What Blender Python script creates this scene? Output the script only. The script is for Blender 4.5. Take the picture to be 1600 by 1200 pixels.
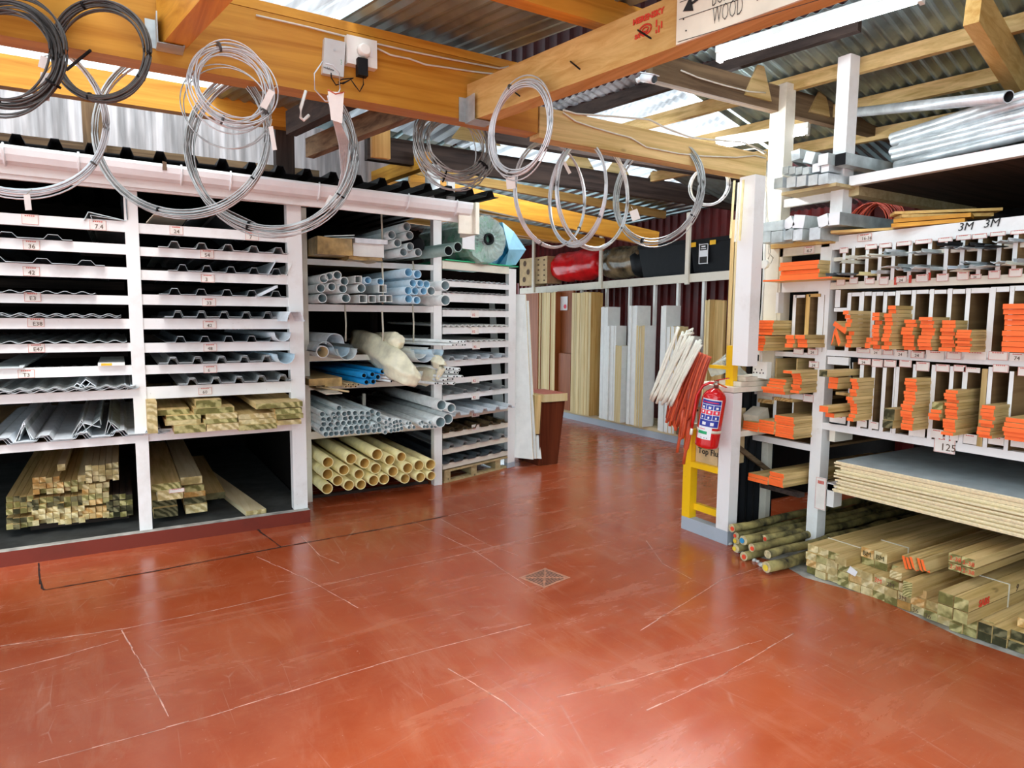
import bpy, bmesh, math, random
from mathutils import Vector, Matrix
random.seed(7)
S = bpy.context.scene
COL = S.collection
for o in list(bpy.data.objects): bpy.data.objects.remove(o)

# ------------------------------------------------------------------ camera
F = 1031.8; YAW, PITCH, ROLL = [math.radians(a) for a in (59.326, 5.689, -0.465)]; EYE = Vector((0, 0, 1.6))
FWD = Vector((math.cos(YAW)*math.cos(PITCH), math.sin(YAW)*math.cos(PITCH), -math.sin(PITCH)))
_r = Vector((math.sin(YAW), -math.cos(YAW), 0)); _d = FWD.cross(_r)
RT = _r*math.cos(ROLL) + _d*math.sin(ROLL); DN = _d*math.cos(ROLL) - _r*math.sin(ROLL)
cam = bpy.data.objects.new('camera', bpy.data.cameras.new('camera')); COL.objects.link(cam)
cam.data.sensor_width = 36; cam.data.lens = F/1600*36; cam.data.clip_end = 200; cam.data.clip_start = .02
m3 = Matrix((RT, -DN, -FWD)).transposed()
cam.matrix_world = Matrix.Translation(EYE) @ m3.to_4x4()
S.camera = cam
# ------------------------------------------------------------------ world, sun, exposure
w = bpy.data.worlds.new('sky'); S.world = w; w.use_nodes = True
bg = w.node_tree.nodes['Background']; bg.inputs[0].default_value = (.75, .91, 1, 1); bg.inputs[1].default_value = 2.75
S.view_settings.view_transform = 'Standard'; S.view_settings.look = 'None'
S.view_settings.exposure = 0.2; S.view_settings.gamma = 1; S.view_settings.use_curve_mapping = False
sun = bpy.data.objects.new('sun', bpy.data.lights.new('sun', 'SUN')); COL.objects.link(sun)
sun.data.energy = 3.2; sun.data.angle = .5; sun.data.color = (1, .97, .93)
sun.rotation_euler = Vector((0.06, .50, -.86)).to_track_quat('-Z', 'Y').to_euler()

# ------------------------------------------------------------------ rays: measured points of the place
def ray(x, y): return RT*((x-800)/F) + DN*((y-600)/F) + FWD
def on(x, y, ax, v):
    q = ray(x, y); return EYE + q*((v-EYE[ax])/q[ax])
def X(x, y, v): return on(x, y, 0, v)
def Y(x, y, v): return on(x, y, 1, v)
def Z(x, y, v=0): return on(x, y, 2, v)
def onp(x, y, P, n):
    q = ray(x, y); return EYE + q*((P-EYE).dot(n)/q.dot(n))
def pxm(P): return (P-EYE).dot(FWD)/F      # metres per pixel at P

# ------------------------------------------------------------------ materials
MAT = {}
def _new(name):
    m = bpy.data.materials.new(name); m.use_nodes = True; MAT[name] = m
    return m, m.node_tree.nodes, m.node_tree.links, m.node_tree.nodes['Principled BSDF']
def _coords(N, L, scale, rnd=True):
    tc = N.new('ShaderNodeTexCoord'); mp = N.new('ShaderNodeMapping'); mp.inputs['Scale'].default_value = scale
    if rnd:
        oi = N.new('ShaderNodeObjectInfo'); ml = N.new('ShaderNodeMath'); ml.operation = 'MULTIPLY'; ml.inputs[1].default_value = 37
        L.new(oi.outputs['Random'], ml.inputs[0]); ad = N.new('ShaderNodeVectorMath'); ad.operation = 'ADD'
        L.new(tc.outputs['Object'], ad.inputs[0]); L.new(ml.outputs[0], ad.inputs[1]); L.new(ad.outputs[0], mp.inputs['Vector'])
    else: L.new(tc.outputs['Object'], mp.inputs['Vector'])
    return mp
def _noise(N, L, mp, scale, detail=3, rough=.55, dist=0):
    n = N.new('ShaderNodeTexNoise'); n.inputs['Scale'].default_value = scale; n.inputs['Detail'].default_value = detail
    n.inputs['Roughness'].default_value = rough; n.inputs['Distortion'].default_value = dist; L.new(mp.outputs[0], n.inputs['Vector']); return n
def _ramp(N, L, src, stops):
    r = N.new('ShaderNodeValToRGB'); e = r.color_ramp.elements
    while len(e) < len(stops): e.new(.5)
    for k, (p, c) in enumerate(stops): e[k].position = p; e[k].color = (*c, 1)
    L.new(src, r.inputs[0]); return r
def _mix(N, L, fac, a, b, mode='MIX'):
    m = N.new('ShaderNodeMix'); m.data_type = 'RGBA'; m.blend_type = mode
    if isinstance(fac, float): m.inputs[0].default_value = fac
    else: L.new(fac, m.inputs[0])
    for i, s in ((6, a), (7, b)):
        if isinstance(s, tuple): m.inputs[i].default_value = (*s, 1)
        else: L.new(s, m.inputs[i])
    return m.outputs[2]
def _bump(N, L, B, src, st=.2, d=.004):
    b = N.new('ShaderNodeBump'); b.inputs['Strength'].default_value = st; b.inputs['Distance'].default_value = d
    L.new(src, b.inputs['Height']); L.new(b.outputs[0], B.inputs['Normal'])
def plain(name, c, rough=.5, metal=0, spec=.5, vary=.08, scale=12, bump=0, coat=0, alpha=1, trans=0):
    m, N, L, B = _new(name); mp = _coords(N, L, (1, 1, 1)); n = _noise(N, L, mp, scale, 4)
    lo = tuple(max(0, v*(1-vary*2)) for v in c); hi = tuple(min(1, v*(1+vary)) for v in c)
    r = _ramp(N, L, n.outputs[0], [(.3, lo), (.65, hi)]); L.new(r.outputs[0], B.inputs['Base Color'])
    B.inputs['Roughness'].default_value = rough; B.inputs['Metallic'].default_value = metal; B.inputs['Specular IOR Level'].default_value = spec
    B.inputs['Coat Weight'].default_value = coat; B.inputs['Alpha'].default_value = alpha; B.inputs['Transmission Weight'].default_value = trans
    if bump: _bump(N, L, B, n.outputs[0], bump)
    return m
def wood(name, c1, c2, axis, rough=.6, knots=True, tone=.25, grain=26):
    m, N, L, B = _new(name); sc = [1, 1, 1]; sc['xyz'.index(axis)] = .05
    mp = _coords(N, L, tuple(sc)); n = _noise(N, L, mp, grain, 5, .6, .6); n2 = _noise(N, L, mp, grain/5, 2)
    r = _ramp(N, L, n.outputs[0], [(.32, c1), (.62, c2)])
    dark = tuple(v*.62 for v in c1)
    r2 = _ramp(N, L, n2.outputs[0], [(.35, (0, 0, 0)), (.75, (1, 1, 1))])
    ml = N.new('ShaderNodeMath'); ml.operation = 'MULTIPLY'; ml.inputs[1].default_value = tone*1.6; L.new(r2.outputs[0], ml.inputs[0])
    col = _mix(N, L, ml.outputs[0], r.outputs[0], dark)
    if knots:
        mk = _coords(N, L, tuple([1 if k != 'xyz'.index(axis) else .45 for k in range(3)]))
        v = N.new('ShaderNodeTexVoronoi'); v.inputs['Scale'].default_value = 4.5; L.new(mk.outputs[0], v.inputs['Vector'])
        rk = _ramp(N, L, v.outputs['Distance'], [(.02, (1, 1, 1)), (.07, (0, 0, 0))]); col = _mix(N, L, rk.outputs[0], col, tuple(v*.3 for v in c1))
    oi = N.new('ShaderNodeObjectInfo'); rr = _ramp(N, L, oi.outputs['Random'], [(0, (.78, .78, .8)), (1, (1.0, 1.0, 1.0))])
    col = _mix(N, L, 1.0, col, rr.outputs[0], 'MULTIPLY')
    L.new(col, B.inputs['Base Color']); B.inputs['Roughness'].default_value = rough; B.inputs['Specular IOR Level'].default_value = .25
    _bump(N, L, B, n.outputs[0], .25, .002); return m
def painted(name, c, dirt, rough=.5, amt=.5, scale=3.5):
    m, N, L, B = _new(name); mp = _coords(N, L, (1, 1, 1)); n = _noise(N, L, mp, scale, 6, .65); n2 = _noise(N, L, mp, scale*14, 3)
    r = _ramp(N, L, n.outputs[0], [(.52, (0, 0, 0)), (.78, (1, 1, 1))]); ml = N.new('ShaderNodeMath'); ml.operation = 'MULTIPLY'; ml.inputs[1].default_value = amt
    L.new(r.outputs[0], ml.inputs[0]); col = _mix(N, L, ml.outputs[0], c, dirt)
    r3 = _ramp(N, L, n2.outputs[0], [(.72, (0, 0, 0)), (.78, (1, 1, 1))]); m3_ = N.new('ShaderNodeMath'); m3_.operation = 'MULTIPLY'; m3_.inputs[1].default_value = .45
    L.new(r3.outputs[0], m3_.inputs[0]); col = _mix(N, L, m3_.outputs[0], col, tuple(v*.5 for v in dirt))
    L.new(col, B.inputs['Base Color']); B.inputs['Roughness'].default_value = rough; _bump(N, L, B, n2.outputs[0], .12, .002); return m
painted('white_paint', (.86, .84, .82), (.5, .42, .34), .45, .38)
painted('cream_paint', (.80, .74, .62), (.42, .34, .24), .5, .5)
painted('yellow_paint', (.95, .56, .01), (.7, .35, .03), .35, .3)
painted('grey_paint', (.42, .47, .53), (.3, .3, .3), .5, .3)
painted('orange_paint', (1.0, .16, .025), (.75, .10, .02), .6, .55, 14)
painted('red_paint', (.17, .018, .006), (.07, .01, .004), .5, .5)
for ax in 'xyz':
    wood('pine_'+ax, (.66, .36, .09), (.90, .60, .22), ax)
    wood('glulam_'+ax, (.55, .21, .015), (.86, .42, .055), ax, .42, grain=18)
    wood('treated_'+ax, (.53, .35, .11), (.88, .63, .29), ax)
    wood('darkwood_'+ax, (.022, .014, .012), (.07, .045, .035), ax, .75, False)
    wood('oldwood_'+ax, (.10, .06, .035), (.30, .20, .11), ax, .8)
    wood('ply_'+ax, (.20, .11, .045), (.34, .21, .09), ax, .8, False, grain=12)
wood('mahogany_z', (.075, .014, .006), (.19, .045, .018), 'z', .35, False, grain=14)
wood('meranti_z', (.30, .075, .018), (.44, .13, .035), 'z', .45, False)
wood('palepine_x', (.72, .55, .28), (.9, .76, .48), 'x', .6, False)
wood('palepine_z', (.76, .56, .24), (.95, .78, .44), 'z', .6, False)
wood('palepine_y', (.72, .55, .28), (.9, .76, .48), 'y', .6, False)
wood('grip_wood', (.5, .36, .16), (.7, .55, .3), 'y')
def endgrain(name, c1, c2, sc=34):
    m, N, L, B = _new(name); tc = N.new('ShaderNodeTexCoord'); oi = N.new('ShaderNodeObjectInfo'); ml = N.new('ShaderNodeMath'); ml.operation = 'MULTIPLY'; ml.inputs[1].default_value = .16
    L.new(oi.outputs['Random'], ml.inputs[0]); ad = N.new('ShaderNodeVectorMath'); ad.operation = 'ADD'; L.new(tc.outputs['Object'], ad.inputs[0]); L.new(ml.outputs[0], ad.inputs[1])
    wv = N.new('ShaderNodeTexWave'); wv.wave_type = 'RINGS'; wv.rings_direction = 'SPHERICAL'; wv.inputs['Scale'].default_value = sc; wv.inputs['Distortion'].default_value = 3; wv.inputs['Detail'].default_value = 2; wv.inputs['Detail Scale'].default_value = .6
    L.new(ad.outputs[0], wv.inputs['Vector']); n = N.new('ShaderNodeTexNoise'); n.inputs['Scale'].default_value = 30; L.new(ad.outputs[0], n.inputs['Vector'])
    r = _ramp(N, L, wv.outputs[0], [(.25, c1), (.75, c2)]); r2 = _ramp(N, L, n.outputs[0], [(.4, (.72, .72, .70)), (.65, (1, 1, 1))]); r3 = _ramp(N, L, oi.outputs['Random'], [(0, (.8, .78, .7)), (1, (1.05, 1.05, 1.05))])
    c = _mix(N, L, 1.0, _mix(N, L, 1.0, r.outputs[0], r2.outputs[0], 'MULTIPLY'), r3.outputs[0], 'MULTIPLY'); L.new(c, B.inputs['Base Color']); B.inputs['Roughness'].default_value = .8; B.inputs['Specular IOR Level'].default_value = .2
endgrain('end_light', (.58, .44, .20), (.86, .72, .42)); endgrain('end_green', (.24, .21, .07), (.60, .52, .24))
endgrain('end_dark', (.06, .055, .025), (.22, .19, .10)); endgrain('end_pine', (.60, .32, .10), (.86, .58, .27))
plain('black', (.010, .010, .011), .6, spec=.15); plain('void_shade', (.011, .009, .008), .9, spec=.1)  # second one: shade of the rack interiors put in as near-black colour
plain('black_plastic', (.010, .011, .013), .5, spec=.12); plain('concrete', (.42, .40, .36), .85, vary=.25, scale=9, bump=.3)
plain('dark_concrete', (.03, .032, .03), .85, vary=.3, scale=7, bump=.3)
plain('galv', (.74, .79, .81), .34, .45, vary=.14, scale=10); plain('galv_dull', (.56, .62, .62), .45, .4, vary=.2, scale=7)
plain('galv_roof', (.32, .41, .42), .36, .7, vary=.25, scale=2.5); plain('wire', (.50, .51, .50), .35, .7, vary=.15); plain('wire_dark', (.10, .10, .095), .4, .3, vary=.2)
plain('wire_pale', (.74, .78, .80), .35, .4); plain('sheet_dark', (.16, .19, .21), .4, .5); plain('sheet_grey', (.58, .60, .60), .4, .5); plain('sheet_white', (.78, .82, .86), .35)
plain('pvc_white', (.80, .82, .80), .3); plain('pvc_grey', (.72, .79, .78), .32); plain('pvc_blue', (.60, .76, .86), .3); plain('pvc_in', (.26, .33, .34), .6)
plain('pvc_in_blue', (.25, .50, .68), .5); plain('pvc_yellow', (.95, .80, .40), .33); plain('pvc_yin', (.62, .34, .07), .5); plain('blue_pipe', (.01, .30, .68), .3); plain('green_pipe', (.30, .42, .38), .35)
plain('red_gloss', (.62, .006, .008), .16, coat=.6, vary=.03); plain('red_bag', (.75, .008, .012), .22, vary=.15, scale=6, bump=.4); plain('conduit_red', (.62, .09, .03), .35); plain('conduit_dark', (.36, .04, .015), .4)
plain('conduit_white', (.86, .85, .72), .35); plain('brass', (.45, .4, .32), .3, .9)
plain('cardboard', (.62, .45, .24), .8); plain('cardboard_pale', (.70, .62, .50), .8); plain('ink', (.015, .014, .013), .7, vary=0); plain('ink_brown', (.12, .07, .04), .8, vary=0)
plain('paper', (.86, .80, .74), .7, vary=.04); plain('tag_red', (.62, .07, .04), .7, vary=0); plain('label_blue', (.02, .04, .34), .4, vary=.05); plain('label_red', (.8, .02, .06), .4, vary=.05); plain('label_green', (.01, .38, .14), .4, vary=.05)
plain('label_white', (.86, .86, .87), .4, vary=.02); plain('label_yellow', (.9, .5, .02), .5); plain('router_white', (.62, .64, .62), .35, vary=.03); plain('socket_white', (.86, .86, .80), .3, vary=.03)
plain('cable_white', (.72, .68, .58), .5); plain('tape', (.78, .72, .58), .4); plain('brown_plastic', (.20, .14, .075), .16, vary=.5, scale=5, bump=.5)
plain('wrap_cream', (.88, .82, .60), .25, vary=.12, scale=9, bump=.6); plain('wrap_brown', (.45, .30, .12), .3, vary=.3, scale=9, bump=.6); plain('blue_sheet', (.30, .62, .80), .35, vary=.12, scale=5)
plain('blue_net', (.02, .22, .36), .4, vary=.4, scale=20); plain('green_sheet', (.02, .42, .18), .5); plain('pole_bark', (.24, .19, .065), .75, vary=.6, scale=9, bump=.5); plain('pole_end', (.62, .50, .28), .8, vary=.2, scale=40)
plain('disc_red', (.85, .08, .03), .5, vary=0); plain('disc_blue', (.03, .28, .55), .5, vary=0); plain('disc_yellow', (.85, .6, .05), .5, vary=0)
plain('board_white', (.84, .84, .80), .4, vary=.03); plain('board_grey', (.48, .54, .56), .35, vary=.08); plain('board_core', (.88, .74, .47), .8, vary=.08, scale=60); plain('laminate_red', (.55, .13, .10), .4, vary=.1, scale=30)
plain('string', (.62, .56, .45), .8); plain('stone', (.62, .62, .58), .8, vary=.3, scale=20, bump=.4); plain('red_cladding', (.12, .006, .005), .45, vary=.12); plain('shaded_cladding', (.045, .006, .006), .6, vary=.2); plain('drain_iron', (.52, .22, .13), .5, vary=.2, scale=30)  # darker cladding: red cladding with the high wall's shade put into its colour
plain('sign_ply', (.84, .78, .62), .6, vary=.08, scale=5); plain('stamp_red', (.70, .05, .02), .7, vary=0); plain('lens', (.01, .01, .012), .1); plain('plastic_green', (.10, .30, .20), .4, vary=.3, scale=8)

def clear_film(name, c, alpha):
    m, N, L, B = _new(name); mp = _coords(N, L, (1, 1, 1)); n = _noise(N, L, mp, 8, 4)
    r = _ramp(N, L, n.outputs[0], [(.35, (alpha*.4,)*3), (.7, (alpha,)*3)]); L.new(r.outputs[0], B.inputs['Alpha'])
    B.inputs['Base Color'].default_value = (*c, 1); B.inputs['Roughness'].default_value = .15; _bump(N, L, B, n.outputs[0], .6, .01)
clear_film('film_clear', (.8, .9, .88), .55)
def translucent(name, c):
    m, N, L, B = _new(name); mp = _coords(N, L, (6, .4, .4), False); n = _noise(N, L, mp, 3, 5)
    r = _ramp(N, L, n.outputs[0], [(.35, tuple(v*.62 for v in c)), (.62, c)])
    t = N.new('ShaderNodeBsdfTranslucent'); L.new(r.outputs[0], t.inputs[0]); L.new(r.outputs[0], B.inputs['Base Color']); B.inputs['Roughness'].default_value = .6
    mx = N.new('ShaderNodeMixShader'); mx.inputs[0].default_value = .8; L.new(B.outputs[0], mx.inputs[1]); L.new(t.outputs[0], mx.inputs[2]); L.new(mx.outputs[0], N['Material Output'].inputs[0])
translucent('translucent_wall', (.92, .86, .85)); translucent('translucent_roof', (.97, .98, 1)); translucent('translucent_pink', (.85, .68, .64))
for nm, st in (('tube_light', 30), ('added_hall_glow', 150)):  # the stronger glow serves a lamp added to brighten the back hall
    m, N, L, B = _new(nm); B.inputs['Emission Color'].default_value = (.90, .95, 1, 1); B.inputs['Emission Strength'].default_value = st
def floor_mat():
    m, N, L, B = _new('floor_red'); mp = _coords(N, L, (1, 1, 1), False)
    n1 = _noise(N, L, mp, .55, 4, .5, .3); n2 = _noise(N, L, mp, 3.2, 9, .72, .5); n3 = _noise(N, L, mp, 55, 3)
    mp2 = _coords(N, L, (.5, 2.6, 1), False); mp2.inputs['Rotation'].default_value = (0, 0, .5); n4 = _noise(N, L, mp2, 2.2, 9, .7, .6)
    mp5 = _coords(N, L, (2.4, .5, 1), False); mp5.inputs['Rotation'].default_value = (0, 0, .3); n5 = _noise(N, L, mp5, 2.6, 9, .7, .6)
    base = _ramp(N, L, n1.outputs[0], [(.3, (.31, .046, .011)), (.7, (.45, .080, .024))])
    r2 = _ramp(N, L, n2.outputs[0], [(.40, (0, 0, 0)), (.95, (.5, .5, .5))]); c = _mix(N, L, r2.outputs[0], base.outputs[0], (.56, .17, .075))
    for nn in (n4, n5):
        r4 = _ramp(N, L, nn.outputs[0], [(.52, (0, 0, 0)), (.80, (.38, .38, .38))]); c = _mix(N, L, r4.outputs[0], c, (.62, .27, .155))
    r3 = _ramp(N, L, n3.outputs[0], [(.70, (0, 0, 0)), (.76, (.55, .55, .55))]); c = _mix(N, L, r3.outputs[0], c, (.72, .45, .33))
    for rot, sc, th in ((.4, 5, .006), (1.3, 4, .005), (2.3, 7, .006)):
        mq = _coords(N, L, (sc, .22*sc, 1), False); mq.inputs['Rotation'].default_value = (0, 0, rot)
        v = N.new('ShaderNodeTexVoronoi'); v.feature = 'DISTANCE_TO_EDGE'; v.inputs['Scale'].default_value = .6; L.new(mq.outputs[0], v.inputs['Vector'])
        nn = _noise(N, L, mq, 1.3, 3); rv = _ramp(N, L, v.outputs[0], [(0, (1, 1, 1)), (th, (0, 0, 0))]); rn = _ramp(N, L, nn.outputs[0], [(.55, (0, 0, 0)), (.68, (.38, .38, .38))])
        mm = _mix(N, L, 1.0, rv.outputs[0], rn.outputs[0], 'MULTIPLY'); c = _mix(N, L, mm, c, (.66, .36, .26))
    L.new(c, B.inputs['Base Color']); rr = _ramp(N, L, n4.outputs[0], [(.35, (.13,)*3), (.75, (.38,)*3)]); L.new(rr.outputs[0], B.inputs['Roughness'])
    B.inputs['Specular IOR Level'].default_value = .9; _bump(N, L, B, n2.outputs[0], .12, .012)
floor_mat()
plain('joint_light', (.70, .38, .29), .6, vary=.3, scale=25); plain('joint_dark', (.02, .006, .004), .8)

# ------------------------------------------------------------------ mesh collector
class MB:
    def __init__(s): s.v = []; s.f = []; s.m = []; s.sm = []
    def face(s, idx, m=0, sm=False): s.f.append(idx); s.m.append(m); s.sm.append(sm)
    def add(s, pts): k = len(s.v); s.v += [tuple(p) for p in pts]; return k
    def hexa(s, p, m=0, fm=None):     # p: 8 points, bottom 4 ccw then top 4; faces: bottom top -y +x +y -x
        k = s.add(p); fm = fm or {}
        for n, f in (('bottom', (3, 2, 1, 0)), ('top', (4, 5, 6, 7)), ('-y', (0, 1, 5, 4)), ('+x', (1, 2, 6, 5)), ('+y', (2, 3, 7, 6)), ('-x', (3, 0, 4, 7))):
            s.face([k+i for i in f], fm.get(n, m))
        return s
    def box(s, x0, x1, y0, y1, z0, z1, m=0, fm=None):
        x0, x1 = sorted((x0, x1)); y0, y1 = sorted((y0, y1)); z0, z1 = sorted((z0, z1))
        return s.hexa([(x0, y0, z0), (x1, y0, z0), (x1, y1, z0), (x0, y1, z0), (x0, y0, z1), (x1, y0, z1), (x1, y1, z1), (x0, y1, z1)], m, fm)
    def beam(s, a, b, w, h, m=0, up=Vector((0, 0, 1)), fm=None):   # a->b along centre of bottom face; w sideways, h along up
        a, b = Vector(a), Vector(b); d = (b-a).normalized(); sd = d.cross(up).normalized()*(w/2); u = sd.cross(d).normalized()*h
        return s.hexa([a+sd, b+sd, b-sd, a-sd, a+sd+u, b+sd+u, b-sd+u, a-sd+u], m, fm)
    def tube(s, path, r, n=8, m=0, closed=False, caps=True, mc=None):
        P = [Vector(p) for p in path]; rings = []; up = Vector((.013, .021, 1))
        N_ = len(P)
        for i, p in enumerate(P):
            t = (P[(i+1) % N_]-P[i-1]) if closed else (P[min(i+1, N_-1)]-P[max(i-1, 0)])
            t.normalize(); a = t.cross(up)
            if a.length < .05: a = t.cross(Vector((1, 0, 0)))
            a.normalize(); b = t.cross(a); rr = r[i] if isinstance(r, (list, tuple)) else r
            rings.append(s.add([p + (a*math.cos(q)+b*math.sin(q))*rr for q in [2*math.pi*j/n for j in range(n)]]))
        for i in range(N_ if closed else N_-1):
            A, B_ = rings[i], rings[(i+1) % N_]
            for j in range(n): s.face([A+j, A+(j+1) % n, B_+(j+1) % n, B_+j], m, True)
        if caps and not closed:
            s.face([rings[0]+j for j in reversed(range(n))], m if mc is None else mc); s.face([rings[-1]+j for j in range(n)], m if mc is None else mc)
        return s
    def pipe(s, p0, p1, ro, ri, n=20, m=0, mi=1):
        p0, p1 = Vector(p0), Vector(p1); t = (p1-p0).normalized(); a = t.cross(Vector((0, 0, 1))).normalized(); b = t.cross(a); R = []
        for p, r in ((p0, ro), (p1, ro), (p1, ri), (p0, ri)):
            R.append(s.add([p+(a*math.cos(q)+b*math.sin(q))*r for q in [2*math.pi*j/n for j in range(n)]]))
        for (A, B_, mm, sm) in ((R[0], R[1], m, True), (R[1], R[2], m, False), (R[2], R[3], mi, True), (R[3], R[0], m, False)):
            for j in range(n): s.face([A+j, B_+j, B_+(j+1) % n, A+(j+1) % n], mm, sm)
        return s
    def prism(s, poly, fn, a, b, m=0, mc=None, sm=False):      # poly of 2d points, fn(u,v,w)->3d, w from a to b
        n = len(poly); A = s.add([fn(u, v, a) for u, v in poly]); B_ = s.add([fn(u, v, b) for u, v in poly])
        for j in range(n): s.face([A+j, A+(j+1) % n, B_+(j+1) % n, B_+j], m, sm)
        s.face([A+j for j in reversed(range(n))], m if mc is None else mc); s.face([B_+j for j in range(n)], m if mc is None else mc); return s
    def sheet(s, prof, t, fn, a, b, m=0, me=None):   # open profile [(u,v)], thickness t downward, from w=a to b
        n = len(prof); g = []
        for w in (a, b):
            g.append(s.add([fn(u, v, w) for u, v in prof])); g.append(s.add([fn(u, v-t, w) for u, v in prof]))
        me = m if me is None else me
        for j in range(n-1):
            s.face([g[0]+j, g[2]+j, g[2]+j+1, g[0]+j+1], m); s.face([g[1]+j, g[1]+j+1, g[3]+j+1, g[3]+j], m)
            s.face([g[0]+j, g[0]+j+1, g[1]+j+1, g[1]+j], me); s.face([g[2]+j, g[3]+j, g[3]+j+1, g[2]+j+1], me)
        for j in (0, n-1): s.face([g[0]+j, g[1]+j, g[3]+j, g[2]+j], me)
        return s
    def quad(s, pts, m=0): k = s.add(pts); s.face([k, k+1, k+2, k+3][:len(pts)], m); return s
    def lathe(s, prof, o, n=24, m=0, ax=None):   # prof [(r,h)] round axis ax from o
        o = Vector(o); ax = Vector(ax or (0, 0, 1)).normalized(); a = ax.cross(Vector((0, 1, 0)))
        if a.length < .1: a = ax.cross(Vector((1, 0, 0)))
        a.normalize(); b = ax.cross(a); R = []
        for r, h in prof: R.append(s.add([o+ax*h+(a*math.cos(q)+b*math.sin(q))*r for q in [2*math.pi*j/n for j in range(n)]]))
        for i in range(len(R)-1):
            mm = m[i] if isinstance(m, list) else m
            for j in range(n): s.face([R[i]+j, R[i]+(j+1) % n, R[i+1]+(j+1) % n, R[i+1]+j], mm, True)
        mm = m[0] if isinstance(m, list) else m
        s.face([R[0]+j for j in reversed(range(n))], mm); s.face([R[-1]+j for j in range(n)], m[-1] if isinstance(m, list) else m); return s
    def jig(s, amp, sc=6):
        from mathutils import noise
        s.v = [tuple(Vector(p)+noise.noise_vector(Vector(p)*sc)*amp) for p in s.v]; return s
    def build(s, name, mats, parent=None, **kw):
        if isinstance(mats, str): mats = [mats]
        xs, ys, zs = zip(*s.v); org = Vector(((min(xs)+max(xs))/2, (min(ys)+max(ys))/2, min(zs)))
        me = bpy.data.meshes.new(name); me.from_pydata([(a-org.x, b-org.y, c-org.z) for a, b, c in s.v], [], s.f)
        for q in mats: me.materials.append(MAT[q])
        me.polygons.foreach_set('material_index', s.m); me.polygons.foreach_set('use_smooth', s.sm)
        bm = bmesh.new(); bm.from_mesh(me); bmesh.ops.recalc_face_normals(bm, faces=bm.faces); bm.to_mesh(me); bm.free()
        me.update(); o = bpy.data.objects.new(name, me); COL.objects.link(o)
        W[o.name] = org; o.location = org
        if parent: o.parent = parent; o.location = org - W[parent.name]
        tag(o, **kw); return o
W = {}
def tag(o, label=None, cat=None, group=None, kind=None):
    if label: o['label'] = label
    if cat: o['category'] = cat
    if group: o['group'] = group
    if kind: o['kind'] = kind
    return o
def empty(name, loc, label, cat, group=None):
    o = bpy.data.objects.new(name, None); COL.objects.link(o); o.location = loc; W[o.name] = Vector(loc); o.empty_display_size = .1
    return tag(o, label, cat, group)
def twin(o, d, label=None):           # copy of a single-mesh thing moved by d
    c = o.copy(); COL.objects.link(c); c.location = o.location+Vector(d); W[c.name] = W[o.name]+Vector(d)
    if label: c['label'] = label
    return c
def lettering(txt, org, right, up, size, mat, parent, name='lettering', align='LEFT', shear=0, bold=0.0, xs=1.0):
    cu = bpy.data.curves.new('t', 'FONT'); cu.body = txt; cu.size = size; cu.align_x = align; cu.extrude = .0006; cu.resolution_u = 2; cu.shear = shear; cu.offset = bold
    t = bpy.data.objects.new('t', cu); COL.objects.link(t); dg = bpy.context.evaluated_depsgraph_get()
    me = bpy.data.meshes.new_from_object(t.evaluated_get(dg)); bpy.data.objects.remove(t)
    right, up = Vector(right).normalized(), Vector(up); up = (up-right*up.dot(right)).normalized(); nn = right.cross(up)
    M = Matrix((right, up, nn)).transposed(); mb = MB(); org = Vector(org)+nn*.0015
    mb.v = [tuple(org+M @ Vector((v.co.x*xs, v.co.y, v.co.z))) for v in me.vertices]
    for p in me.polygons: mb.face(list(p.vertices))
    bpy.data.meshes.remove(me)
    if mb.v: return mb.build(name, mat, parent)
ORD = ['zeroth', 'first', 'second', 'third', 'fourth', 'fifth', 'sixth', 'seventh', 'eighth', 'ninth', 'tenth', 'eleventh', 'twelfth', 'thirteenth', 'fourteenth', 'fifteenth', 'sixteenth', 'seventeenth', 'eighteenth', 'nineteenth', 'twentieth']
def nth(k): return ORD[k] if k < len(ORD) else '%dth' % k
def struct(name, mb, mats): return mb.build(name, mats, kind='structure')
rnd = random.uniform

# ================================================================== THE SETTING
fl = struct('floor', MB().quad([(-9, -7, 0), (3.72, -7, 0), (3.72, 2.0, 0), (3.7, 2.72, 0), (3.95, 3.0, 0), (4.4, 3.2, 0), (9, 3.4, 0), (9, 12, 0), (-9, 12, 0)]), 'floor_red')
fl.data.clear_geometry(); fl.data.from_pydata([tuple(Vector(p)-W[fl.name]) for p in [(-9, -7, 0), (3.68, -7, 0), (3.66, 1.2, 0), (3.62, 1.6, 0), (3.72, 2.1, 0), (3.62, 2.5, 0), (3.70, 2.75, 0), (3.62, 3.0, 0), (3.72, 3.15, 0), (4.4, 3.3, 0), (9, 3.4, 0), (9, 12, 0), (-9, 12, 0)]], [], [list(range(13))]); fl.data.materials.clear(); fl.data.materials.append(MAT['floor_red'])
struct('floor', MB().quad([(3.3, -7, -.004), (9, -7, -.004), (9, 3.6, -.004), (3.3, 3.6, -.004)]), 'concrete')
def floor_line(pts, wd, mat, name='painted_joint', z=.0008):
    mb = MB(); P = [Z(x, y) for x, y in pts]; Q = []
    for a, b in zip(P, P[1:]):
        k = max(2, int((b-a).length/.08)); Q += [a.lerp(b, i/k) for i in range(k)]
    Q.append(P[-1])
    for i in range(len(Q)-1):
        d = (Q[i+1]-Q[i]).normalized(); n = Vector((-d.y, d.x, 0)); w0, w1 = wd*rnd(.3, 1), wd*rnd(.3, 1)
        j = n*rnd(-.003, .003); mb.quad([Q[i]+n*w0+j+Vector((0, 0, z)), Q[i+1]+n*w1+j+Vector((0, 0, z)), Q[i+1]-n*w1+j+Vector((0, 0, z)), Q[i]-n*w0+j+Vector((0, 0, z))])
    return mb.build(name, mat, fl)
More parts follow.
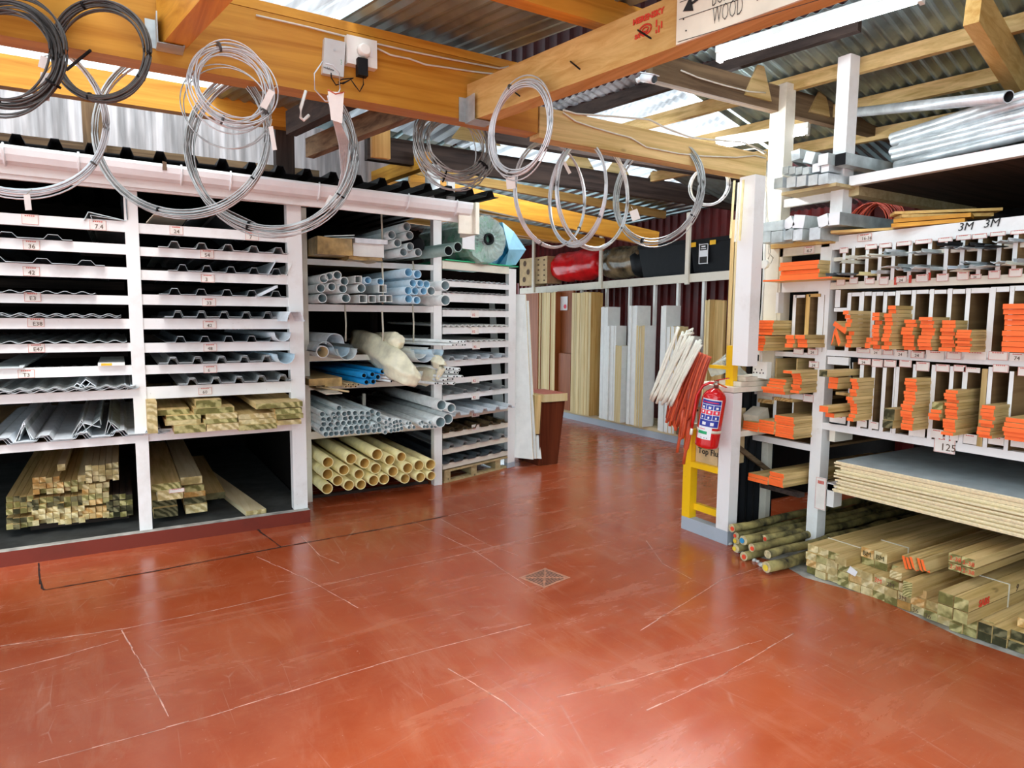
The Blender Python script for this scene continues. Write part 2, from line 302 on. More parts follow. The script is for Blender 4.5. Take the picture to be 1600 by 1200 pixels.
for pts in ([(60, 880), (65, 920), (70, 922)], [(70, 922), (240, 893), (440, 855)], [(440, 855), (600, 826), (700, 806)], [(400, 826), (440, 855)]): floor_line(pts, .009, 'joint_dark', 'floor_joint', .002)
for pts in ([(700, 806), (760, 792), (880, 760)], [(0, 1010), (190, 983), (330, 955), (560, 902), (760, 858), (900, 822)], [(60, 1192), (330, 1118), (500, 1066), (660, 1018), (830, 975)], [(190, 985), (225, 1045), (262, 1120)],
            [(645, 815), (740, 860), (830, 920)], [(690, 812), (760, 850), (810, 868)], [(0, 1050), (110, 1022), (185, 1000)], [(700, 1045), (790, 1098), (850, 1150)], [(1000, 985), (1130, 905), (1240, 870)],
            [(1010, 1110), (1120, 1060), (1240, 990)], [(400, 870), (480, 905), (560, 950)], [(870, 1090), (990, 1062), (1190, 1000)], [(470, 838), (500, 868), (530, 880)], [(1010, 845), (1035, 880), (1080, 905)]):
    floor_line(pts, .0035, 'joint_light')
# kerb and raised dark slab under the left racks
struct('trim_1', MB().box(-4, 1.22, 5.13, 5.20, 0, .098, 0, {'top': 1}), ['red_paint', 'concrete'])
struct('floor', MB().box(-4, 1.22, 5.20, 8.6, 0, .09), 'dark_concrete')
struct('wall_back', MB().box(-4.4, 3.3, 8.3, 8.45, 0, 2.85), 'void_shade')
struct('wall_left', MB().box(-2.6, -2.5, 5.25, 8.3, 0, 2.7), 'void_shade')  # side panel added to keep the left bay dark inside
struct('wall_middle', MB().box(1.235, 1.275, 5.78, 8.3, 0, 2.62), 'void_shade')  # partition added between the racks so their interiors stay dark
def corr(n, pitch, amp, kind='sine', ribs=None):
    out = []
    if kind == 'sine':
        for i in range(n*6+1): out.append((i*pitch/6, amp*(1+math.sin(i*math.pi/3))))
    else:      # box rib
        for i in range(n):
            x = i*pitch; out += [(x, 0), (x+pitch*.36, 0), (x+pitch*.46, amp*2), (x+pitch*.68, amp*2), (x+pitch*.78, 0)]
        out.append((n*pitch, 0))
    return out
# low roof over the left racks, black from below, its rib ends over the gutter
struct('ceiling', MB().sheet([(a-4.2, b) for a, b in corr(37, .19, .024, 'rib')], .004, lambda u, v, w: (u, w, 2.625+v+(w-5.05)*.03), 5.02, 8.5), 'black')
# translucent cladding above that roof and boarding under it
struct('wall_translucent', MB().sheet([(a-3.4, b) for a, b in corr(60, .09, .012)], .003, lambda u, v, w: (u, 5.95-v, w), 2.7, 3.22), 'translucent_wall')
def timber(name, a, b, w_, h, mat, lab, cat='beam', group=None, ends=None, kind=None, extra=None):
    mb = MB().beam(a, b, w_, h)
    return mb.build(name, mat, label=lab, cat=cat, group=group)
timber('weathered_plank', (-2.6, 5.75, 2.72), (1.5, 5.75, 2.72), .04, .10, 'oldwood_x', 'weathered rough plank lying above the black roof edge on the left', 'plank')
# main beam and its timbers ------------------------------------------------
MY = 3.15
timber('glulam_beam', (-3.2, MY+.06, 2.632), (2.02, MY+.06, 2.612), .12, .30, 'glulam_x', 'large orange laminated main beam crossing above the left side, carrying the router', 'beam')
timber('purlin', (-3.2, MY+.03, 2.935), (2.02, MY+.03, 2.915), .06, .04, 'glulam_x', 'thin timber strip lying on top of the large laminated beam', 'timber strip')
timber('roof_beam', (2.03, MY+.05, 2.59), (3.9, MY+.05, 2.572), .10, .165, 'treated_x', 'yellowish beam with two white cables running along it to the white column', 'beam')
timber('purlin', (-3.4, 4.22, 2.965), (1.2, 4.22, 2.965), .05, .075, 'glulam_x', 'orange batten just behind the big laminated beam, upper left', 'beam')
timber('roof_beam', (-3.2, 5.22, 2.982), (1.2, 5.22, 2.982), .09, .19, 'glulam_x', 'orange beam in front of the translucent wall at left', 'beam')
# roof above the main beam (ribs run away from the camera) ------------------
def bline(x0, y0, y): return x0-(y-y0)*.18
def roofsheet(x0, x1, y0, y1, z0, z1, mat, name='ceiling', pitch=.076, amp=.009, kind='sine'):
    n = int((x1-x0)/pitch)
    return struct(name, MB().sheet([(a+x0, b) for a, b in corr(n, pitch, amp, kind)], .002, lambda u, v, w: (u-(w-3.15)*.18, w, z0+(z1-z0)*(w-y0)/(y1-y0)+v), y0, y1), mat)
roofsheet(.99, 1.86, 1.2, 5.3, 2.88, 3.12, 'galv_roof', pitch=.076)
roofsheet(-3.0, -.02, .2, 3.12, 2.96, 2.99, 'galv_roof', pitch=.12)
roofsheet(-.02, .99, 1.4, 4.4, 2.86, 3.12, 'translucent_roof', pitch=.076)

roofsheet(-3.6, -.2, 4.3, 6.1, 3.07, 3.19, 'translucent_pink', pitch=.19, amp=.02, kind='rib')
# joists fixed to the front of the main beam, with hangers
def hanger(P, wd, h, t):
    mb = MB(); s = .004
    x, y, z = P
    mb.box(x-wd/2-s, x-wd/2, y-.10, y, z-s, z+h, 0).box(x+wd/2, x+wd/2+s, y-.10, y, z-s, z+h, 0).box(x-wd/2-s, x+wd/2+s, y-.10, y, z-s-.003, z-s, 0)
    mb.box(x-wd/2-.04, x-wd/2, y-.004, y, z, z+h, 0)
    o = mb.build('joist_hanger', 'galv_dull', label=t, cat='bracket')
timber('joist', (.225, 3.148, 2.675), (.78, .2, 2.675), .085, .19, 'glulam_y', 'dark orange joist meeting the main beam at upper left', 'beam')
hanger((.225, 3.146, 2.674), .09, .11, 'galvanised joist hanger under the upper left joist')
b2 = timber('joist', (1.63, 3.148, 2.60), (2.17, .15, 2.60), .10, .185, 'pine_y', 'long knotty pine joist with red stamps and the wood sign nailed to it', 'beam')
hanger((1.63, 3.146, 2.598), .105, .12, 'galvanised joist hanger under the long stamped pine joist')
timber('purlin', (1.3, 2.36, 2.84), (2.35, 2.36, 2.84), .07, .11, 'glulam_x', 'orange crosspiece resting over the stamped joist at top centre', 'beam')
# red stamps, nails and hooks on the joist
BD = Vector((-.177, .984, 0)); BN = Vector((-.984, -.177, 0)); JF = Vector((1.63, 3.148, 2.6))+BN*.051
def on_joist(x, y, off=.0): return onp(x, y, JF+BN*off, BN)
b2r = -BD
def stamp(x, y, s, txt):
    P = on_joist(x, y, .001); lettering(txt, P, b2r, (0, 0, 1), s, 'stamp_red', b2, 'stamp', bold=.0012)
stamp(989, 40, .030, 'MERENSKY'); stamp(992, 62, .022, 'SA  57')
mb = MB(); c = on_joist(1008, 46, .002)
mb.tube([c+b2r*(.028*math.cos(a))+Vector((0, 0, .018*math.sin(a))) for a in [k*math.pi/8 for k in range(16)]], .0035, 4, closed=True); mb.tube([c+b2r*(.014*math.cos(a))+Vector((0, 0, .008*math.sin(a))) for a in [k*math.pi/6 for k in range(12)]], .003, 4, closed=True)
for k in range(7): mb.box(0, 0, 0, 0, 0, 0) if 0 else mb.beam(c-BD*(.05+.012*(k % 3))+Vector((0, 0, -.03+.012*(k % 4))), c-BD*(.055+.012*(k % 3))+Vector((0, 0, -.03+.012*(k % 4))), .003, .012)
mb.build('stamp', 'stamp_red', b2)
P = on_joist(940, 36); lettering('MERENSKY', Vector((2.0, 2.3235, 2.865)), (1, 0, 0), (0, 0, 1), .05, 'stamp_red', bpy.data.objects['purlin.003'] if 'purlin.003' in bpy.data.objects else b2, 'stamp', bold=.003)
for (x, y, x2, y2) in ((890, 95, 906, 108), (995, 46, 1017, 60), (799, 140, 812, 150)):
    a = on_joist(x, y, -.01); bb = on_joist(x2, y2, .07)
    MB().tube([a, bb], .0035, 6).build('nail', 'black', label={890: 'bare nail sticking out midway along the stamped joist', 995: 'nail through the red stamp on the long joist', 799: 'nail in the joist from which a wire coil hangs'}[x], cat='nail')
# sign board
A_, B_ = on_joist(1057, 71, .012), on_joist(1290, 2, .012)
sg = empty('direction_sign', (A_+B_)/2, 'pale plywood sign with arrows reading WOOD on the long joist', 'sign')
BE = A_ + (-BD)*1.15
mb = MB(); mb.hexa([A_-BN*.006, BE-BN*.006, BE+BN*.004, A_+BN*.004, A_-BN*.006+Vector((0, 0, .235)), BE-BN*.006+Vector((0, 0, .235)), BE+BN*.004+Vector((0, 0, .235)), A_+BN*.004+Vector((0, 0, .235))])
mb.build('board', 'sign_ply', sg)
def onsg(u, v): return A_+BN*.0055+(-BD)*u+Vector((0, 0, v))
sgp = lambda x, y: on_joist(x, y, .0182)
lettering('WOOD', sgp(1113, 39), -BD, (0, 0, 1), .085, 'ink', sg, xs=.40, bold=-.0022); lettering('BOARD', sgp(1112, 11), -BD, (0, 0, 1), .085, 'ink', sg, xs=.40, bold=-.0022)
for (p, q) in (((1061, 31), (1290, -46)), ((1059, 66), (1290, -3)), ((1062, 4), (1090, -6))): MB().beam(sgp(*p), sgp(*q), .0012, .0018).build('ruled_line', 'ink', sg)
for tip, d_ in ((sgp(1067, 18), 1), (sgp(1203, -12), -1)):
    q = lambda u, v: tip-BD*(u*d_)+Vector((0, 0, v+.12*u*0))+BN*.0006
    mb = MB(); mb.quad([q(0, 0), q(.045, -.012), q(.032, .045)]); mb.quad([q(.035, .010), q(.10, .026), q(.10, .034), q(.033, .020)]); mb.build('arrow', 'ink', sg)
for x, y in ((1072, 48), (1068, 30)): MB().lathe([(.003, 0), (.003, .001)], sgp(x, y), 8, 0, BN).build('nail_head', 'black', sg)
# red wall of the high roof and lower right roof ---------------------------
WP = Vector((3.84, 2.27, 3.4)); RA = Vector((.984, .177, -.16))
def rf(s, t, dz=0): return WP+BD*s+RA*t+Vector((0, 0, dz))
struct('wall_high', MB().sheet([(a-2.6, b) for a, b in corr(56, .15, .016, 'rib')], .002, lambda u, v, w: WP+BD*u-Vector((.984, .177, 0))*(v-.03)+Vector((0, 0, w-.01)), 0, 1.5), 'shaded_cladding')
struct('ceiling_high', MB().hexa([(2.5, -4, 4.3), (5.3, -4, 4.85), (3.2, 6.4, 4.85), (.8, 6.4, 4.3), (2.5, -4, 4.33), (5.3, -4, 4.88), (3.2, 6.4, 4.88), (.8, 6.4, 4.33)]), 'galv_roof')  # high roof, stretched out of view towards the camera to darken the right side
def rroof(s0, s1, t0, t1, mat, name='ceiling', dz=0):
    n = int((s1-s0)/.076)
    return struct(name, MB().sheet([(a+s0, b) for a, b in corr(n, .076, .009)], .0015, lambda u, v, w: rf(u, w, v+dz), t0, t1), mat)
rroof(-6.2, 1.50, -.12, 3.4, 'galv_roof'); rroof(1.50, 1.62, -.12, .75, 'galv_roof')  # near end extended out of view to block sky light on the right
rroof(1.62, 2.9, -.12, 1.15, 'translucent_roof'); rroof(1.62, 2.9, 1.15, 3.4, 'galv_roof'); rroof(1.50, 1.62, .75, 3.4, 'galv_roof')
struct('ceiling_back', MB().sheet([(a-1.7, b) for a, b in corr(75, .15, .018, 'rib')], .002, lambda u, v, w: (2.9+u, w, 3.42+v-(w-5)*.02-(u)*.07), 5.15, 6.4), 'translucent_roof')  # translucent strip put in behind the beams to let light into the hall
struct('ceiling_back', MB().sheet([(a-1.7, b) for a, b in corr(75, .15, .018, 'rib')], .002, lambda u, v, w: (2.9+u, w, 3.42+v-(w-5)*.02-(u)*.07), 6.4, 11.5), 'galv_roof')
for t, s0, s1, nm in ((.50, -2.1, 2.9, 'lit purlin under the lower right roof, nearest the tube light'), (1.05, -2.1, 2.9, 'second purlin under the lower right roof, behind the white post'), (1.6, -2.1, 2.9, 'third purlin under the lower right roof above the steel pipes'), (.02, .2, 2.9, 'edge purlin under the wavy roof edge by the camera')):
    MB().beam(rf(s0, t, -.10), rf(s1, t, -.10), .05, .095, up=Vector((0, 0, 1))).build('purlin', 'treated_y' if t != .02 else 'darkwood_y', label=nm, cat='beam')
for s, lab in ((1.30, 'dark brown rafter carrying the security camera'), ):
    pass
timber('rafter', (2.90, 3.25, 3.075), (6.0, 3.25, 3.075), .06, .175, 'oldwood_x', 'brown rafter under the lower right roof with the security camera', 'beam')
MB().beam(rf(-.40, -.1, -.30), rf(-.40, 2.2, -.30), .07, .2).build('rafter', 'pine_x', label='orange sloping rafter at the top right corner', cat='beam')
for k, (x, y, wd, h, yy) in enumerate(((1186, 146, .27, .36, 3.205), (1282, 172, .24, .26, 3.205))):
    P = Y(x, y, yy); mb = MB(); mb.prism([(-wd/2, -.03), (wd/2, -.03), (wd*.36, .06), (.04, h*.52), (-.02, h*.52)], lambda u, v, q: (P.x+u, yy+q, P.z+v), 0, .015)
    mb.build('gusset_plate', 'treated_x', label=['triangular plywood gusset beside the left end of the tube light', 'triangular plywood gusset between the two tall white posts'][k], cat='gusset')
# tube lights
def tube_lamp(A, B, lab, glow='tube_light'):
    A, B = Vector(A), Vector(B); t = empty('fluorescent_light', (A+B)/2, lab, 'light'); d = (B-A).normalized()
    MB().beam(A+Vector((0, 0, .012)), B+Vector((0, 0, .012)), .07, .035).build('housing', 'socket_white', t)
    MB().tube([A+d*.03+Vector((0, 0, -.012)), B-d*.03+Vector((0, 0, -.012))], .019, 10).build('tube', glow, t)
    for P in (A, B-d*.02): MB().beam(P+Vector((0, 0, -.035)), P+d*.02+Vector((0, 0, -.035)), .05, .05).build('end_cap', 'socket_white', t)
    return t
L0 = onp(1122, 88, Vector((0, 0, 3.12)), Vector((0, 0, 1))); L1 = onp(1436, -6, Vector((0, 0, 3.12)), Vector((0, 0, 1)))
tube_lamp(L0, L1+(L1-L0)*.02, 'long bright tube light hanging below the lower right roof')
q0, q1 = Z(1120, 226, 2.95), Z(1264, 203, 2.95)
tube_lamp(q0, q1, 'second bright tube light seen behind the left tall white post')
tube_lamp(Z(955, 221, 2.86), Z(1150, 258, 2.86), 'added unseen tube light brightening the back hall, behind the yellowish beam', 'added_hall_glow')  # added lamp, out of sight, brightens the back hall
tube_lamp(Z(720, 250, 3.15), Z(905, 279, 3.15), 'added unseen tube light brightening the back hall, behind the lower dark beam')  # another added hall lamp, out of sight behind the dark beam
# back hall: deep walls
struct('wall_far', MB().sheet([(a, b) for a, b in corr(56, .15, .018, 'rib')], .002, lambda u, v, w: (6.95-v, 3.4+u, w), 0, 3.5), 'red_cladding')
struct('wall_end', MB().box(1.3, 7, 11.4, 11.5, 2.3, 3.6), 'void_shade')
struct('wall_right', MB().box(6.4, 6.5, -6, 3.35, 0, 3.3), 'void_shade')
struct('wall_light_block', MB().box(1.4, 6.6, -5.1, -5.0, 0, 4.6), 'shaded_cladding')  # unseen wall added behind the camera, blocks sky to darken the right floor
struct('wall_right', MB().box(4.62, 6.9, 3.80, 3.84, 0, 2.5), 'void_shade')
# timbers of the mid ceiling
timber('dark_beam', (1.83, 5.5, 2.905), (6.6, 5.5, 2.885), .08, .20, 'darkwood_x', 'nearly black beam running behind the wire coils, lower of two', 'beam')
a, b = Y(862, 236, 4.6), Y(1090, 290, 4.6)
timber('dark_beam', (a.x-.6, 4.6, a.z), (b.x+1, 4.6, a.z), .08, .16, 'darkwood_x', 'dark grey beam just behind the yellowish beam, upper of two', 'beam')
timber('rafter', (2.6, 6.5, 2.86), (6.0, 6.5, 2.52), .06, .20, 'glulam_x', 'bright orange rafter sloping down behind the hanging coils', 'beam')
timber('rafter', (3.2, 7.6, 2.80), (6.0, 7.6, 2.58), .06, .16, 'glulam_x', 'second orange rafter further back, just above the blue sheet', 'beam')
p, q = Z(484, 247, 2.72), Z(702, 163, 2.72)
timber('joist', p, p+(q-p).normalized()*-2.2 if 0 else q, .06, .13, 'oldwood_y', 'mouldy old joist rising diagonally behind the main beam', 'beam')
p, q = Z(455, 212, 2.80), Z(600, 143, 2.80)
timber('joist', p, q, .07, .15, 'darkwood_y', 'dark diagonal joist left of the mouldy one', 'beam')
p, q = Z(560, 300, 2.86), Z(668, 262, 2.86)
timber('joist', p, q, .08, .13, 'glulam_y', 'short orange joist just above the gutter near its right end', 'beam')
timber('timber_offcut', Y(600, 320, 6.2), Y(690, 322, 6.2), .05, .22, 'glulam_x', 'orange timber behind the roof edge left of the steel post', 'beam')
P = Y(596, 242, 4.8); MB().box(P.x-.07, P.x+.07, 4.8, 4.84, P.z-.02, P.z+.45).build('upright_board', 'pine_z', label='upright pale pine board behind the mouldy joist', cat='board')
P0, P1 = Y(131, 232, 5.6), Y(167, 232, 5.6); MB().box(P0.x, P1.x, 5.55, 5.65, P0.z-.05, P0.z+.48).build('post', 'oldwood_z', label='brown stained post in front of the translucent wall', cat='post')
P0, P1 = Y(432, 268, 5.3), Y(461, 268, 5.3); MB().box(P0.x, P1.x, 5.3, 5.4, P0.z-.03, P0.z+.62).build('post', 'darkwood_z', label='black timber post above the roof edge, left of the diagonal joists', cat='post')
P0, P1 = Y(668, 335, 5.4), Y(688, 335, 5.4); MB().box(P0.x, P1.x, 5.4, 5.45, 2.6, 2.92).build('steel_post', 'galv', label='galvanised steel post above the right end of the gutter', cat='post')
P0, P1 = Y(700, 310, 5.2), Y(711, 310, 5.2); MB().box(P0.x, P1.x, 5.2, 5.23, 2.6, 2.80).build('white_batten', 'white_paint', label='short white batten standing above the gutter end', cat='batten')
P = Y(550, 260, 6.3); struct('window_1', MB().quad([(P.x-.75, 6.3, 2.62), (P.x+.42, 6.3, 2.62), (P.x+.42, 6.3, 3.3), (P.x-.75, 6.3, 3.3)]), 'translucent_pink')
for k, (x, y) in enumerate(((905, 275), (965, 290), (1025, 305), (745, 222), (1095, 318))):
    P = Y(x, y, 5.65); mb = MB(); w2 = .26; mb.prism([(-w2, 0), (w2, 0), (.05, .26), (-.05, .26)], lambda u, v, q: (P.x+u, 5.65+q, P.z+v), 0, .015)
    mb.build('gusset_plate', 'treated_x' if k != 2 else 'oldwood_x', label=['plywood gusset seen through the narrow coil behind the dark beam', 'small plywood gusset between two pale coils behind the dark beam', 'brown gusset inside the right big coil behind the dark beam', 'pale gusset seen through the thick dark coil', 'shadowed gusset by the small pale coil'][k], cat='gusset')
for k in range(3):
    timber('purlin', (2.2, 7+1.3*k, 3.2-.05*k), (6.6, 7+1.3*k, 3.0-.05*k), .06, .10, 'pine_x', ['pine purlin high in the back hall, nearest', 'pine purlin high in the back hall, middle', 'pine purlin high in the back hall, farthest'][k], 'beam')
# gutter
def gut(u, v): return (0, 0)
gt = empty('gutter', (0, 5.0, 2.5), 'long white plastic roof gutter above the left racks', 'gutter')
prof = [(0, 0), (-.012, -.004), (-.016, -.02), (-.004, -.055), (.02, -.09), (.06, -.105), (.10, -.09), (.11, 0), (.104, 0), (.094, -.084), (.06, -.098), (.024, -.084), (.002, -.05), (-.010, -.02), (-.004, -.006), (.0, -.006)]
GZ = lambda x: 2.598-.0155*(x+.56)
mb = MB(); n = len(prof); A = mb.add([(-3.2, 4.98+u, GZ(-3.2)+v) for u, v in prof]); Bq = mb.add([(2.56, 4.98+u, GZ(2.56)+v) for u, v in prof])
for j in range(n): mb.face([A+j, A+(j+1) % n, Bq+(j+1) % n, Bq+j], 0, False)
mb.face([Bq+j for j in range(n)]); mb.build('channel', 'label_white', gt)
MB().hexa([(-3.2, 5.09, 2.44+.05), (2.6, 5.09, 2.395), (2.6, 5.11, 2.395), (-3.2, 5.11, 2.49), (-3.2, 5.09, 2.62), (2.6, 5.09, 2.53), (2.6, 5.11, 2.53), (-3.2, 5.11, 2.62)]).build('fascia', 'white_paint', gt)
for px in (8, 125, 285, 362, 500, 640, 716):
    x = Y(px, 290, 4.96).x; z = GZ(x)
    MB().tube([(x, 4.975, z+.004), (x, 4.957, z-.02), (x, 4.972, z-.057), (x, 5.0, z-.095), (x, 5.04, z-.112)], .0075, 6).build('gutter_bracket', 'label_white', gt)
P = Y(257, 259, 4.962); MB().box(P.x-.012, P.x+.012, 4.9615, 4.963, P.z-.028, P.z+.026).jig(.004, 60).build('rust_patch', 'ink_brown', gt)
struct('trim_2', MB().box(2.46, 2.635, 5.03, 5.05, 2.30, 2.56, 0).box(2.60, 2.635, 5.0, 5.3, 2.30, 2.56), 'cream_paint')
struct('trim_3', MB().box(-3.2, 2.5, 5.12, 5.15, 2.42, 2.50), 'white_paint')

# ================================================================== LEFT SHEET RACK
LY = 5.2
rack = empty('sheet_rack', (0, 5.3, .09), 'white slatted rack of roof sheets standing on the dark red kerb', 'rack')
posts = []
for (xa, xb) in ((205, 226), (453, 475)):
    a, b = Y(xa, 560, LY), Y(xb, 560, LY); posts.append((a.x, b.x))
    MB().box(a.x, b.x, LY-.012, LY+.07, .098, 2.50).jig(.002).build('post', 'white_paint', rack)
MB().box(-1.32, -1.25, LY-.01, LY+.07, .098, 2.5).build('post', 'white_paint', rack)
RAILS1 = [(332, 350), (371, 388), (410, 430), (458, 473), (497, 514), (538, 552), (576, 592), (617, 632), (696, 709)]
RAILS2 = [(349.5, 365), (386, 400), (422, 437.5), (460, 476), (497.5, 514.5), (536, 551), (571, 585), (605, 624), (672, 690)]
r1, r2 = [], []
for k, (a, b) in enumerate(RAILS1):
    za, zb = Y(0, a, LY).z, Y(0, b, LY).z; r1.append(za)
    MB().box(-1.25, posts[0][0], LY+.0, LY+.03, zb, za).build('shelf_rail' if k < 8 else 'shelf_edge', 'white_paint', rack)
    MB().box(-1.25, posts[0][0], 7.5, 7.53, zb, za).build('back_rail', 'darkwood_x', rack)
for k, (a, b) in enumerate(RAILS2):
    za, zb = Y(228, a, LY).z, Y(228, b, LY).z; r2.append(za)
    MB().box(posts[0][1], posts[1][0], LY+.0, LY+.03, zb, za).build('shelf_rail' if k < 8 else 'shelf_edge', 'white_paint', rack)
    MB().box(posts[0][1], posts[1][0], 7.5, 7.53, zb, za).build('back_rail', 'darkwood_x', rack)
MB().box(-1.25, posts[0][0], LY+.03, 7.5, r1[8]-.03, r1[8]-.004).build('shelf_board', 'ply_y', rack)
MB().box(posts[0][1], posts[1][0], LY+.03, 7.5, r2[8]-.03, r2[8]-.004).build('shelf_board', 'ply_y', rack)
def price(px, py, wpx, hpx, plane, val, par, num='', n=2, mat='paper', frame=True):
    if plane == 'Y': a, b = Y(px, py+hpx, val), Y(px+wpx, py, val); q = lambda u, v, o: (a.x+(b.x-a.x)*u, val-o, a.z+(b.z-a.z)*v); R = (1, 0, 0); wd, ht = abs(b.x-a.x), abs(b.z-a.z)
    else: a, b = X(px, py+hpx, val), X(px+wpx, py, val); q = lambda u, v, o: (val-o, a.y+(b.y-a.y)*u, a.z+(b.z-a.z)*v); R = (0, -1, 0); wd, ht = abs(b.y-a.y), abs(b.z-a.z)
    mb = MB(); k = mb.add([q(0, 0, .003), q(1, 0, .003), q(1, 1, .003), q(0, 1, .003), q(0, 0, 0), q(1, 0, 0), q(1, 1, 0), q(0, 1, 0)])
    for f in ((0, 1, 2, 3), (0, 4, 5, 1), (1, 5, 6, 2), (2, 6, 7, 3), (3, 7, 4, 0)): mb.face([k+i for i in f])
    if frame:
        tx, tz = .0016/wd, .0016/ht
        for (u0, u1, v0, v1) in ((0.02, .98, .02, .02+tz), (.02, .98, .98-tz, .98), (.02, .02+tx, .02, .98), (.98-tx, .98, .02, .98)): mb.quad([q(u0, v0, .0042), q(u1, v0, .0042), q(u1, v1, .0042), q(u0, v1, .0042)], 1)
    for i in range(5):     # small printed header
        u = .2+.12*i; mb.quad([q(u, .80, .0042), q(u+.09, .80, .0042), q(u+.09, .90, .0042), q(u, .90, .0042)], 1)
    t = mb.build('price_tag', [mat, 'tag_red'], par)
    if num:
        P = Vector(q(.30, .16, .0035)); lettering(num, P, R, (0, 0, 1), ht*.62, 'ink_brown', t, 'number')
    return t
for (x, y, s) in ((34, 336, ''), (140, 345, '7.4'), (36, 376, '36'), (36, 417, '42'), (38, 457, 'E3'), (43, 497, 'E38'), (44, 537, 'E47'), (28, 577, 'T3')): price(x, y, 26, 14, 'Y', LY-.001, rack, s)
for (x, y, s) in ((265, 354, '24'), (383, 363, '7'), (313, 391, '54'), (314, 429, '3'), (316, 466, '33'), (317, 501, '42'), (318, 537, '48'), (318, 571, '6'), (310, 605, '60')): price(x, y, 21, 12, 'Y', LY-.001, rack, s)

def sheet(name, prof, x0, z, yf, ln, t, mat, label, cat, group, sc=1, dz=0, slope=0):
    mb = MB().sheet([(a, b) for a, b in prof], t, lambda u, v, w: (x0+u, w, z+t+v+(w-yf)*slope), yf, yf+ln, 0, 1)
    return mb.build(name, [mat, 'sheet_grey'], label=label, cat=cat, group=group)
LIPY = LY-.03
slots1 = [(1, 'rib', None, 118, 1), (2, 'rib', None, 163, 1), (3, 'sine', None, 150, 1), (4, 'sine', None, 188, 3), (5, 'sine', None, 192, 1), (7, 'sine', None, 209, 4)]
wn = {1: 'second', 2: 'third', 3: 'fourth', 4: 'fifth', 5: 'sixth', 6: 'seventh', 7: 'eighth'}
for (k, kind, _, xe, n) in slots1:
    z = r1[k]; x1 = Y(xe, 450, LIPY).x
    for j in range(n):
        nr = int((x1+1.215)/(.236 if kind == 'rib' else .0945))
        if kind == 'rib': p = corr(nr, .236, .014, 'rib'); L = nr*.236
        else: p = corr(nr, .0945, .008); L = nr*.0945
        sheet('roof_sheet' if kind == 'rib' else 'corrugated_sheet', p, x1-L+rnd(-.01, .01)-.006*j, z+.003+.0065*j, LIPY-rnd(.0, .02)-.01*j, 2.2, .0028, ['sheet_dark', 'sheet_grey', 'galv_dull'][(j+k) % 3] if kind == 'sine' else 'sheet_dark',
              '%s %s sheet %son the %s rail of the leftmost bay' % ('dark box rib' if kind == 'rib' else 'grey wavy', 'roof', (nth(j+1)+' from bottom ' if n > 1 else ''), wn[k]), 'roof sheet', 'roof sheets in the leftmost bay')
slots2 = [(1, 250, 452, 1), (2, 264, 447, 1), (3, 248, 446, 1), (4, 254, 430, 2), (5, 256, 440, 1), (6, 242, 428, 2), (7, 272, 452, 2)]
for (k, xa, xb, n) in slots2:
    z = r2[k]; a, b = Y(xa, 450, LIPY).x, Y(xb, 450, LIPY).x; nr = 5; pt = (b-a)/nr
    for j in range(n):
        mb_p = corr(nr, pt, .020, 'rib')
        sheet('roof_sheet', mb_p, a+.004*j, z+.003+.010*j, LIPY-rnd(.0, .02)-.01*j, 2.2, .003, 'sheet_grey' if k in (7, 6, 1) else 'sheet_dark',
              'grey box rib roof sheet %son the %s rail of the second bay' % ((nth(j+1)+' from bottom ' if n > 1 else ''), wn[k]), 'roof sheet', 'box rib sheets in the second bay')
# flashings, folded sheets
def folded(P, Q, R_, ln, t, mat, lab, cat='flashing', grp=None, name='flashing'):     # bent section through three (x,z) pixels on plane y
    pts = [Y(x, y, LY-.02) for x, y in (P, Q, R_)]
    mb = MB()
    for a, b in zip(pts, pts[1:]):
        d = Vector((b.x-a.x, 0, b.z-a.z)).normalized(); n = Vector((-d.z, 0, d.x))*t/2
        mb.prism([(a.x-n.x, a.z-n.z), (b.x-n.x, b.z-n.z), (b.x+n.x, b.z+n.z), (a.x+n.x, a.z+n.z)], lambda u, v, w: (u, w, v), LY-.02, LY-.02+ln)
    return mb.build(name, mat, label=lab, cat=cat, group=grp)
folded((131, 344), (138, 331), (197, 345), 1.8, .005, 'galv_dull', 'thin folded flashing stack at top right of the leftmost bay', 'flashing')
folded((145, 345), (141, 336), (193, 344.5), 1.7, .003, 'sheet_grey', 'lower folded flashing at top right of the leftmost bay')
folded((190, 250), (196, 300), (199, 343), 2.0, .006, 'sheet_dark', 'upright bluish sheet leaning against the first white post')
folded((229, 347), (240, 335), (292, 341), .6, .004, 'cardboard_pale', 'pale flat sheet on the top rail of the second bay')
folded((292, 345), (340, 322), (388, 361), 1.4, .004, 'sheet_dark', 'dark bent sheet on the top rail of the second bay')
folded((336, 332), (350, 325), (415, 356), 1.2, .004, 'sheet_grey', 'grey bent flashing on the top rail of the second bay')
mb = MB().box(Y(153, 570, LIPY).x, Y(195, 570, LIPY).x, LIPY, LIPY+.8, r1[6]+.002, r1[6]+.022); o = mb.build('foam_board', 'board_white', label='thin white board with yellow label on the seventh rail', cat='board')
MB().box(Y(158, 570, LIPY).x, Y(175, 570, LIPY).x, LIPY-.001, LIPY, r1[6]+.004, r1[6]+.02).build('sticker', 'label_yellow', o)
MB().box(Y(-20, 570, LIPY).x, Y(36, 570, LIPY).x, LIPY, LIPY+1.6, r1[6]+.002, r1[6]+.010).box(Y(30, 570, LIPY).x, Y(38, 570, LIPY).x, LIPY, LIPY+1.6, r1[6]+.010, r1[6]+.018).build('flashing', 'galv_dull', label='flat grey flashing at the left end of the seventh rail', cat='flashing')
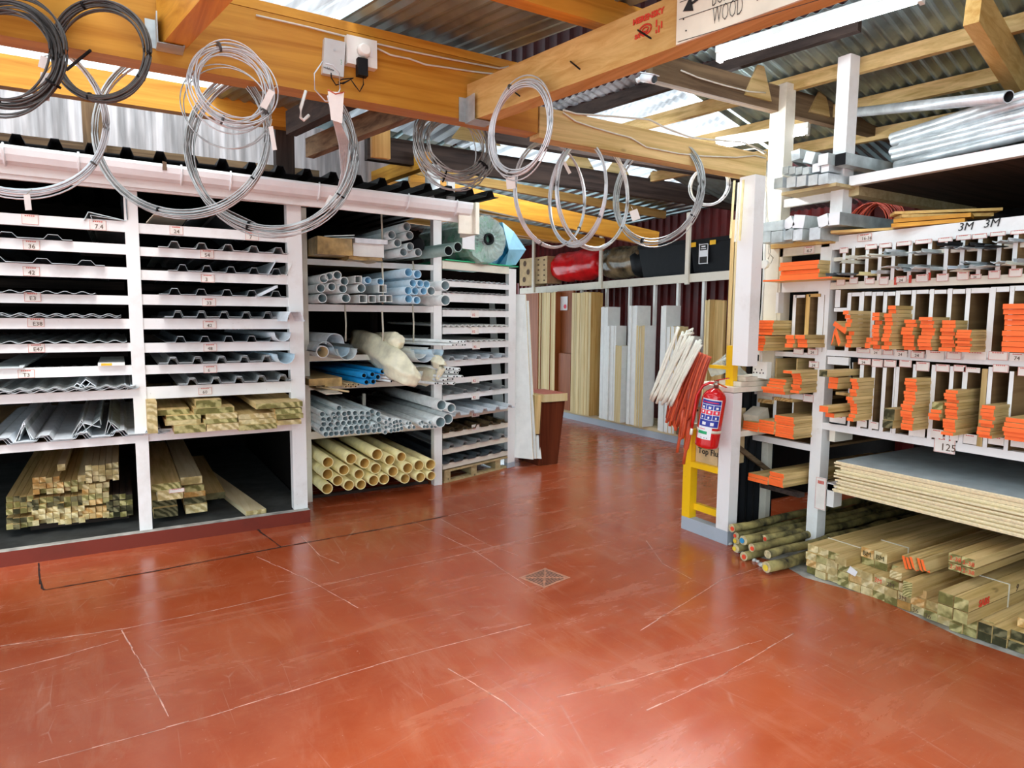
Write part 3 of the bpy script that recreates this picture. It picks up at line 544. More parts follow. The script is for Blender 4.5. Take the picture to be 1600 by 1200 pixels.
for k, (P, Q, R_) in enumerate((((24, 690), (36, 661), (52, 686)), ((28, 689), (39, 664), (50, 686)), ((112, 680), (126, 658), (140, 681)), ((118, 678), (130, 661), (157, 668)), ((128, 676), (156, 655), (158, 664)), ((164, 678), (169, 657), (185, 675)), ((30, 688), (37, 659), (48, 687)), ((167, 677), (174, 660), (190, 673)), ((120, 676), (128, 655), (136, 679)))):
    folded(P, Q, R_, 1.6, .003, ['sheet_white', 'galv_dull', 'sheet_grey'][k % 3], 'bent metal ridge flashing, %s of those on the lowest shelf of the leftmost bay' % ['leftmost', 'second', 'fourth', 'fifth', 'sixth', 'seventh', 'third', 'rightmost', 'middle'][k], 'flashing', 'ridge flashings on the low shelf')
for j in range(3):
    sheet('roof_sheet', corr(5, .21, .017, 'rib'), Y(-40, 690, LIPY).x+.015*j, r1[8]+.003+.007*j, LIPY-.01*j, 2.0, .003, 'sheet_white' if j else 'sheet_grey', 'pale box rib sheet, %s from bottom on the lowest shelf' % nth(j+1), 'roof sheet', 'pale sheets on the lowest shelf')
for k, (xc, yc) in enumerate(((120, 604), (134, 598), (141, 603), (128, 606), (205, 607), (195, 605))):
    folded((xc-9, yc+4), (xc, yc-5), (xc+9, yc+1), 1.3, .003, 'sheet_white', 'pale folded flashing lying on the wavy sheets, %s from left' % nth(k+1), 'flashing', 'flashings on the wavy sheets')
# gutter lengths that poke out of bay two
def halfround(px, py, rpx, Yf, ln, mat, lab, box=False, flip=False, dx=0.0, grp='gutter lengths', t=.003, name='gutter_length'):
    P = Y(px, py, Yf); r = rpx*pxm(P); pr = []
    if box: pr = [(-r, r*.6), (-r*.82, -r*.1), (-r*.55, -r*.55), (r*.55, -r*.55), (r*.82, -r*.1), (r, r*.6), (r*1.08, r*.6), (r*1.08, r*.45)]
    else: pr = [(-r*1.1, .12*r), (-r, .12*r)]+[(r*math.cos(a), r*math.sin(a)) for a in [math.pi+math.pi*k/12 for k in range(13)]]+[(r, .12*r), (r*1.1, .12*r)]
    if flip: pr = [(u, -v) for u, v in pr]
    mb = MB().sheet(pr, t, lambda u, v, w: (P.x+u+(w-Yf)*dx, w, P.z+v), Yf, Yf+ln)
    return mb.build(name, mat, label=lab, cat='gutter length', group=grp)
halfround(462, 494, 13, 4.98, 1.6, 'sheet_white', 'white box gutter length turned upside down on the post of bay two', box=True, flip=True, dx=-.12)
halfround(442, 521, 12, 5.05, 1.5, 'sheet_white', 'white half round gutter length poking out below the box gutter', dx=-.1)
halfround(447, 555, 13, 5.02, 1.6, 'pvc_blue', 'lowest white half round gutter length poking past the second post', dx=-.1)
folded((418, 431), (431, 408), (434, 408), .9, .005, 'sheet_white', 'white angled trim standing at the right end of bay two', 'trim length'); folded((434, 430), (448, 430), (456, 412), .9, .005, 'board_white', 'white bent trim next to the second post', 'trim length')
folded((400, 464), (432, 448), (434, 448), 1.4, .02, 'sheet_white', 'wide pale flashing lying diagonally in bay two', 'flashing')
# deck boards on the shelf of bay two
def plank(name, x0, x1, y0, y1, Yf, ln, mats, lab, cat, grp, skew=0, zz=None):
    a, b = Y(x0, (y0+y1)/2, Yf), Y(x1, (y0+y1)/2, Yf); z0, z1 = Y((x0+x1)/2, y1, Yf).z, Y((x0+x1)/2, y0, Yf).z
    if zz: z0, z1 = zz
    mb = MB().hexa([(a.x, Yf, z0), (b.x, Yf, z0), (b.x+skew, Yf+ln, z0), (a.x+skew, Yf+ln, z0), (a.x, Yf, z1), (b.x, Yf, z1), (b.x+skew, Yf+ln, z1), (a.x+skew, Yf+ln, z1)], 0, {'-y': 1})
    return mb.build(name, mats, label=lab, cat=cat, group=grp)
deck = [(230, 246, 628, 678, 5.0, 'board standing on edge at left'), (246, 296, 640, 649, 5.12, 'left pile, topmost'), (260, 314, 649, 656.5, 5.05, 'left pile, second'), (258, 314, 656.5, 664, 5.03, 'left pile, third'), (272, 322, 664, 677, 5.0, 'left pile, lowest'),
        (306, 346, 625, 639, 5.10, 'middle pile, short block on top'), (303, 366, 637, 648, 5.06, 'middle pile, topmost'), (322, 371, 646, 654.5, 5.03, 'middle pile, second'), (318, 371, 654.5, 661.5, 5.02, 'middle pile, third'), (323, 373, 662, 673, 5.0, 'middle pile, lowest'),
        (372, 430, 646, 654.5, 5.04, 'right pile, topmost'), (373, 432, 654.5, 663, 5.03, 'right pile, middle'), (373, 433, 663, 672, 5.0, 'right pile, lowest'),
        (400, 473, 629, 638, 4.98, 'far right pile, topmost'), (430, 472, 638, 647, 4.98, 'far right pile, second'), (432, 474, 647, 655, 4.96, 'far right pile, third'), (434, 471, 656, 664, 4.97, 'far right pile, lowest')]
zb = r2[8]
for (x0, x1, y0, y1, Yf, lab) in deck:
    plank('deck_board', x0, x1, y0, y1-.6, Yf, 2.1, ['treated_y', 'end_green' if rnd(0, 1) < .5 else 'end_light'], 'treated deck board on the shelf of bay two, '+lab, 'board', 'deck boards in bay two')
# pine battens on the kerb slab of bay one: bundles of small squares
def batten_bundle(xc, yc, nx, nz, step, Yf, mats, where, lo=0, ln=1.9, missing=()):
    P = Y(xc, yc, Yf); st = step*pxm(P); base = None; k = 0
    for j in range(nz):
        for i in range(nx):
            if (i, j) in missing: continue
            mb = MB().box(0, st*.94, 0, ln, 0, st*.94, 0, {'-y': 1}); d = rnd(-.03, .03)
            o = mb.build('pine_batten', [mats[0], random.choice(mats[1:])], label='pine batten end, %s row up, %s along, in the %s bundle' % (nth(j+1), nth(i+1), where), cat='batten', group='bundled battens in bay one')
            o.location = (P.x+st*(i+.5), Yf+ln/2+d, P.z+st*j)
E_ = ['end_light', 'end_pine', 'end_green']; D_ = ['end_green', 'end_dark', 'end_dark']
for (x, y, nx, nz, mats, wh) in ((10, 828, 4, 2, ['treated_y', 'end_green', 'end_dark'], 'bottom left'), (10, 804, 4, 3, ['treated_y']+D_, 'dark left'),
        (51, 821, 4, 3, ['treated_y', 'end_light', 'end_light'], 'pale bottom second'), (51, 797, 4, 2, ['treated_y']+D_, 'dark second'), (51, 774, 4, 3, ['treated_y']+E_, 'upper second'),
        (91, 820, 4, 3, ['treated_y', 'end_light', 'end_light'], 'pale bottom third'), (90, 794, 4, 2, ['treated_y']+D_, 'dark third'), (90, 770, 4, 2, ['treated_y']+E_, 'upper third'),
        (129, 812, 4, 2, ['treated_y', 'end_light', 'end_pine'], 'bottom fourth'), (129, 790, 4, 3, ['treated_y']+E_, 'middle fourth'), (129, 766, 4, 1, ['treated_y', 'end_light'], 'thin fourth'), (134, 754, 5, 3, ['palepine_y', 'end_light'], 'pale topmost'), (167, 810, 4, 4, ['darkwood_y', 'end_dark', 'end_dark', 'end_green'], 'dark rightmost')):
    batten_bundle(x, y, nx, nz, 9.0 if wh != 'pale topmost' else 9.0, 5.45, mats, wh)
for (x, y, wh) in ((90, 736, 'single pine batten lying loose above the left bundles, pointing outward'), (122, 753, 'single pine batten lying beside the pale topmost bundle')):
    P = Y(x, y, 5.42); MB().box(P.x, P.x+.045, 5.42, 7, P.z, P.z+.045, 0, {'-y': 1}).build('pine_batten', ['palepine_y', 'end_light'], label=wh, cat='batten')
MB().box(-.60, .0, 5.6, 5.66, .09, .135).build('bearer', 'darkwood_x', label='dark timber bearer under the batten bundles', cat='bearer')
for (x0, x1, y0, y1, Yf, ln, mats, lab, sk) in ((237, 282, 755, 767, 5.30, 1.8, ['treated_y', 'end_green'], 'thick plank on top of the left pile on the slab of bay two', 0), (246, 286, 766, 781, 5.28, 1.7, ['palepine_y', 'end_light'], 'pale thick plank second in the left pile on the slab', 0),
        (238, 276, 780, 793, 5.4, 1.7, ['treated_y', 'end_dark'], 'dark plank third in the left pile on the slab', 0), (240, 278, 793, 808, 5.35, 1.6, ['treated_y', 'end_dark'], 'lowest plank in the left pile on the slab', 0),
        (282, 316, 745, 757, 5.38, 1.7, ['palepine_y', 'end_light'], 'topmost plank in the middle pile on the slab', 0), (287, 319, 758, 768, 5.4, 1.7, ['treated_y', 'end_green'], 'second plank in the middle pile on the slab', 0), (287, 321, 768, 776, 5.4, 1.7, ['treated_y', 'end_pine'], 'third plank in the middle pile on the slab', 0),
        (287, 322, 777, 787, 5.4, 1.7, ['treated_y', 'end_dark'], 'fourth plank in the middle pile on the slab', 0), (290, 324, 788, 801, 5.38, 1.7, ['treated_y', 'end_light'], 'lowest plank in the middle pile on the slab', 0),
        (322, 352, 770, 780, 5.6, 1.6, ['treated_y', 'end_dark'], 'short dark plank behind on the slab of bay two', 0), (384, 416, 797, 804, 5.22, 1.9, ['palepine_y', 'end_light'], 'long pale plank lying alone at the right of the slab', -.25)):
    plank('plank', x0, x1, y0, y1, Yf, ln, mats, lab, 'plank', 'planks on the slab of bay two', sk)
P = Y(266, 766, 5.27); price(264, 762, 24, 9, 'Y', 5.275, bpy.data.objects['plank.001'], '')

# ================================================================== PIPE RACK
PY = 5.7
pr_ = empty('pipe_rack', (1.95, 5.75, 0), 'white rack of plastic pipes beside the slatted sheet rack', 'rack')
MB().box(Y(473, 600, PY).x, Y(484.5, 600, PY).x, PY, PY+.07, 0, 2.5).build('post', 'cream_paint', pr_)
MB().box(Y(678, 600, PY).x, Y(690.5, 600, PY).x, PY, PY+.07, 0, 2.52).build('post', 'white_paint', pr_)
MB().box(Y(473, 600, PY).x, Y(484.5, 600, PY).x, 7.5, 7.57, 0, 2.5).box(Y(678, 600, PY).x, Y(690.5, 600, PY).x, 7.5, 7.57, 0, 2.5).build('rear_post', 'darkwood_z', pr_)
xa, xb = Y(484.5, 600, PY).x, Y(678, 600, PY).x; zsh = []
for (a, b) in ((404, 413), (475, 486), (556, 565), (602, 610), (676, 687)):
    z1, z0 = Y(480, a, PY).z, Y(480, b, PY).z; zsh.append(z1)
    MB().box(xa, xb, PY+.005, PY+.04, z0, z1).build('shelf_edge', 'cream_paint' if a > 500 else 'white_paint', pr_)
    MB().box(xa, xb, PY+.04, 7.5, z1-.025, z1-.003).build('shelf_board', 'ply_y', pr_)
for (x, y0, y1) in ((569, 612, 640),):
    P = Y(x, y0, 6.2); Q = Y(x, y1, 6.2); MB().box(P.x-.015, P.x+.015, 6.2, 6.23, zsh[3 if y0 > 600 else 1] if 0 else Q.z+.02, P.z-.02).build('inner_batten', 'cream_paint', pr_)
def pipes(lst, Yf, ln, mat, matin, lab, grp, name='plastic_pipe', square=False, dx=0, th=.86, jit=.02, rows=None):
    for k, (x, y, r) in enumerate(lst):
        P = Y(x, y, Yf); rr = r*pxm(P)*.98; d = rnd(-jit, jit)
        p0 = Vector((P.x, P.y+d, P.z)); p1 = p0+Vector((dx, ln, 0))
        L = (lab % rows[k]) if rows else (lab % nth(k+1))
        if square:
            mb = MB(); q = rr*.92
            for (u0, u1, v0, v1) in ((-q, q, q*.84, q), (-q, q, -q, -q*.84), (-q, -q*.84, -q*.84, q*.84), (q*.84, q, -q*.84, q*.84)): mb.box(p0.x+u0, p0.x+u1, p0.y, p0.y+ln, p0.z+v0, p0.z+v1, 0)
            mb.build(name, [mat], label=L, cat='pipe', group=grp)
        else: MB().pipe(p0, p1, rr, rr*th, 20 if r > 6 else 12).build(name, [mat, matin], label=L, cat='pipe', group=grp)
def rw(names_counts):
    out = []
    for nm, c in names_counts:
        for i in range(c): out.append('%s from left in the %s' % (nth(i+1), nm))
    return out
# yellow pipes: centres measured at Y=5.45
yl = [(511, 763, 9), (528, 751, 8.6), (545, 758, 8.6), (564, 757, 8), (583, 750, 8.6), (600, 748.5, 8.6), (633, 748, 8), (656, 745, 8), (673, 743, 7.2),
      (512, 741, 9), (537, 734, 8.8), (561, 741, 8.3), (587, 732, 8.8), (614, 736.5, 8.6),
      (512, 722, 9), (548, 716.5, 9), (569.5, 723.5, 8.6), (609.5, 719, 8.4), (626.5, 713.5, 8), (636, 731, 8.8), (655, 727.5, 8.8), (673, 726, 8.8), (589, 710, 9.3)]
yl = [p for p in yl if p[2] > 2]
yrows = rw([('bottom row', 9), ('middle row', 5), ('top row', 8)])+['stacked topmost of all']
pipes(yl, 5.45, 2.0, 'pvc_yellow', 'pvc_yin', 'large yellow drain pipe on the floor, %s', 'yellow drain pipes', jit=.015, rows=yrows)
MB().box(xa+.02, xb-.02, 5.80, 5.84, .0, .025).build('floor_bearer', 'darkwood_x', label='dark bearer on the floor under the yellow pipes', cat='bearer')
# the packed grey pipes: hexagonal pile
lst = []; nm = []
def _row(y, xs, r, rowname):
    for i, x in enumerate(xs): lst.append((x, y[i] if isinstance(y, list) else y, r)); nm.append('%s from left in the %s row' % (nth(i+1), rowname))
_row([678, 677.5, 677, 676.5, 676, 675, 674.5, 674, 673.5, 673, 672], [508.5, 517, 526, 534, 542.5, 551, 559, 568, 576.5, 585, 593], 4.45, 'bottom')
_row([670.5, 670, 670, 669.5, 668, 667.5, 667, 666.5, 666, 665.5, 665], [503, 513, 525, 539, 548, 556, 564.5, 573, 583, 592, 585.5], 4.45, 'second')
_row([656, 655.5, 661.5, 661, 660.5, 660, 659.5, 659, 664], [505.5, 514.5, 527, 536.5, 546, 554.5, 563, 571.5, 584.5], 4.45, 'third')
_row([662.5, 663, 654, 653.5, 653, 652, 652.5, 652, 655.5], [506, 516, 540, 549, 557.5, 566, 576, 523, 592], 4.45, 'fourth')
_row([647.5, 647, 646.5, 646.5, 646, 645.5, 646, 646, 643.5, 647], [504.5, 520, 529, 537.5, 546, 554.5, 566, 574, 582, 592], 4.45, 'fifth'); _row([638], [531], 4.45, 'loose top')
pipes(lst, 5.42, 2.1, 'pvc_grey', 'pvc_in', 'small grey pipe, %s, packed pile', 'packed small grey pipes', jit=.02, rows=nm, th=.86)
lst = []; nm = []
_row([675, 672.5, 672, 671.5, 669.5], [601.5, 610, 617, 622.5, 628], 3.5, 'bottom'); _row([668, 666, 666, 665.5, 664], [604, 609.5, 616, 622, 628], 3.2, 'second'); _row([659.5, 663, 660, 659, 658.5, 655], [602, 610, 615, 620.5, 626.5, 608], 3.2, 'upper')
_row([667.5, 668, 666.5, 666.5, 667, 666], [638.5, 648, 662, 667.5, 675, 680], 3.1, 'right bottom'); _row([661.5, 661.5, 662, 660, 660, 658.5], [637.5, 642, 657.5, 660.5, 672, 676], 3.1, 'right upper')
pipes(lst, 5.45, 2.1, 'pvc_white', 'pvc_in', 'thin white conduit pipe, %s of the thin bundle', 'thin conduit pipes', jit=.02, rows=nm, th=.82)
pipes([(690, 633, 8.6), (703, 637, 7.6), (686, 659, 8.8), (702, 655, 8.6)], 5.40, 2.0, 'pvc_white', 'pvc_in', 'large cream pipe poking past the white post, %s', 'large pipes past the post', rows=['upper left one', 'upper right one', 'lower left one', 'lower right one'], jit=.03)
# blue pipes
pipes([(572, 597, 4.6), (584, 596.5, 4.6), (569.5, 587, 4.6), (581.5, 585, 4.6), (590.5, 589, 4.6), (597.5, 580.5, 4.2)], 5.42, 1.7, 'blue_pipe', 'black', 'bright blue water pipe, %s', 'blue water pipes', dx=-.15, rows=['bottom left', 'bottom right', 'middle left', 'middle', 'middle right', 'topmost'], th=.7)
# white/blue big pipes on second shelf
pipes([(503, 466, 7.5), (539.5, 466, 7.3)], 5.44, 1.9, 'pvc_white', 'pvc_in', 'white pipe at left of the second shelf, %s of the bottom row', 'second shelf pipes')
pipes([(566.5, 467, 7), (582, 467, 6.4), (597, 466.5, 6), (609, 466.5, 5.8)], 5.44, 1.9, 'pvc_white', 'pvc_in', 'square white downpipe, %s of those on the second shelf', 'square downpipes', 'downpipe', True)
pipes([(639, 467, 6.8), (650, 469, 6.2), (630 + 7, 454, 6.8), (649, 454.5, 6.2), (660.5, 455, 6), (644, 442.5, 6.3), (655.5, 443, 6), (667.5, 444, 6), (639, 425.5, 7), (651.5, 428.5, 6.8)], 5.40, 1.9, 'pvc_blue', 'pvc_in_blue', 'pale blue pipe, %s, second shelf right pile', 'pale blue pipes', dx=-.06,
      rows=['bottom left', 'bottom right', 'second row left', 'second row middle', 'second row right', 'third row left', 'third row middle', 'third row right', 'top left', 'top right'])
pipes([(675, 454.5, 7.2), (696, 446, 8), (696.5, 469, 8.5)], 5.38, 1.9, 'pvc_white', 'pvc_in', 'wide pale pipe at the right end of the second shelf, %s', 'wide pale pipes', dx=-.1, rows=['left behind the post', 'upper one past the post', 'lower one past the post'])
pipes([(502, 450, 7.2), (519, 448, 6.6), (536, 451, 7), (505.5, 435.5, 7), (514, 432, 6), (526.5, 430, 6.8), (537, 439.5, 6.8), (565.5, 450, 7.2)], 5.46, 1.9, 'pvc_white', 'pvc_in', 'white pipe at left on the second shelf, %s', 'second shelf pipes', rows=['second row first', 'second row second', 'second row third', 'third row first', 'third row second', 'topmost dark mouthed', 'third row last', 'brown mouthed in the middle'])
pipes([(561, 436.5, 6.3), (598.5, 451, 7)], 5.45, 1.8, 'pvc_white', 'pvc_in', 'square white downpipe lying above the others, %s', 'square downpipes', 'downpipe', True, rows=['left one', 'right one'])
pipes([(574, 438, 5.8), (595, 440, 5.8)], 5.47, 1.8, 'pvc_blue', 'pvc_in_blue', 'pale blue pipe in the middle of the second shelf, %s', 'pale blue pipes', rows=['left one', 'right one'])
# top shelf
pipes([(636, 354, 6.8), (612, 367, 6.8), (639, 368, 6.8), (622, 379.5, 6.7), (641.5, 385, 6.3), (630, 394, 6.7), (653, 394.5, 6.5)], 5.45, 1.9, 'pvc_grey', 'pvc_in', 'grey white pipe on the top shelf, %s', 'top shelf pipes', dx=-.12, rows=['topmost', 'left of the second row', 'right of the second row', 'left of the third row', 'middle right', 'bottom left', 'bottom right'])
pipes([(700, 392, 8.2), (715, 386, 8)], 5.35, 1.9, 'green_pipe', 'black', 'greenish wide pipe poking past the post on the top shelf, %s', 'greenish wide pipes', dx=-.3, rows=['nearer one', 'further one'])
P = Y(652, 378, 5.6); MB().lathe([(.05, 0), (.07, .02), (.07, .5), (.055, .52)], (P.x+.02, 5.62, P.z-.02), 16, 0, (0, 1, 0)).build('drain_coil', 'black_plastic', label='black ribbed drain roll behind the grey pipes on the top shelf', cat='roll')
def pkg(x0, x1, y0, y1, Yf, ln, mat, lab, cat, name, jig=.006, dz=0, sk=0):
    a, b = Y(x0, y1, Yf), Y(x1, y0, Yf); mb = MB(); nx, ny, nz = 5, 7, 3
    from itertools import product
    def pt(i, j, k): return (a.x+(b.x-a.x)*i/nx+sk*j/ny, Yf+ln*j/ny, a.z+(b.z-a.z)*k/nz+dz*j/ny)
    for (i, j) in product(range(nx), range(ny)):
        for k in (0, nz): mb.quad([pt(i, j, k), pt(i+1, j, k), pt(i+1, j+1, k), pt(i, j+1, k)])
    for (i, k) in product(range(nx), range(nz)):
        for j in (0, ny): mb.quad([pt(i, j, k), pt(i+1, j, k), pt(i+1, j, k+1), pt(i, j, k+1)])
    for (j, k) in product(range(ny), range(nz)):
        for i in (0, nx): mb.quad([pt(i, j, k), pt(i, j+1, k), pt(i, j+1, k+1), pt(i, j, k+1)])
    return mb.jig(jig, 9).build(name, mat, label=lab, cat=cat)
pkg(496, 550, 373, 396, 5.42, 1.2, 'wrap_brown', 'brown paper package of trims on the top shelf at left', 'package', 'wrapped_package', .01)
pkg(552, 600, 382, 400, 5.5, 1.3, 'board_white', 'stack of white plastic trims in torn wrap on the top shelf', 'package', 'trim_stack', .006)
pkg(555, 606, 375, 379, 5.46, 1.3, 'sheet_white', 'white flat trims on top of the torn wrapped stack', 'trim', 'trim_stack', .004)
pkg(545, 597, 396, 406, 5.52, .5, 'wrap_brown', 'torn brown plastic wrap under the white trims', 'wrap', 'torn_wrap', .02)
mb = MB().sheet([(0, .10), (.0, 0), (.27, .025), (.27, .045), (.02, .02)], .006, lambda u, v, w: (Y(503, 372, 5.45).x+u, w, Y(503, 372, 5.45).z+v), 5.45, 6.6); mb.build('gutter_length', 'pvc_grey', label='grey channel trim lying on the brown package', cat='trim')
# third shelf
halfround(508, 548, 14, 5.40, 1.8, 'sheet_white', 'white half round gutter lying face down at left of the third shelf', flip=True); halfround(524, 535, 14, 5.38, 1.8, 'sheet_white', 'white gutter length on top at left of the third shelf', dx=-.08, flip=True)
pipes([(505, 550, 10)], 5.43, 1.6, 'pvc_white', 'cardboard', 'large white pipe with a brownish mouth at left of the third shelf%.0s', 'third shelf pipes', rows=[''])
halfround(534, 545, 12, 5.36, 1.8, 'pvc_blue', 'open half round gutter at left of the third shelf', dx=-.1); halfround(543, 547, 15, 5.34, 1.8, 'pvc_white', 'widest half round gutter at left of the third shelf', dx=-.1)
def wrap(path, rad, mat, lab, name='wrapped_bundle', j=.012, cat='bundle'):
    P, Q = [], []
    for i in range(len(path)-1):
        for u in range(6): P.append(path[i].lerp(path[i+1], u/6)); Q.append(rad[i]*(1-u/6)+rad[i+1]*u/6)
    P.append(path[-1]); Q.append(rad[-1])
    m = MB().tube(P, Q, 22)
    for i, p in enumerate(P):
        for k in range(22): v = Vector(m.v[i*22+k]); f = 1+.10*math.sin(k*2*math.pi*5/22+i*.18)-.12*math.cos(k*4*math.pi/22); m.v[i*22+k] = tuple(p+(v-p)*f)
    return m.jig(j*.7, 4).jig(j*.10, 30).build(name, mat, label=lab, cat=cat)
wrap([Y(560, 532, 6.3), Y(590, 545, 5.7), Y(620, 570, 5.35), Y(640, 588, 5.22), Y(700-46, 596, 5.2)], [.10, .12, .12, .085, .05], 'wrap_cream', 'cream plastic wrapped bundle hanging out of the third shelf')
wrap([Y(590, 530, 6.2), Y(608, 534, 5.6), Y(620, 533, 5.4), Y(628, 530, 5.34)], [.06, .08, .07, .03], 'wrap_cream', 'upper end of cream wrap puffing out over the white post')
halfround(650, 582, 11, 5.2, 1.0, 'pvc_white', 'pale gutter end poking out of the cream wrap', dx=-.2, flip=False); pipes([(649, 589, 10)], 5.22, 1.2, 'pvc_white', 'pvc_in', 'white capped pipe at the end of the cream wrap%.0s', 'wrapped pipes', rows=[''], dx=-.25)
halfround(663, 549, 17, 5.36, 1.8, 'sheet_white', 'wide white gutter right of the wrapped bundle on the third shelf', dx=-.35); halfround(684, 548, 10, 5.32, 1.7, 'pvc_blue', 'small open gutter in torn wrap right of the white post', dx=-.35); halfround(655, 545, 15, 5.40, 1.8, 'pvc_white', 'white gutter nested under the wide one on the third shelf', dx=-.35)
wrap([Y(650, 585, 5.75), Y(668, 588, 5.5), Y(680, 588, 5.38)], [.075, .08, .05], 'wrap_cream', 'cream wrapped roll on the fourth shelf by the post')
wrap([Y(676, 560, 5.40), Y(684, 565, 5.34), Y(692, 570, 5.3), Y(684, 592, 5.33)], [.03, .055, .035, .012], 'wrap_cream', 'torn cream wrap dangling in front of the white post', j=.03, cat='wrap')
lst = [(686+rnd(-4, 30), 580+rnd(-5, 18), 2.1) for _ in range(0)]
k = 0
for row in range(5):
    for i in range(6-row % 2): lst.append((681+i*6.3+row*3.2-(row > 3)*4, 599-row*5.6+rnd(-.8, .8), 2.4)); k += 1
pipes(lst, 5.30, 1.9, 'pvc_white', 'black', 'thin white conduit under the torn wrap, %s', 'thin conduits at the post', dx=-.5, th=.62, jit=.05, rows=['%s of the %s row from bottom' % (nth(i % 6+1), nth(i//6+1)) for i in range(len(lst))])
lst = []
for row in range(2):
    for i in range(6): lst.append((704+i*4.6, 534+row*5-(0), 2.2))
pipes(lst, 5.25, 1.9, 'pvc_white', 'black', 'thin white conduit tied at the right rack rail, %s', 'tied conduits above', dx=-.55, th=.6, jit=.05)
for k, y in enumerate((571, 576, 581)):
    pipes([(612+k*0, y+15-.0, 1.9)], 5.35, 1.7, 'pvc_white', 'black', 'thin white tube beside the blue pipes, '+['upper', 'middle', 'lower'][k]+'%.0s', 'thin tubes by the blue pipes', dx=-.3, rows=[''])
for (x0, x1, y0, y1, lab) in ((483, 509, 591, 603, 'brown wrapped trim bundle at left of the fourth shelf'), (508, 534, 590, 604, 'second brown wrapped trim bundle on the fourth shelf')):
    pkg(x0, x1, y0, y1, 5.46, 1.5, 'wrap_brown', lab, 'package', 'wrapped_package', .005)
P, Q = Y(495, 604, 5.5), Y(545, 612, 5.25); MB().tube([P, Q], .008, 8).build('copper_tube', 'cardboard', label='thin copper tube poking out below the brown bundles', cat='tube')
P = Y(498, 604, 5.6); MB().beam(Y(492, 603, 5.75), Y(522, 616, 5.3), .14, .006).build('trim_strip', 'cardboard_pale', label='flat beige strip sagging out below the brown bundles', cat='strip')
for i, x in enumerate((537, 541, 545, 549, 553, 557)): pipes([(x+3, 604-(i % 2)*3, 2)], 5.5, 1.5, 'cardboard', 'black', 'thin brown tube on the fourth shelf, %s from left%%.0s' % nth(i+1), 'thin brown tubes', rows=[''], th=.6)
for k, (x, y0, y1) in enumerate(((595.5, 322, 402), (597, 410, 475), (597, 486, 545), (539, 476, 534), (645, 476, 535), (645, 408, 430))):
    a, b = Y(x, y0, 5.52 if k < 3 else 5.6), Y(x+1, y1, 5.52 if k < 3 else 5.6); MB().tube([a, (a+b)/2+Vector((.006, 0, 0)), b], .008 if k < 3 else .007, 6).build('hanging_strap', 'string', label=['frayed strap from the gutter to the top shelf', 'frayed strap between top and second shelf', 'frayed strap between second and third shelf', 'short frayed strap at left under the second shelf', 'short frayed strap at right under the second shelf', 'knotted strap right of the top shelf pipes'][k], cat='strap')

# ================================================================== ANGLED SHEET RACK AT THE END
AP = Vector((2.62, 5.705, 0)); AU = Vector((.949, .314, 0)).normalized(); AV = Vector((-AU.y, AU.x, 0)); AW = Vector((0, 1, 0))
def ang(x, y, off=0): return onp(x, y, AP-AV*off, AV)
def au(P): return (P-AP).dot(AU)
def abox(mb, u0, u1, v0, v1, z0, z1, m=0, fm=None):
    q = lambda u, v, z: AP+AU*u+AW*v+Vector((0, 0, z)); return mb.hexa([q(u0, v0, z0), q(u1, v0, z0), q(u1, v1, z0), q(u0, v1, z0), q(u0, v0, z1), q(u1, v0, z1), q(u1, v1, z1), q(u0, v1, z1)], m, fm)
ar = empty('sheet_rack', AP+AU*.45, 'narrow white rack of wavy clear roof sheets on a pallet', 'rack')
uR0, uR1 = au(ang(794, 600)), au(ang(805, 600))
abox(MB(), uR0, uR1, 0, .07, .0, ang(800, 420).z).build('post', 'white_paint', ar)
abox(MB(), uR0-.001, uR1+.001, -.001, .071, .0, .055).build('post_foot', 'grey_paint', ar)
zt = ang(745, 412).z; abox(MB(), 0, uR0, 0, .03, ang(745, 424).z, zt).build('top_rail', 'cream_paint', ar)
ARA = [(442, 450), (460, 473), (485, 495), (511, 521), (534, 544), (561, 570), (588, 596), (612, 620), (641, 649), (668, 676), (692, 700), (714, 722)]
az = []
for (a, b) in ARA:
    z1, z0 = ang(745, a).z, ang(745, b).z; az.append(z1); abox(MB(), 0, uR0, 0, .03, z0, z1).build('shelf_rail', 'white_paint' if a < 640 else 'cream_paint', ar)
abox(MB(), -.02, uR1, 1.7, 1.76, 0, 2.1).build('rear_panel', 'void_shade', ar)
abox(MB(), uR1-.03, uR1, .08, 1.7, .1, 2.0).build('side_panel', 'void_shade', ar)
zp = ang(745, 724).z
mb = MB(); abox(mb, .02, uR0, .0, 1.2, zp-.02, zp); [abox(mb, u, u+.08, .02, 1.2, .02, zp-.02) for u in (.03, .40, .76)]; abox(mb, .02, uR0, .02, .10, 0, .02); mb.build('pallet', 'grip_wood', label='wooden pallet under the angled sheet rack', cat='pallet')
for (x, y) in ((736, 485), (736, 511), (738, 535), (737, 588), (737, 614), (737, 641), (737, 662)):
    P0, P1 = ang(x, y+11, .001), ang(x+12, y, .001); t = MB(); abox(t, au(P0), au(P1), -.003, 0, P0.z, P1.z); o = t.build('price_tag', 'paper', ar)
    lettering('R2', ang(x+2, y+9, .004), AU, (0, 0, 1), .035, 'tag_red', o, 'number')
asp = [(0, 'sine', 'sheet_white', 1), (1, 'sine', 'sheet_grey', 1), (2, 'sine', 'sheet_grey', 1), (3, 'sine', 'board_white', 2), (4, 'sine', 'board_white', 1), (5, 'rib', 'sheet_white', 2), (7, 'rib', 'sheet_grey', 1), (8, 'rib', 'sheet_white', 2), (9, 'rib', 'oldwood_x', 2), (10, 'rib', 'sheet_grey', 2), (11, 'rib', 'sheet_dark', 2)]
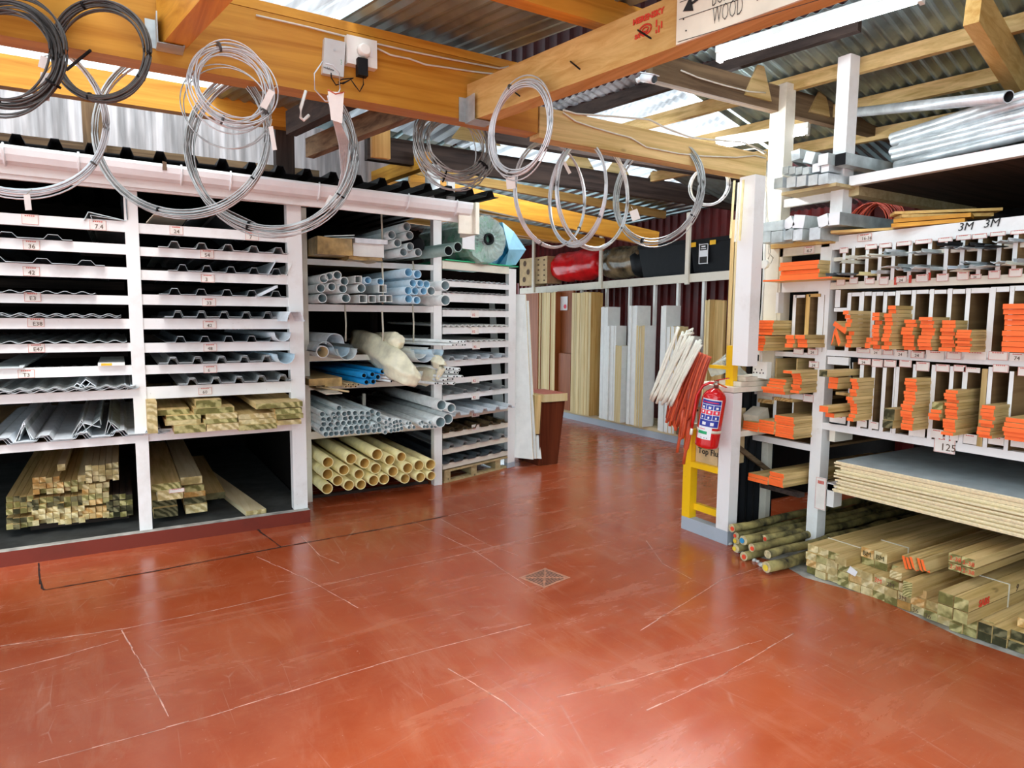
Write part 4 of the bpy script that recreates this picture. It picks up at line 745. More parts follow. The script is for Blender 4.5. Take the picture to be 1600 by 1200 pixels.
for (k, kind, mt, n) in asp:
    for j in range(n):
        p = corr(12, .076, .008) if kind == 'sine' else corr(5, .185, .016, 'rib'); of = -.02 if k != 8 else -.16
        mb = MB().sheet(p, .003, lambda u, v, w: AP+AU*(u+.0)+AW*w+Vector((0, 0, az[k]+.003+.007*j+v+(w-of)*.01)), of, 1.5)
        mb.build('roof_sheet', {'oldwood_x': 'brown_plastic'}.get(mt, mt), label='%s roof sheet %s on the %s rail of the angled rack' % ('wavy' if kind == 'sine' else 'box rib', 'alone' if n == 1 else ('lower of two', 'upper of two')[j], nth(k+1)), cat='roof sheet', group='roof sheets in the angled rack')
# rolls on top of it
c = ang(761, 374, .12); ax = Vector((-.12, 1, 0)).normalized(); R0 = 38*pxm(c)
r_ = empty('plastic_roll', c, 'big roll of green sheeting in clear film with a black core', 'roll')
MB().lathe([(R0*.93, 0), (R0*.93, .9)], c+ax*.02, 40, 0, ax).build('sheeting', 'plastic_green', r_)
mb = MB(); n = 40; rings = []
for rr, h in ((.25, -.03), (.45, -.006), (.7, -.008), (.95, .0), (1.0, .05), (1.0, .95)):
    a = ax.cross(Vector((0, 0, 1))).normalized(); b = a.cross(ax)
    rings.append(mb.add([c+ax*(h+(.012 if (i % 2 and rr < .9) else 0))+(a*math.cos(2*math.pi*i/n)+b*math.sin(2*math.pi*i/n))*R0*rr*(1+(.03*math.sin(i*2.3) if rr > .9 else 0)) for i in range(n)]))
for A, B_ in zip(rings, rings[1:]):
    for i in range(n): mb.face([A+i, A+(i+1) % n, B_+(i+1) % n, B_+i], 0, False)
mb.build('clear_wrap', 'film_clear', r_)
MB().pipe(c-ax*.045, c+ax*.1, R0*.235, R0*.17, 18).build('core', ['black_plastic', 'black'], r_)
P = ang(732, 387, .19); mb = MB(); a2, b2_ = ang(731, 389, .20), ang(750, 358, .20); abox(mb, au(a2), au(b2_), -.203, -.20, a2.z, b2_.z); o = mb.build('label', 'label_white', r_)
lettering('10 6 25', ang(747, 387, .21), (0, 0, 1), -AU, .045, 'ink', o, 'print'); MB().box(0, .001, 0, .001, 0, .001) if 0 else None
P = ang(730, 360, .205); MB().lathe([(.001, 0), (.022, 0), (.02, .004)], P, 10, 0, -AV).build('red_sticker', 'red_gloss', r_)
c2 = ang(782, 388, -.25); MB().lathe([(.10, 0), (.20, .0), (.21, .05), (.21, .8)], c2, 28, 0, ax).build('net_roll', 'blue_net', label='blue mesh roll behind the green plastic roll', cat='roll')
pts = [ang(785, 347, -.1), ang(803, 362, -.05), ang(822, 390, 0), ang(806, 414, -.02), ang(790, 415, -.02), ang(795, 390, .06)]
mb = MB(); k = mb.add(pts+[p+AV*.25+AU*-.02 for p in pts]); mb.face([k, k+1, k+5]); mb.face([k+1, k+2, k+5]); mb.face([k+2, k+3, k+5]); mb.face([k+3, k+4, k+5])
for i in range(4): mb.face([k+i, k+i+1, k+7+i, k+6+i])
mb.face([k+6, k+7, k+11]); mb.face([k+7, k+8, k+11]); mb.face([k+8, k+9, k+11]); mb.face([k+9, k+10, k+11]); mb.build('blue_wrap', 'blue_sheet', label='light blue folded plastic sheet right of the green roll', cat='sheet')
mb = MB(); abox(mb, .02, uR1+.01, -.03, 1.0, zt+.002, zt+.012); mb.jig(.004, 20); mb.build('green_liner', 'green_sheet', label='bright green sheet lying under the rolls on the angled rack', cat='sheet')
# white boards leaning at the end, and the wood veneer plinth
Wp = [Y(823, 460, 6.35), Y(806, 460, 6.2)]
def leaning(p0, p1, th, mat, core, lab, cat='board', name='leaning_board'):   # p0 base-left p1 base-right, list of 4 pts front face
    n = (p0[1]-p0[0]).cross(p0[2]-p0[1]).normalized(); q = [Vector(p) for p in p0]; b = [p+n*th for p in q]
    if n.dot(EYE-q[0]) > 0: b = [p-n*th for p in q]
    mb = MB(); k = mb.add(q+b); mb.face([k, k+1, k+2, k+3], 0); mb.face([k+4, k+5, k+6, k+7], 0)
    for i in range(4): mb.face([k+i, k+(i+1) % 4, k+4+(i+1) % 4, k+4+i], 1)
    return mb.build(name, [mat, core], label=lab, cat=cat)
leaning([Vector((3.60, 6.06, .10)), Y(833, 718, 5.86), Y(821, 460, 6.12), Vector((3.66, 6.24, 1.86))], 0, .018, 'board_white', 'board_core', 'tall white board leaning against the end of the angled rack')
leaning([Y(836, 718, 5.885)+Vector((-.3, .35, 0)), Y(838, 717, 5.89), Y(826, 470, 6.15), Y(826, 470, 6.15)+Vector((-.3, .35, 0))], 0, .018, 'board_white', 'board_core', 'second board behind the tall white leaning board')
leaning([Y(840, 717, 5.90)+Vector((-.2, .25, 0)), Y(846, 717, 5.90), Y(842, 680, 5.96), Y(842, 680, 5.96)+Vector((-.2, .25, 0))], 0, .02, 'board_white', 'board_core', 'short white offcut at the foot of the leaning boards')
leaning([Y(803, 712, 6.0)+Vector((0, .1, 0)), Y(808, 705, 6.1), Y(810, 635, 6.15), Y(803, 628, 6.05)], 0, .01, 'sheet_grey', 'sheet_grey', 'grey sheet end between the angled rack and the leaning board')
cb = empty('plinth', Vector((4.05, 6.05, 0)), 'dark wood veneer plinth with pale red laminate top', 'plinth')
f = [Y(843, 738, 5.86), Y(875, 728, 5.86)]
def cpt(x, y, yy=5.92): return Y(x, y, yy)
bl, br, tr, tl = Vector((3.86, 5.93, 0)), Vector((4.11, 5.93, 0)), Vector((4.20, 5.93, .70)), Vector((3.90, 5.93, .70))
D = Vector((0, .42, 0)); MB().hexa([bl, br, br+D, bl+D, tl, tr, tr+D, tl+D]).build('body', 'mahogany_z', cb)
MB().box(3.90, 4.215, 5.905, 6.38, .70, .785, 0, {'top': 1}).build('top', ['palepine_z', 'laminate_red'], cb)
MB().box(3.82, 3.905, 5.95, 6.34, .35, .775).build('side_block', 'treated_z', cb)

# ================================================================== BACK WALL RACK
BX = 6.3
br_ = empty('wall_rack', (6.4, 7.5, 0), 'long white rack on the far wall with leaning boards below', 'rack')
ys0, ys1 = X(812, 450, BX).y, 4.4
MB().hexa([(BX, ys1, 2.095), (BX+.03, ys1, 2.095), (BX+.03, ys0, 2.03), (BX, ys0, 2.03), (BX, ys1, 2.20), (BX+.03, ys1, 2.20), (BX+.03, ys0, 2.14), (BX, ys0, 2.14)]).build('shelf_edge', 'cream_paint', br_)
MB().hexa([(BX+.03, ys1, 2.15), (BX+.55, ys1, 2.15), (BX+.55, ys0, 2.09), (BX+.03, ys0, 2.09), (BX+.03, ys1, 2.18), (BX+.55, ys1, 2.18), (BX+.55, ys0, 2.12), (BX+.03, ys0, 2.12)]).build('shelf_board', 'cream_paint', br_)
for x in (860, 907, 946, 982, 1021, 1057, 1097, 1139):
    P = X(x, 500, BX+.02); MB().box(BX+.02, BX+.06, P.y-.02, P.y+.02, .14, 2.1).build('divider', 'board_white', br_)
for x, yt in ((833, 380), (938, 365), (1073, 345)):
    P = X(x, 440, BX-.02); Q = X(x, yt, BX-.02); MB().box(BX-.03, BX, P.y-.032, P.y+.032, 2.05, Q.z+.1).build('upper_post', 'cream_paint', br_)
MB().box(BX-.15, BX+.5, 4.6, X(884, 650, BX-.15).y+.5, .0, .09).build('base_step', 'grey_paint', br_)
MB().box(BX-.14, BX+.5, 4.6, X(884, 650, BX-.15).y+.5, .09, .14).build('base_board', 'palepine_y', br_)
def standing(x0, x1, yt, yb, xf, n, depth, mats, lab, grp, cat='board', name='standing_board', lean=.0, side=None):
    a, b = X(x0, 560, xf), X(x1, 560, xf); z1 = X(x0, yt, xf).z; z0 = .145; wd = (a.y-b.y)/n
    for i in range(n):
        y1, y0 = a.y-wd*i, a.y-wd*(i+1)*1.0+.0015; dd = rnd(-.012, .012); h = z1+rnd(-.006, .006)
        MB().hexa([(xf+dd-lean, y0, z0), (xf+depth-lean, y0, z0), (xf+depth-lean, y1, z0), (xf+dd-lean, y1, z0), (xf+dd, y0, h), (xf+depth, y0, h), (xf+depth, y1, h), (xf+dd, y1, h)], 0, {'-y': 1, '-x': 0, 'top': 0}).build(name, mats, label='%s, %s from left' % (lab, nth(i+1)), cat=cat, group=grp)
standing(841, 866, 458, 650, 6.02, 7, .22, ['palepine_z', 'meranti_z'], 'pale door blank edge standing in the first far wall bay', 'first pale boards')
standing(893, 922, 458, 656, 6.02, 7, .22, ['palepine_z', 'pine_z'], 'pale pine board standing in the second far wall bay', 'second pale boards')
standing(937, 949, 480, 658, 6.04, 4, .22, ['board_white', 'board_white'], 'tall white board at left of the third far wall bay', 'third bay white boards')
standing(949, 961, 509, 660, 6.03, 4, .2, ['board_white', 'board_white'], 'medium white board in the third far wall bay', 'third bay medium boards'); standing(961, 972, 540, 662, 6.02, 4, .18, ['palepine_z', 'board_white'], 'short pale board in the third far wall bay', 'third bay short boards')
standing(981, 994, 478, 664, 6.04, 3, .24, ['board_white', 'board_white'], 'tall white board in the fourth far wall bay', 'fourth bay white boards'); standing(994, 1006, 509, 666, 6.03, 4, .2, ['palepine_z', 'board_white'], 'medium board in the fourth far wall bay', 'fourth bay medium boards')
standing(1030, 1040, 478, 668, 6.04, 2, .24, ['board_white', 'board_white'], 'tall white board in the fifth far wall bay', 'fifth bay white boards'); standing(1040, 1056, 510, 670, 6.03, 5, .2, ['board_white', 'palepine_z'], 'medium board in the fifth far wall bay', 'fifth bay medium boards')
standing(1060, 1076, 525, 672, 6.05, 3, .2, ['oldwood_z', 'board_white'], 'grey board behind the white conduits in the sixth far wall bay', 'sixth bay boards')
standing(1098, 1106, 469, 660, 6.04, 3, .2, ['palepine_z', 'treated_z'], 'pine shelf plank standing in the seventh far wall bay', 'seventh bay planks'); standing(1106, 1128, 470, 660, 6.12, 1, .05, ['treated_z', 'treated_z'], 'wide pine plank face in the seventh far wall bay', 'seventh bay wide plank')
standing(1141, 1148, 471, 660, 6.04, 2, .2, ['palepine_z', 'treated_z'], 'narrow pine batten beside the white column', 'narrow battens')
MB().box(6.0, 6.04, X(840, 560, 6.0).y, X(811, 560, 6.0).y, .1, 2.02).build('door_leaf', 'meranti_z', label='reddish brown door standing left of the pale door blanks', cat='door')
MB().box(6.14, 6.18, X(891, 560, 6.1).y, X(866, 560, 6.1).y, .15, 2.04).build('door_leaf', 'meranti_z', label='orange brown door facing out in the first far wall bay', cat='door')
P = X(872, 485, 6.13); q = X(887, 463, 6.13); o = MB().box(6.125, 6.135, q.y, P.y, P.z, q.z).build('paper_label', 'label_white', label='white paper label stuck on the orange brown door', cat='label')
c = X(883, 479, 6.12); MB().lathe([(.001, 0), (.035, 0), (.035, .004)], c, 14, 0, (-1, 0, 0)).build('red_mark', 'label_red', o)
MB().box(6.08, 6.12, X(892, 640, 6.1).y, X(873, 640, 6.1).y, .15, X(880, 552, 6.1).z).build('panel', 'meranti_z', label='small framed wood panel at the foot of the orange door', cat='panel')
def xbox(x0, x1, y0, y1, xf, dp, mat, name, lab, cat, jig=0, par=None):
    a, b = X(x0, (y0+y1)/2, xf), X(x1, (y0+y1)/2, xf); z1, z0 = X((x0+x1)/2, y0, xf).z, X((x0+x1)/2, y1, xf).z
    mb = MB().box(xf, xf+dp, b.y, a.y, z0, z1)
    if jig: mb.jig(jig)
    return mb.build(name, mat, par, label=lab, cat=cat)
o = xbox(812, 831, 404, 446, 6.34, .3, 'cardboard', 'cardboard_box', 'patterned cardboard box at far left of the wall rack shelf', 'box')
for (x, y) in ((820, 412), (825, 425), (819, 437)): P = X(x, y, 6.336); MB().lathe([(.001, 0), (.05, 0), (.05, .003)], P, 12, 0, (-1, 0, 0)).build('printed_pattern', 'ink_brown', o)
o = xbox(837, 855, 401, 443, 6.34, .3, 'cardboard', 'cardboard_box', 'cardboard box with rows of dark prints beside the red bag', 'box')
for i in range(2):
    for j in range(5):
        P = X(841+i*9, 406+j*8, 6.337); MB().box(6.336, 6.339, P.y-.028, P.y+.02, P.z-.012, P.z+.012).build('printed_mark', 'ink_brown', o)
def sack(x0, x1, y0, y1, xf, mat, name, lab, cat, ax='y', j=.03, n=18, taper=(.75, 1, .95, 1, .8)):
    a, b = X(x0, (y0+y1)/2, xf), X(x1, (y0+y1)/2, xf); z1, z0 = X((x0+x1)/2, y0, xf).z, X((x0+x1)/2, y1, xf).z; r = (z1-z0)/2; zc = (z0+z1)/2
    k = len(taper); pts = [Vector((xf+r, a.y+(b.y-a.y)*i/(k*3-1), zc)) for i in range(k*3)]; import bisect
    rr = [r*(taper[int(i/3)]*(1-(i % 3)/3)+taper[min(k-1, int(i/3)+1)]*((i % 3)/3)) for i in range(k*3)]; rr[0] *= .6; rr[-1] *= .75
    return MB().tube(pts, rr, n).jig(j, 7).build(name, mat, label=lab, cat=cat)
sack(852, 928, 388, 438, 6.34, 'red_bag', 'plastic_bag', 'shiny bright red plastic wrapped roll on the far shelf', 'bag')
sack(930, 999, 381, 434, 6.34, 'brown_plastic', 'plastic_roll', 'brown shiny plastic wrapped roll beside the red bag', 'roll', j=.02, taper=(.9, 1, 1, .95, .95)); sack(980, 1003, 384, 432, 6.33, 'black_plastic', 'plastic_wrap', 'black gathered plastic end of the brown roll', 'wrap', j=.03, taper=(.9, 1, .9))
bt = empty('plastic_tub', X(1035, 435, 6.3), 'large plain black tub between the brown roll and the upper post', 'tub')
P0, P1 = X(998, 380, 6.33), X(1070, 380, 6.33); zt_ = X(1030, 386, 6.33).z; zb_ = 2.19
mb = MB().hexa([(6.38, P1.y+.03, zb_), (6.75, P1.y+.03, zb_), (6.75, P0.y-.06, zb_), (6.38, P0.y-.06, zb_), (6.33, P1.y, zt_), (6.8, P1.y, zt_), (6.8, P0.y, zt_), (6.33, P0.y, zt_)]); mb.build('body', 'black_plastic', bt)
MB().box(6.32, 6.82, P1.y-.01, P0.y+.01, zt_, zt_+.05).build('rim', 'black_plastic', bt)
bt = empty('storage_tote', X(1110, 425, 6.3), 'black lidded tote with yellow stickers and white label on the far shelf', 'tote')
P0, P1 = X(1079, 400, 6.33), X(1152, 400, 6.33); zt_ = X(1110, 378, 6.33).z
MB().hexa([(6.37, P1.y, 2.2), (6.75, P1.y, 2.2), (6.75, P0.y-.03, 2.2), (6.37, P0.y-.03, 2.2), (6.33, P1.y, zt_), (6.8, P1.y, zt_), (6.8, P0.y, zt_), (6.33, P0.y, zt_)]).build('body', 'black_plastic', bt)
MB().box(6.32, 6.82, P1.y-.01, P0.y+.01, zt_, zt_+.05).build('lid', 'black_plastic', bt)
for (x0, x1, y0, y1, mt, nm) in ((1079, 1087, 379, 386, 'label_yellow', 'sticker'), (1109, 1118, 375, 382, 'label_yellow', 'sticker'), (1092, 1106, 381, 412, 'ink', 'label'), (1092.5, 1105.5, 391, 401, 'label_white', 'label')): xbox(x0, x1, y0, y1, 6.315 if mt != 'label_white' else 6.313, .006, mt, nm, None, None, par=bt)
for (x0, x1, y0, y1) in ((1092, 1093, 381, 412), (1105, 1106, 381, 412), (1092, 1106, 381, 382), (1092, 1106, 411, 412), (1096, 1102, 384, 386), (1095, 1103, 388, 389)): xbox(x0, x1, y0, y1, 6.311, .004, 'label_white', 'print', None, None, par=bt)

# ================================================================== WHITE COLUMN, PARTITION, EXTINGUISHER
PX_ = 3.66
c0, c1 = X(1151, 400, PX_), X(1181, 400, PX_)
MB().box(3.66, 3.76, c1.y+.03, c0.y, X(1160, 572, PX_).z, 2.56).jig(.002).build('white_column', 'white_paint', label='thick white column hanging under the end of the yellowish beam', cat='column')
for k, (x, x2, mt) in enumerate(((1140, 1147, 'treated_z'), (1146, 1151, 'palepine_z'))):
    a, b = X(x, 450, 3.85), X(x2, 450, 3.85); MB().box(3.84, 3.87, b.y, a.y, X(x, 560, 3.85).z, X(x, 345, 3.85).z).build('batten', mt, label=['long thin pine batten left of the white column', 'thin pale batten touching the white column'][k], cat='batten')
for k, (x, y0, y1, mt) in enumerate(((1143, 282, 372, 'pvc_yellow'), (1150, 285, 378, 'conduit_white'), (1157, 281, 376, 'pvc_yellow'))):
    a, b = X(x+4, y0, 3.62), X(x-2, y1, 3.62); MB().beam(a, b, .014, .008, up=Vector((1, 0, 0))).build('hanging_strip', mt, label='thin %s strip hanging beside the white column, %s' % ('yellow' if k != 1 else 'cream perforated', ['left', 'middle', 'right'][k]), cat='strip', group='strips hanging by the white column')
part = empty('partition_shelf', (3.85, 3.4, 0), 'white and yellow shelf stand carrying the fire extinguisher', 'shelf')
a, b = X(1118, 830, PX_), X(1137, 830, PX_)
MB().box(PX_, PX_+.09, b.y, a.y, 0, 1.09).build('post', 'white_paint', part); MB().box(PX_-.001, PX_+.091, b.y-.001, a.y+.001, 0, .10).build('post_foot', 'grey_paint', part)
c, d = X(1065, 800, PX_), X(1077, 800, PX_)
MB().box(PX_, PX_+.07, d.y, c.y, .10, .78).build('yellow_post', 'yellow_paint', part); MB().box(PX_, PX_+.07, a.y, c.y, .0, .10).build('base_rail', 'grey_paint', part)
MB().box(PX_+.0, PX_+.08, a.y, d.y, X(1100, 716, PX_).z-.09, X(1100, 716, PX_).z-.05).build('yellow_rail', 'yellow_paint', part); MB().box(PX_+.05, PX_+.09, a.y, d.y, .16, .21).build('yellow_rail', 'yellow_paint', part)
MB().box(PX_+.02, PX_+.06, c.y-.03, c.y+.02, .78, 1.06).build('inner_post', 'ply_z', part)
e, f = X(1138, 570, 3.72), X(1147, 570, 3.72); MB().box(3.74, 3.79, X(1147, 570, 3.75).y, X(1136, 570, 3.75).y, 1.0, X(1140, 540, 3.75).z).build('yellow_upright', 'yellow_paint', part)
MB().box(3.75, 3.80, X(1138, 570, 3.75).y, X(1108, 573, 3.75).y+.0, X(1120, 576, 3.75).z, X(1120, 571, 3.75).z).build('yellow_ledge', 'yellow_paint', part)
zt2 = 1.13; MB().box(PX_, 4.30, b.y, c.y, zt2-.035, zt2).build('top_board', 'cream_paint', part)
MB().box(3.74, 4.30, b.y+.02, c.y, X(1170, 660, 3.9).z-.09, X(1170, 660, 3.9).z-.05).build('middle_shelf', 'cream_paint', part)
mb = MB().sheet([(u, v) for u, v in corr(7, .085, .010)], .003, lambda u, v, w: (3.76+u, b.y+.19-v, w), .05, 1.09); mb.build('corrugated_back', 'black_plastic', part)
MB().beam((3.76, b.y+.12, .72), (4.25, b.y+.12, .42), .02, .035).build('brace', 'oldwood_x', part)
MB().box(3.74, 4.34, b.y+.01, b.y+.24, .0, .05).build('foot_plank', 'treated_x', label='plank on the ground behind the white stand', cat='plank')
zz = X(1170, 660, 3.9).z-.05
mb = MB(); P = Vector((3.95, b.y+.06, zz)); mb.beam(P, P+Vector((.13, .02, .05)), .12, .11); mb.build('small_carton', 'cardboard_pale', label='small grey carton tilted on the middle shelf of the stand', cat='box')
MB().box(3.75, 4.28, b.y+.01, b.y+.22, 1.132, 1.165).build('flat_carton', 'cardboard_pale', label='lower flat carton on top of the white stand', cat='box'); MB().box(3.80, 4.22, b.y+.02, b.y+.2, 1.167, 1.197).build('flat_carton', 'cardboard_pale', label='upper flat carton on top of the white stand', cat='box')
MB().tube([Vector((3.9, 3.52, 1.135+.04)), Vector((3.86, 3.48, 1.24)), Vector((3.9, 3.40, 1.33)), Vector((3.95, 3.38, 1.22)), Vector((3.92, 3.42, 1.14))], [.04, .07, .05, .07, .05], 12).jig(.05, 12).build('plastic_bag', 'film_clear', label='crumpled clear plastic bag beside the yellow upright', cat='bag')
cbx = empty('carton', (3.72, 3.4, .3), 'brown carton printed Top Flu standing in the yellow frame', 'carton')
y0_, y1_ = X(1117, 740, 3.70).y-.02, X(1086, 740, 3.70).y; zc0, zc1 = X(1100, 716, PX_).z-.05+.002, .95
MB().box(3.70, 3.98, y0_, y1_, zc0, zc1).build('body', 'cardboard', cbx)
lettering('Top Flush', X(1091, 707, 3.70)-Vector((.001, 0, 0)), (0, -1, 0), (0, 0, 1), .062, 'ink', cbx, 'print', bold=.001)
lettering('Concealed cistern', X(1091, 699, 3.70)-Vector((.001, 0, 0)), (0, -1, 0), (0, 0, 1), .02, 'ink_brown', cbx, 'print')
def xline(pts, xf, mat, par, r=.0012):
    return MB().tube([X(x, y, xf) for x, y in pts], r, 4).build('drawing_line', mat, par)
for pts in ([(1101, 733), (1111, 735)], [(1101, 733), (1101, 745)], [(1111, 735), (1111, 746)], [(1098, 744), (1111, 746)], [(1100, 744), (1100, 750), (1104, 753), (1103, 758), (1099, 759)], [(1111, 746), (1110, 751), (1107, 754), (1108, 760), (1111, 761)], [(1099, 759), (1111, 761)], [(1113, 747), (1113, 760)], [(1097, 745), (1097, 757)], [(1110, 729), (1117, 730)]): xline(pts, 3.698, 'ink_brown', cbx)
# fire extinguisher: tilted, its foot swung to the left
ex = empty('fire_extinguisher', X(1105, 705, 3.5), 'red fire extinguisher with blue and white label hung on the white stand', 'fire extinguisher')
eb, et = X(1104, 696, 3.50), X(1119, 604, 3.52); axv = (et-eb).normalized(); R = .081; hh = (et-eb).length
b0 = eb-axv*.01
MB().lathe([(R*.82, 0), (R, .012), (R, .03), (R, hh-.075), (R*.93, hh-.05), (R*.72, hh-.025), (R*.40, hh-.008), (R*.25, hh)], b0, 36, 0, axv).build('body', 'red_gloss', ex)
top = b0+axv*hh; rr_ = Vector((-.15, -1, 0)).normalized()
MB().lathe([(.018, -.004), (.018, .02), (.022, .022), (.022, .034), (.014, .036), (.014, .05)], top, 14, 0, axv).build('valve', 'brass', ex)
MB().beam(top+axv*.045+rr_*-.02, top+axv*.075+rr_*.11, .016, .006, up=axv).build('lever', 'red_gloss', ex); MB().beam(top+axv*.036+rr_*-.02, top+axv*.012+rr_*.10, .016, .006, up=axv).build('handle', 'red_gloss', ex)
fv = Vector((-.07, 0, 0)); MB().tube([top+axv*.03, top+axv*.035-rr_*.04+fv*.4, top-rr_*.08+axv*.01+fv*.8, top-rr_*.112-axv*.06+fv, top-rr_*.115-axv*.2+fv, top-rr_*.11-axv*.30+fv], .0095, 10).build('hose', 'red_gloss', ex)
MB().lathe([(.012, 0), (.010, .045)], top-rr_*.11-axv*.345+fv, 10, 0, axv).build('nozzle', 'conduit_white', ex)
MB().lathe([(R+.0015, .0), (R+.0015, .02)], b0+axv*(hh*.27), 30, 0, axv).build('strap', 'tape', ex)
def exlab(u0, u1, h0, h1, mat, nm='label_panel', off=.0025):    # angles around body (degrees from camera facing), heights as share
    to = (EYE-b0); to = (to-axv*to.dot(axv)).normalized(); sd = axv.cross(to).normalized()     # sd points right in view
    mb = MB(); n = max(2, int(abs(u1-u0)/8)); g = []
    for i in range(n+1):
        a = math.radians(u0+(u1-u0)*i/n); q = to*math.cos(a)+sd*math.sin(a); g.append(mb.add([b0+axv*(hh*h0)+q*(R+off), b0+axv*(hh*h1)+q*(R+off)]))
    for A, B_ in zip(g, g[1:]): mb.face([A, B_, B_+1, A+1])
    return mb.build(nm, mat, ex)
exlab(-58, 42, .36, .83, 'label_white'); exlab(-58, 12, .16, .36, 'label_white')
exlab(-55, 38, .745, .815, 'label_blue', off=.0035)
for i, (u0, u1) in enumerate(((-55, -30), (-27, 3), (6, 38))):
    exlab(u0, u1, .66, .735, 'label_blue', off=.0035); exlab(u0, u1, .58, .65, 'label_red', off=.0035); exlab(u0, u1, .495, .57, 'label_blue', off=.0035)
    for h, w_ in ((.675, 6), (.60, 5), (.51, 4)): exlab((u0+u1)/2-w_, (u0+u1)/2+w_, h, h+.035, 'label_white', 'pictogram', .0045)
exlab(-55, 38, .375, .485, 'label_blue', off=.0035); exlab(-38, -20, .40, .45, 'label_white', 'pictogram', .0045); exlab(0, 16, .40, .45, 'label_white', 'pictogram', .0045)
exlab(-48, 25, .77, .785, 'label_red', 'lettering_band', .0045); exlab(-54, -8, .245, .295, 'label_green', off=.0035); exlab(-50, -20, .325, .335, 'label_red', 'lettering_band', .0035)
for u in (-35, -20, -8): exlab(u, u+5, .18, .19, 'ink', 'lettering_band', .0035)
# conduit bundles
rs = random.Random(3)
for k in range(16):
    t = k/15; a = X(1062+38*t+rs.uniform(-3, 3), 512+26*t*1.0+rs.uniform(-3, 3), 3.45); m_ = X(1042+30*t+rs.uniform(-3, 3), 560+20*t, 3.42); b_ = X(1014+34*t+rs.uniform(-3, 3), 622+16*t*.4+rs.uniform(-8, 8), 3.44)
    pts = [a+(b_-a)*u+(m_-(a+b_)/2)*4*u*(1-u)*.5+Vector((0, .012*math.sin(u*4+k), 0)) for u in [i/10 for i in range(11)]]
    if k == 2: pts = [X(1072, 521, 3.45), X(1077, 517, 3.45), X(1082, 514, 3.45), X(1083, 520, 3.45)]+pts[1:]
    MB().tube(pts, .0105, 8).build('white_conduit', 'conduit_white', label='white flexible conduit in the leaning bundle, %s from left' % nth(k+1), cat='conduit', group='white conduit bundle')
for k in range(17):
    t = k/16; a = X(1086+24*t+rs.uniform(-2, 2), 548+10*t, 3.50); b_ = X(1042+40*t+rs.uniform(-4, 4), 640+rs.uniform(-5, 70)*(.4+.6*math.sin(t*3)), 3.48); m_ = X(1062+32*t+rs.uniform(-4, 4), 600, 3.47+.04*(k % 2))
    if k == 13: b_ = X(1068, 725, 3.5)
    if k == 15: b_ = X(1074, 700, 3.5)
    pts = [a*(1-u)**2+m_*2*u*(1-u)+b_*u*u for u in [i/12 for i in range(13)]]
    if k % 3 == 0:
        e_ = pts[-1]; pts += [e_+Vector((0, .012, -.02)), e_+Vector((0, .025, 0)), e_+Vector((.0, .012, .12)), e_+Vector((0, -.01, .25))]
    MB().tube(pts, .0115, 8).build('red_conduit', 'conduit_red' if k % 4 else 'conduit_dark', label='orange red flexible conduit hanging left of the extinguisher, %s from left' % nth(k+1), cat='conduit', group='red conduit bundle')
MB().tube([X(1070, 640, 3.55), Vector((3.67, 3.48, .93))], .01, 6).build('conduit_hook', 'black', label='black peg behind the red conduits', cat='hook')

# ================================================================== RIGHT RACKS
RX = 4.1
rk = empty('timber_rack', (RX+.5, 2.0, 0), 'wide white rack with narrow compartments of orange ended timber', 'rack')
def rbox(x0, x1, y0, y1, xf, dp, mat, name, par, fm=None, yref=None, jig=0, **kw):    # box from pixels on the plane X=xf
    ym = (y0+y1)/2; a, b = X(x0, ym, xf), X(x1, ym, xf); xm = (x0+x1)/2 if yref is None else yref; z1, z0 = X(xm, y0, xf).z, X(xm, y1, xf).z
    mb = MB().box(xf, xf+dp, b.y, a.y, z0, z1, 0, fm)
    if jig: mb.jig(jig)
    return mb.build(name, mat, par, **kw)
YR = .3          # the rack runs on past the right edge of the picture
a, b = X(1293, 500, RX), X(1309, 500, RX)
MB().box(RX-.005, RX+.09, X(1289, 600, RX).y, X(1272, 600, RX).y, 0, X(1300, 385, RX).z).jig(.002).build('post', ['white_paint'], rk)
YL = X(1289, 600, RX).y; YL2 = X(1272, 600, RX).y
def rail(x, y0, y1, dp=.03, mat='white_paint', name='rail', xf=RX, yl=None, back=False):
    z1, z0 = X(x, y0, xf).z, X(x, y1, xf).z; MB().box(xf, xf+dp, YR, YL if yl is None else yl, z0, z1).build(name, mat, rk)
    if back: MB().box(xf+dp, 5.9, YR, YL, z1-.02, z1-.002).build('shelf_board', 'ply_x', rk)
    return z1
z3m = rail(1297, 370, 391, name='top_board', yl=YL2, back=True)
zA = rail(1310, 441, 452, mat='cream_paint', back=True)
zB = rail(1300, 547, 556, back=True); zC = rail(1300, 662, 673, back=True, dp=.05); zD = rail(1300, 757, 767, back=True, dp=.05, name='sheet_shelf_edge')
P = X(1380, 410, RX); rail(1310, 402, 408, name='middle_rail', mat='cream_paint', xf=RX+.02, back=True)
for (x, y) in ((1496, 361), (1536, 356)): lettering('3M', X(x, y, RX-.002)-Vector((.001, 0, 0)), (0, -1, 0), (0, 0, 1), .062, 'ink', rk, 'marker_writing', shear=.2)
MB().box(5.92, 5.95, YR, YL2, 0, 2.9).build('back_panel', 'void_shade', rk)
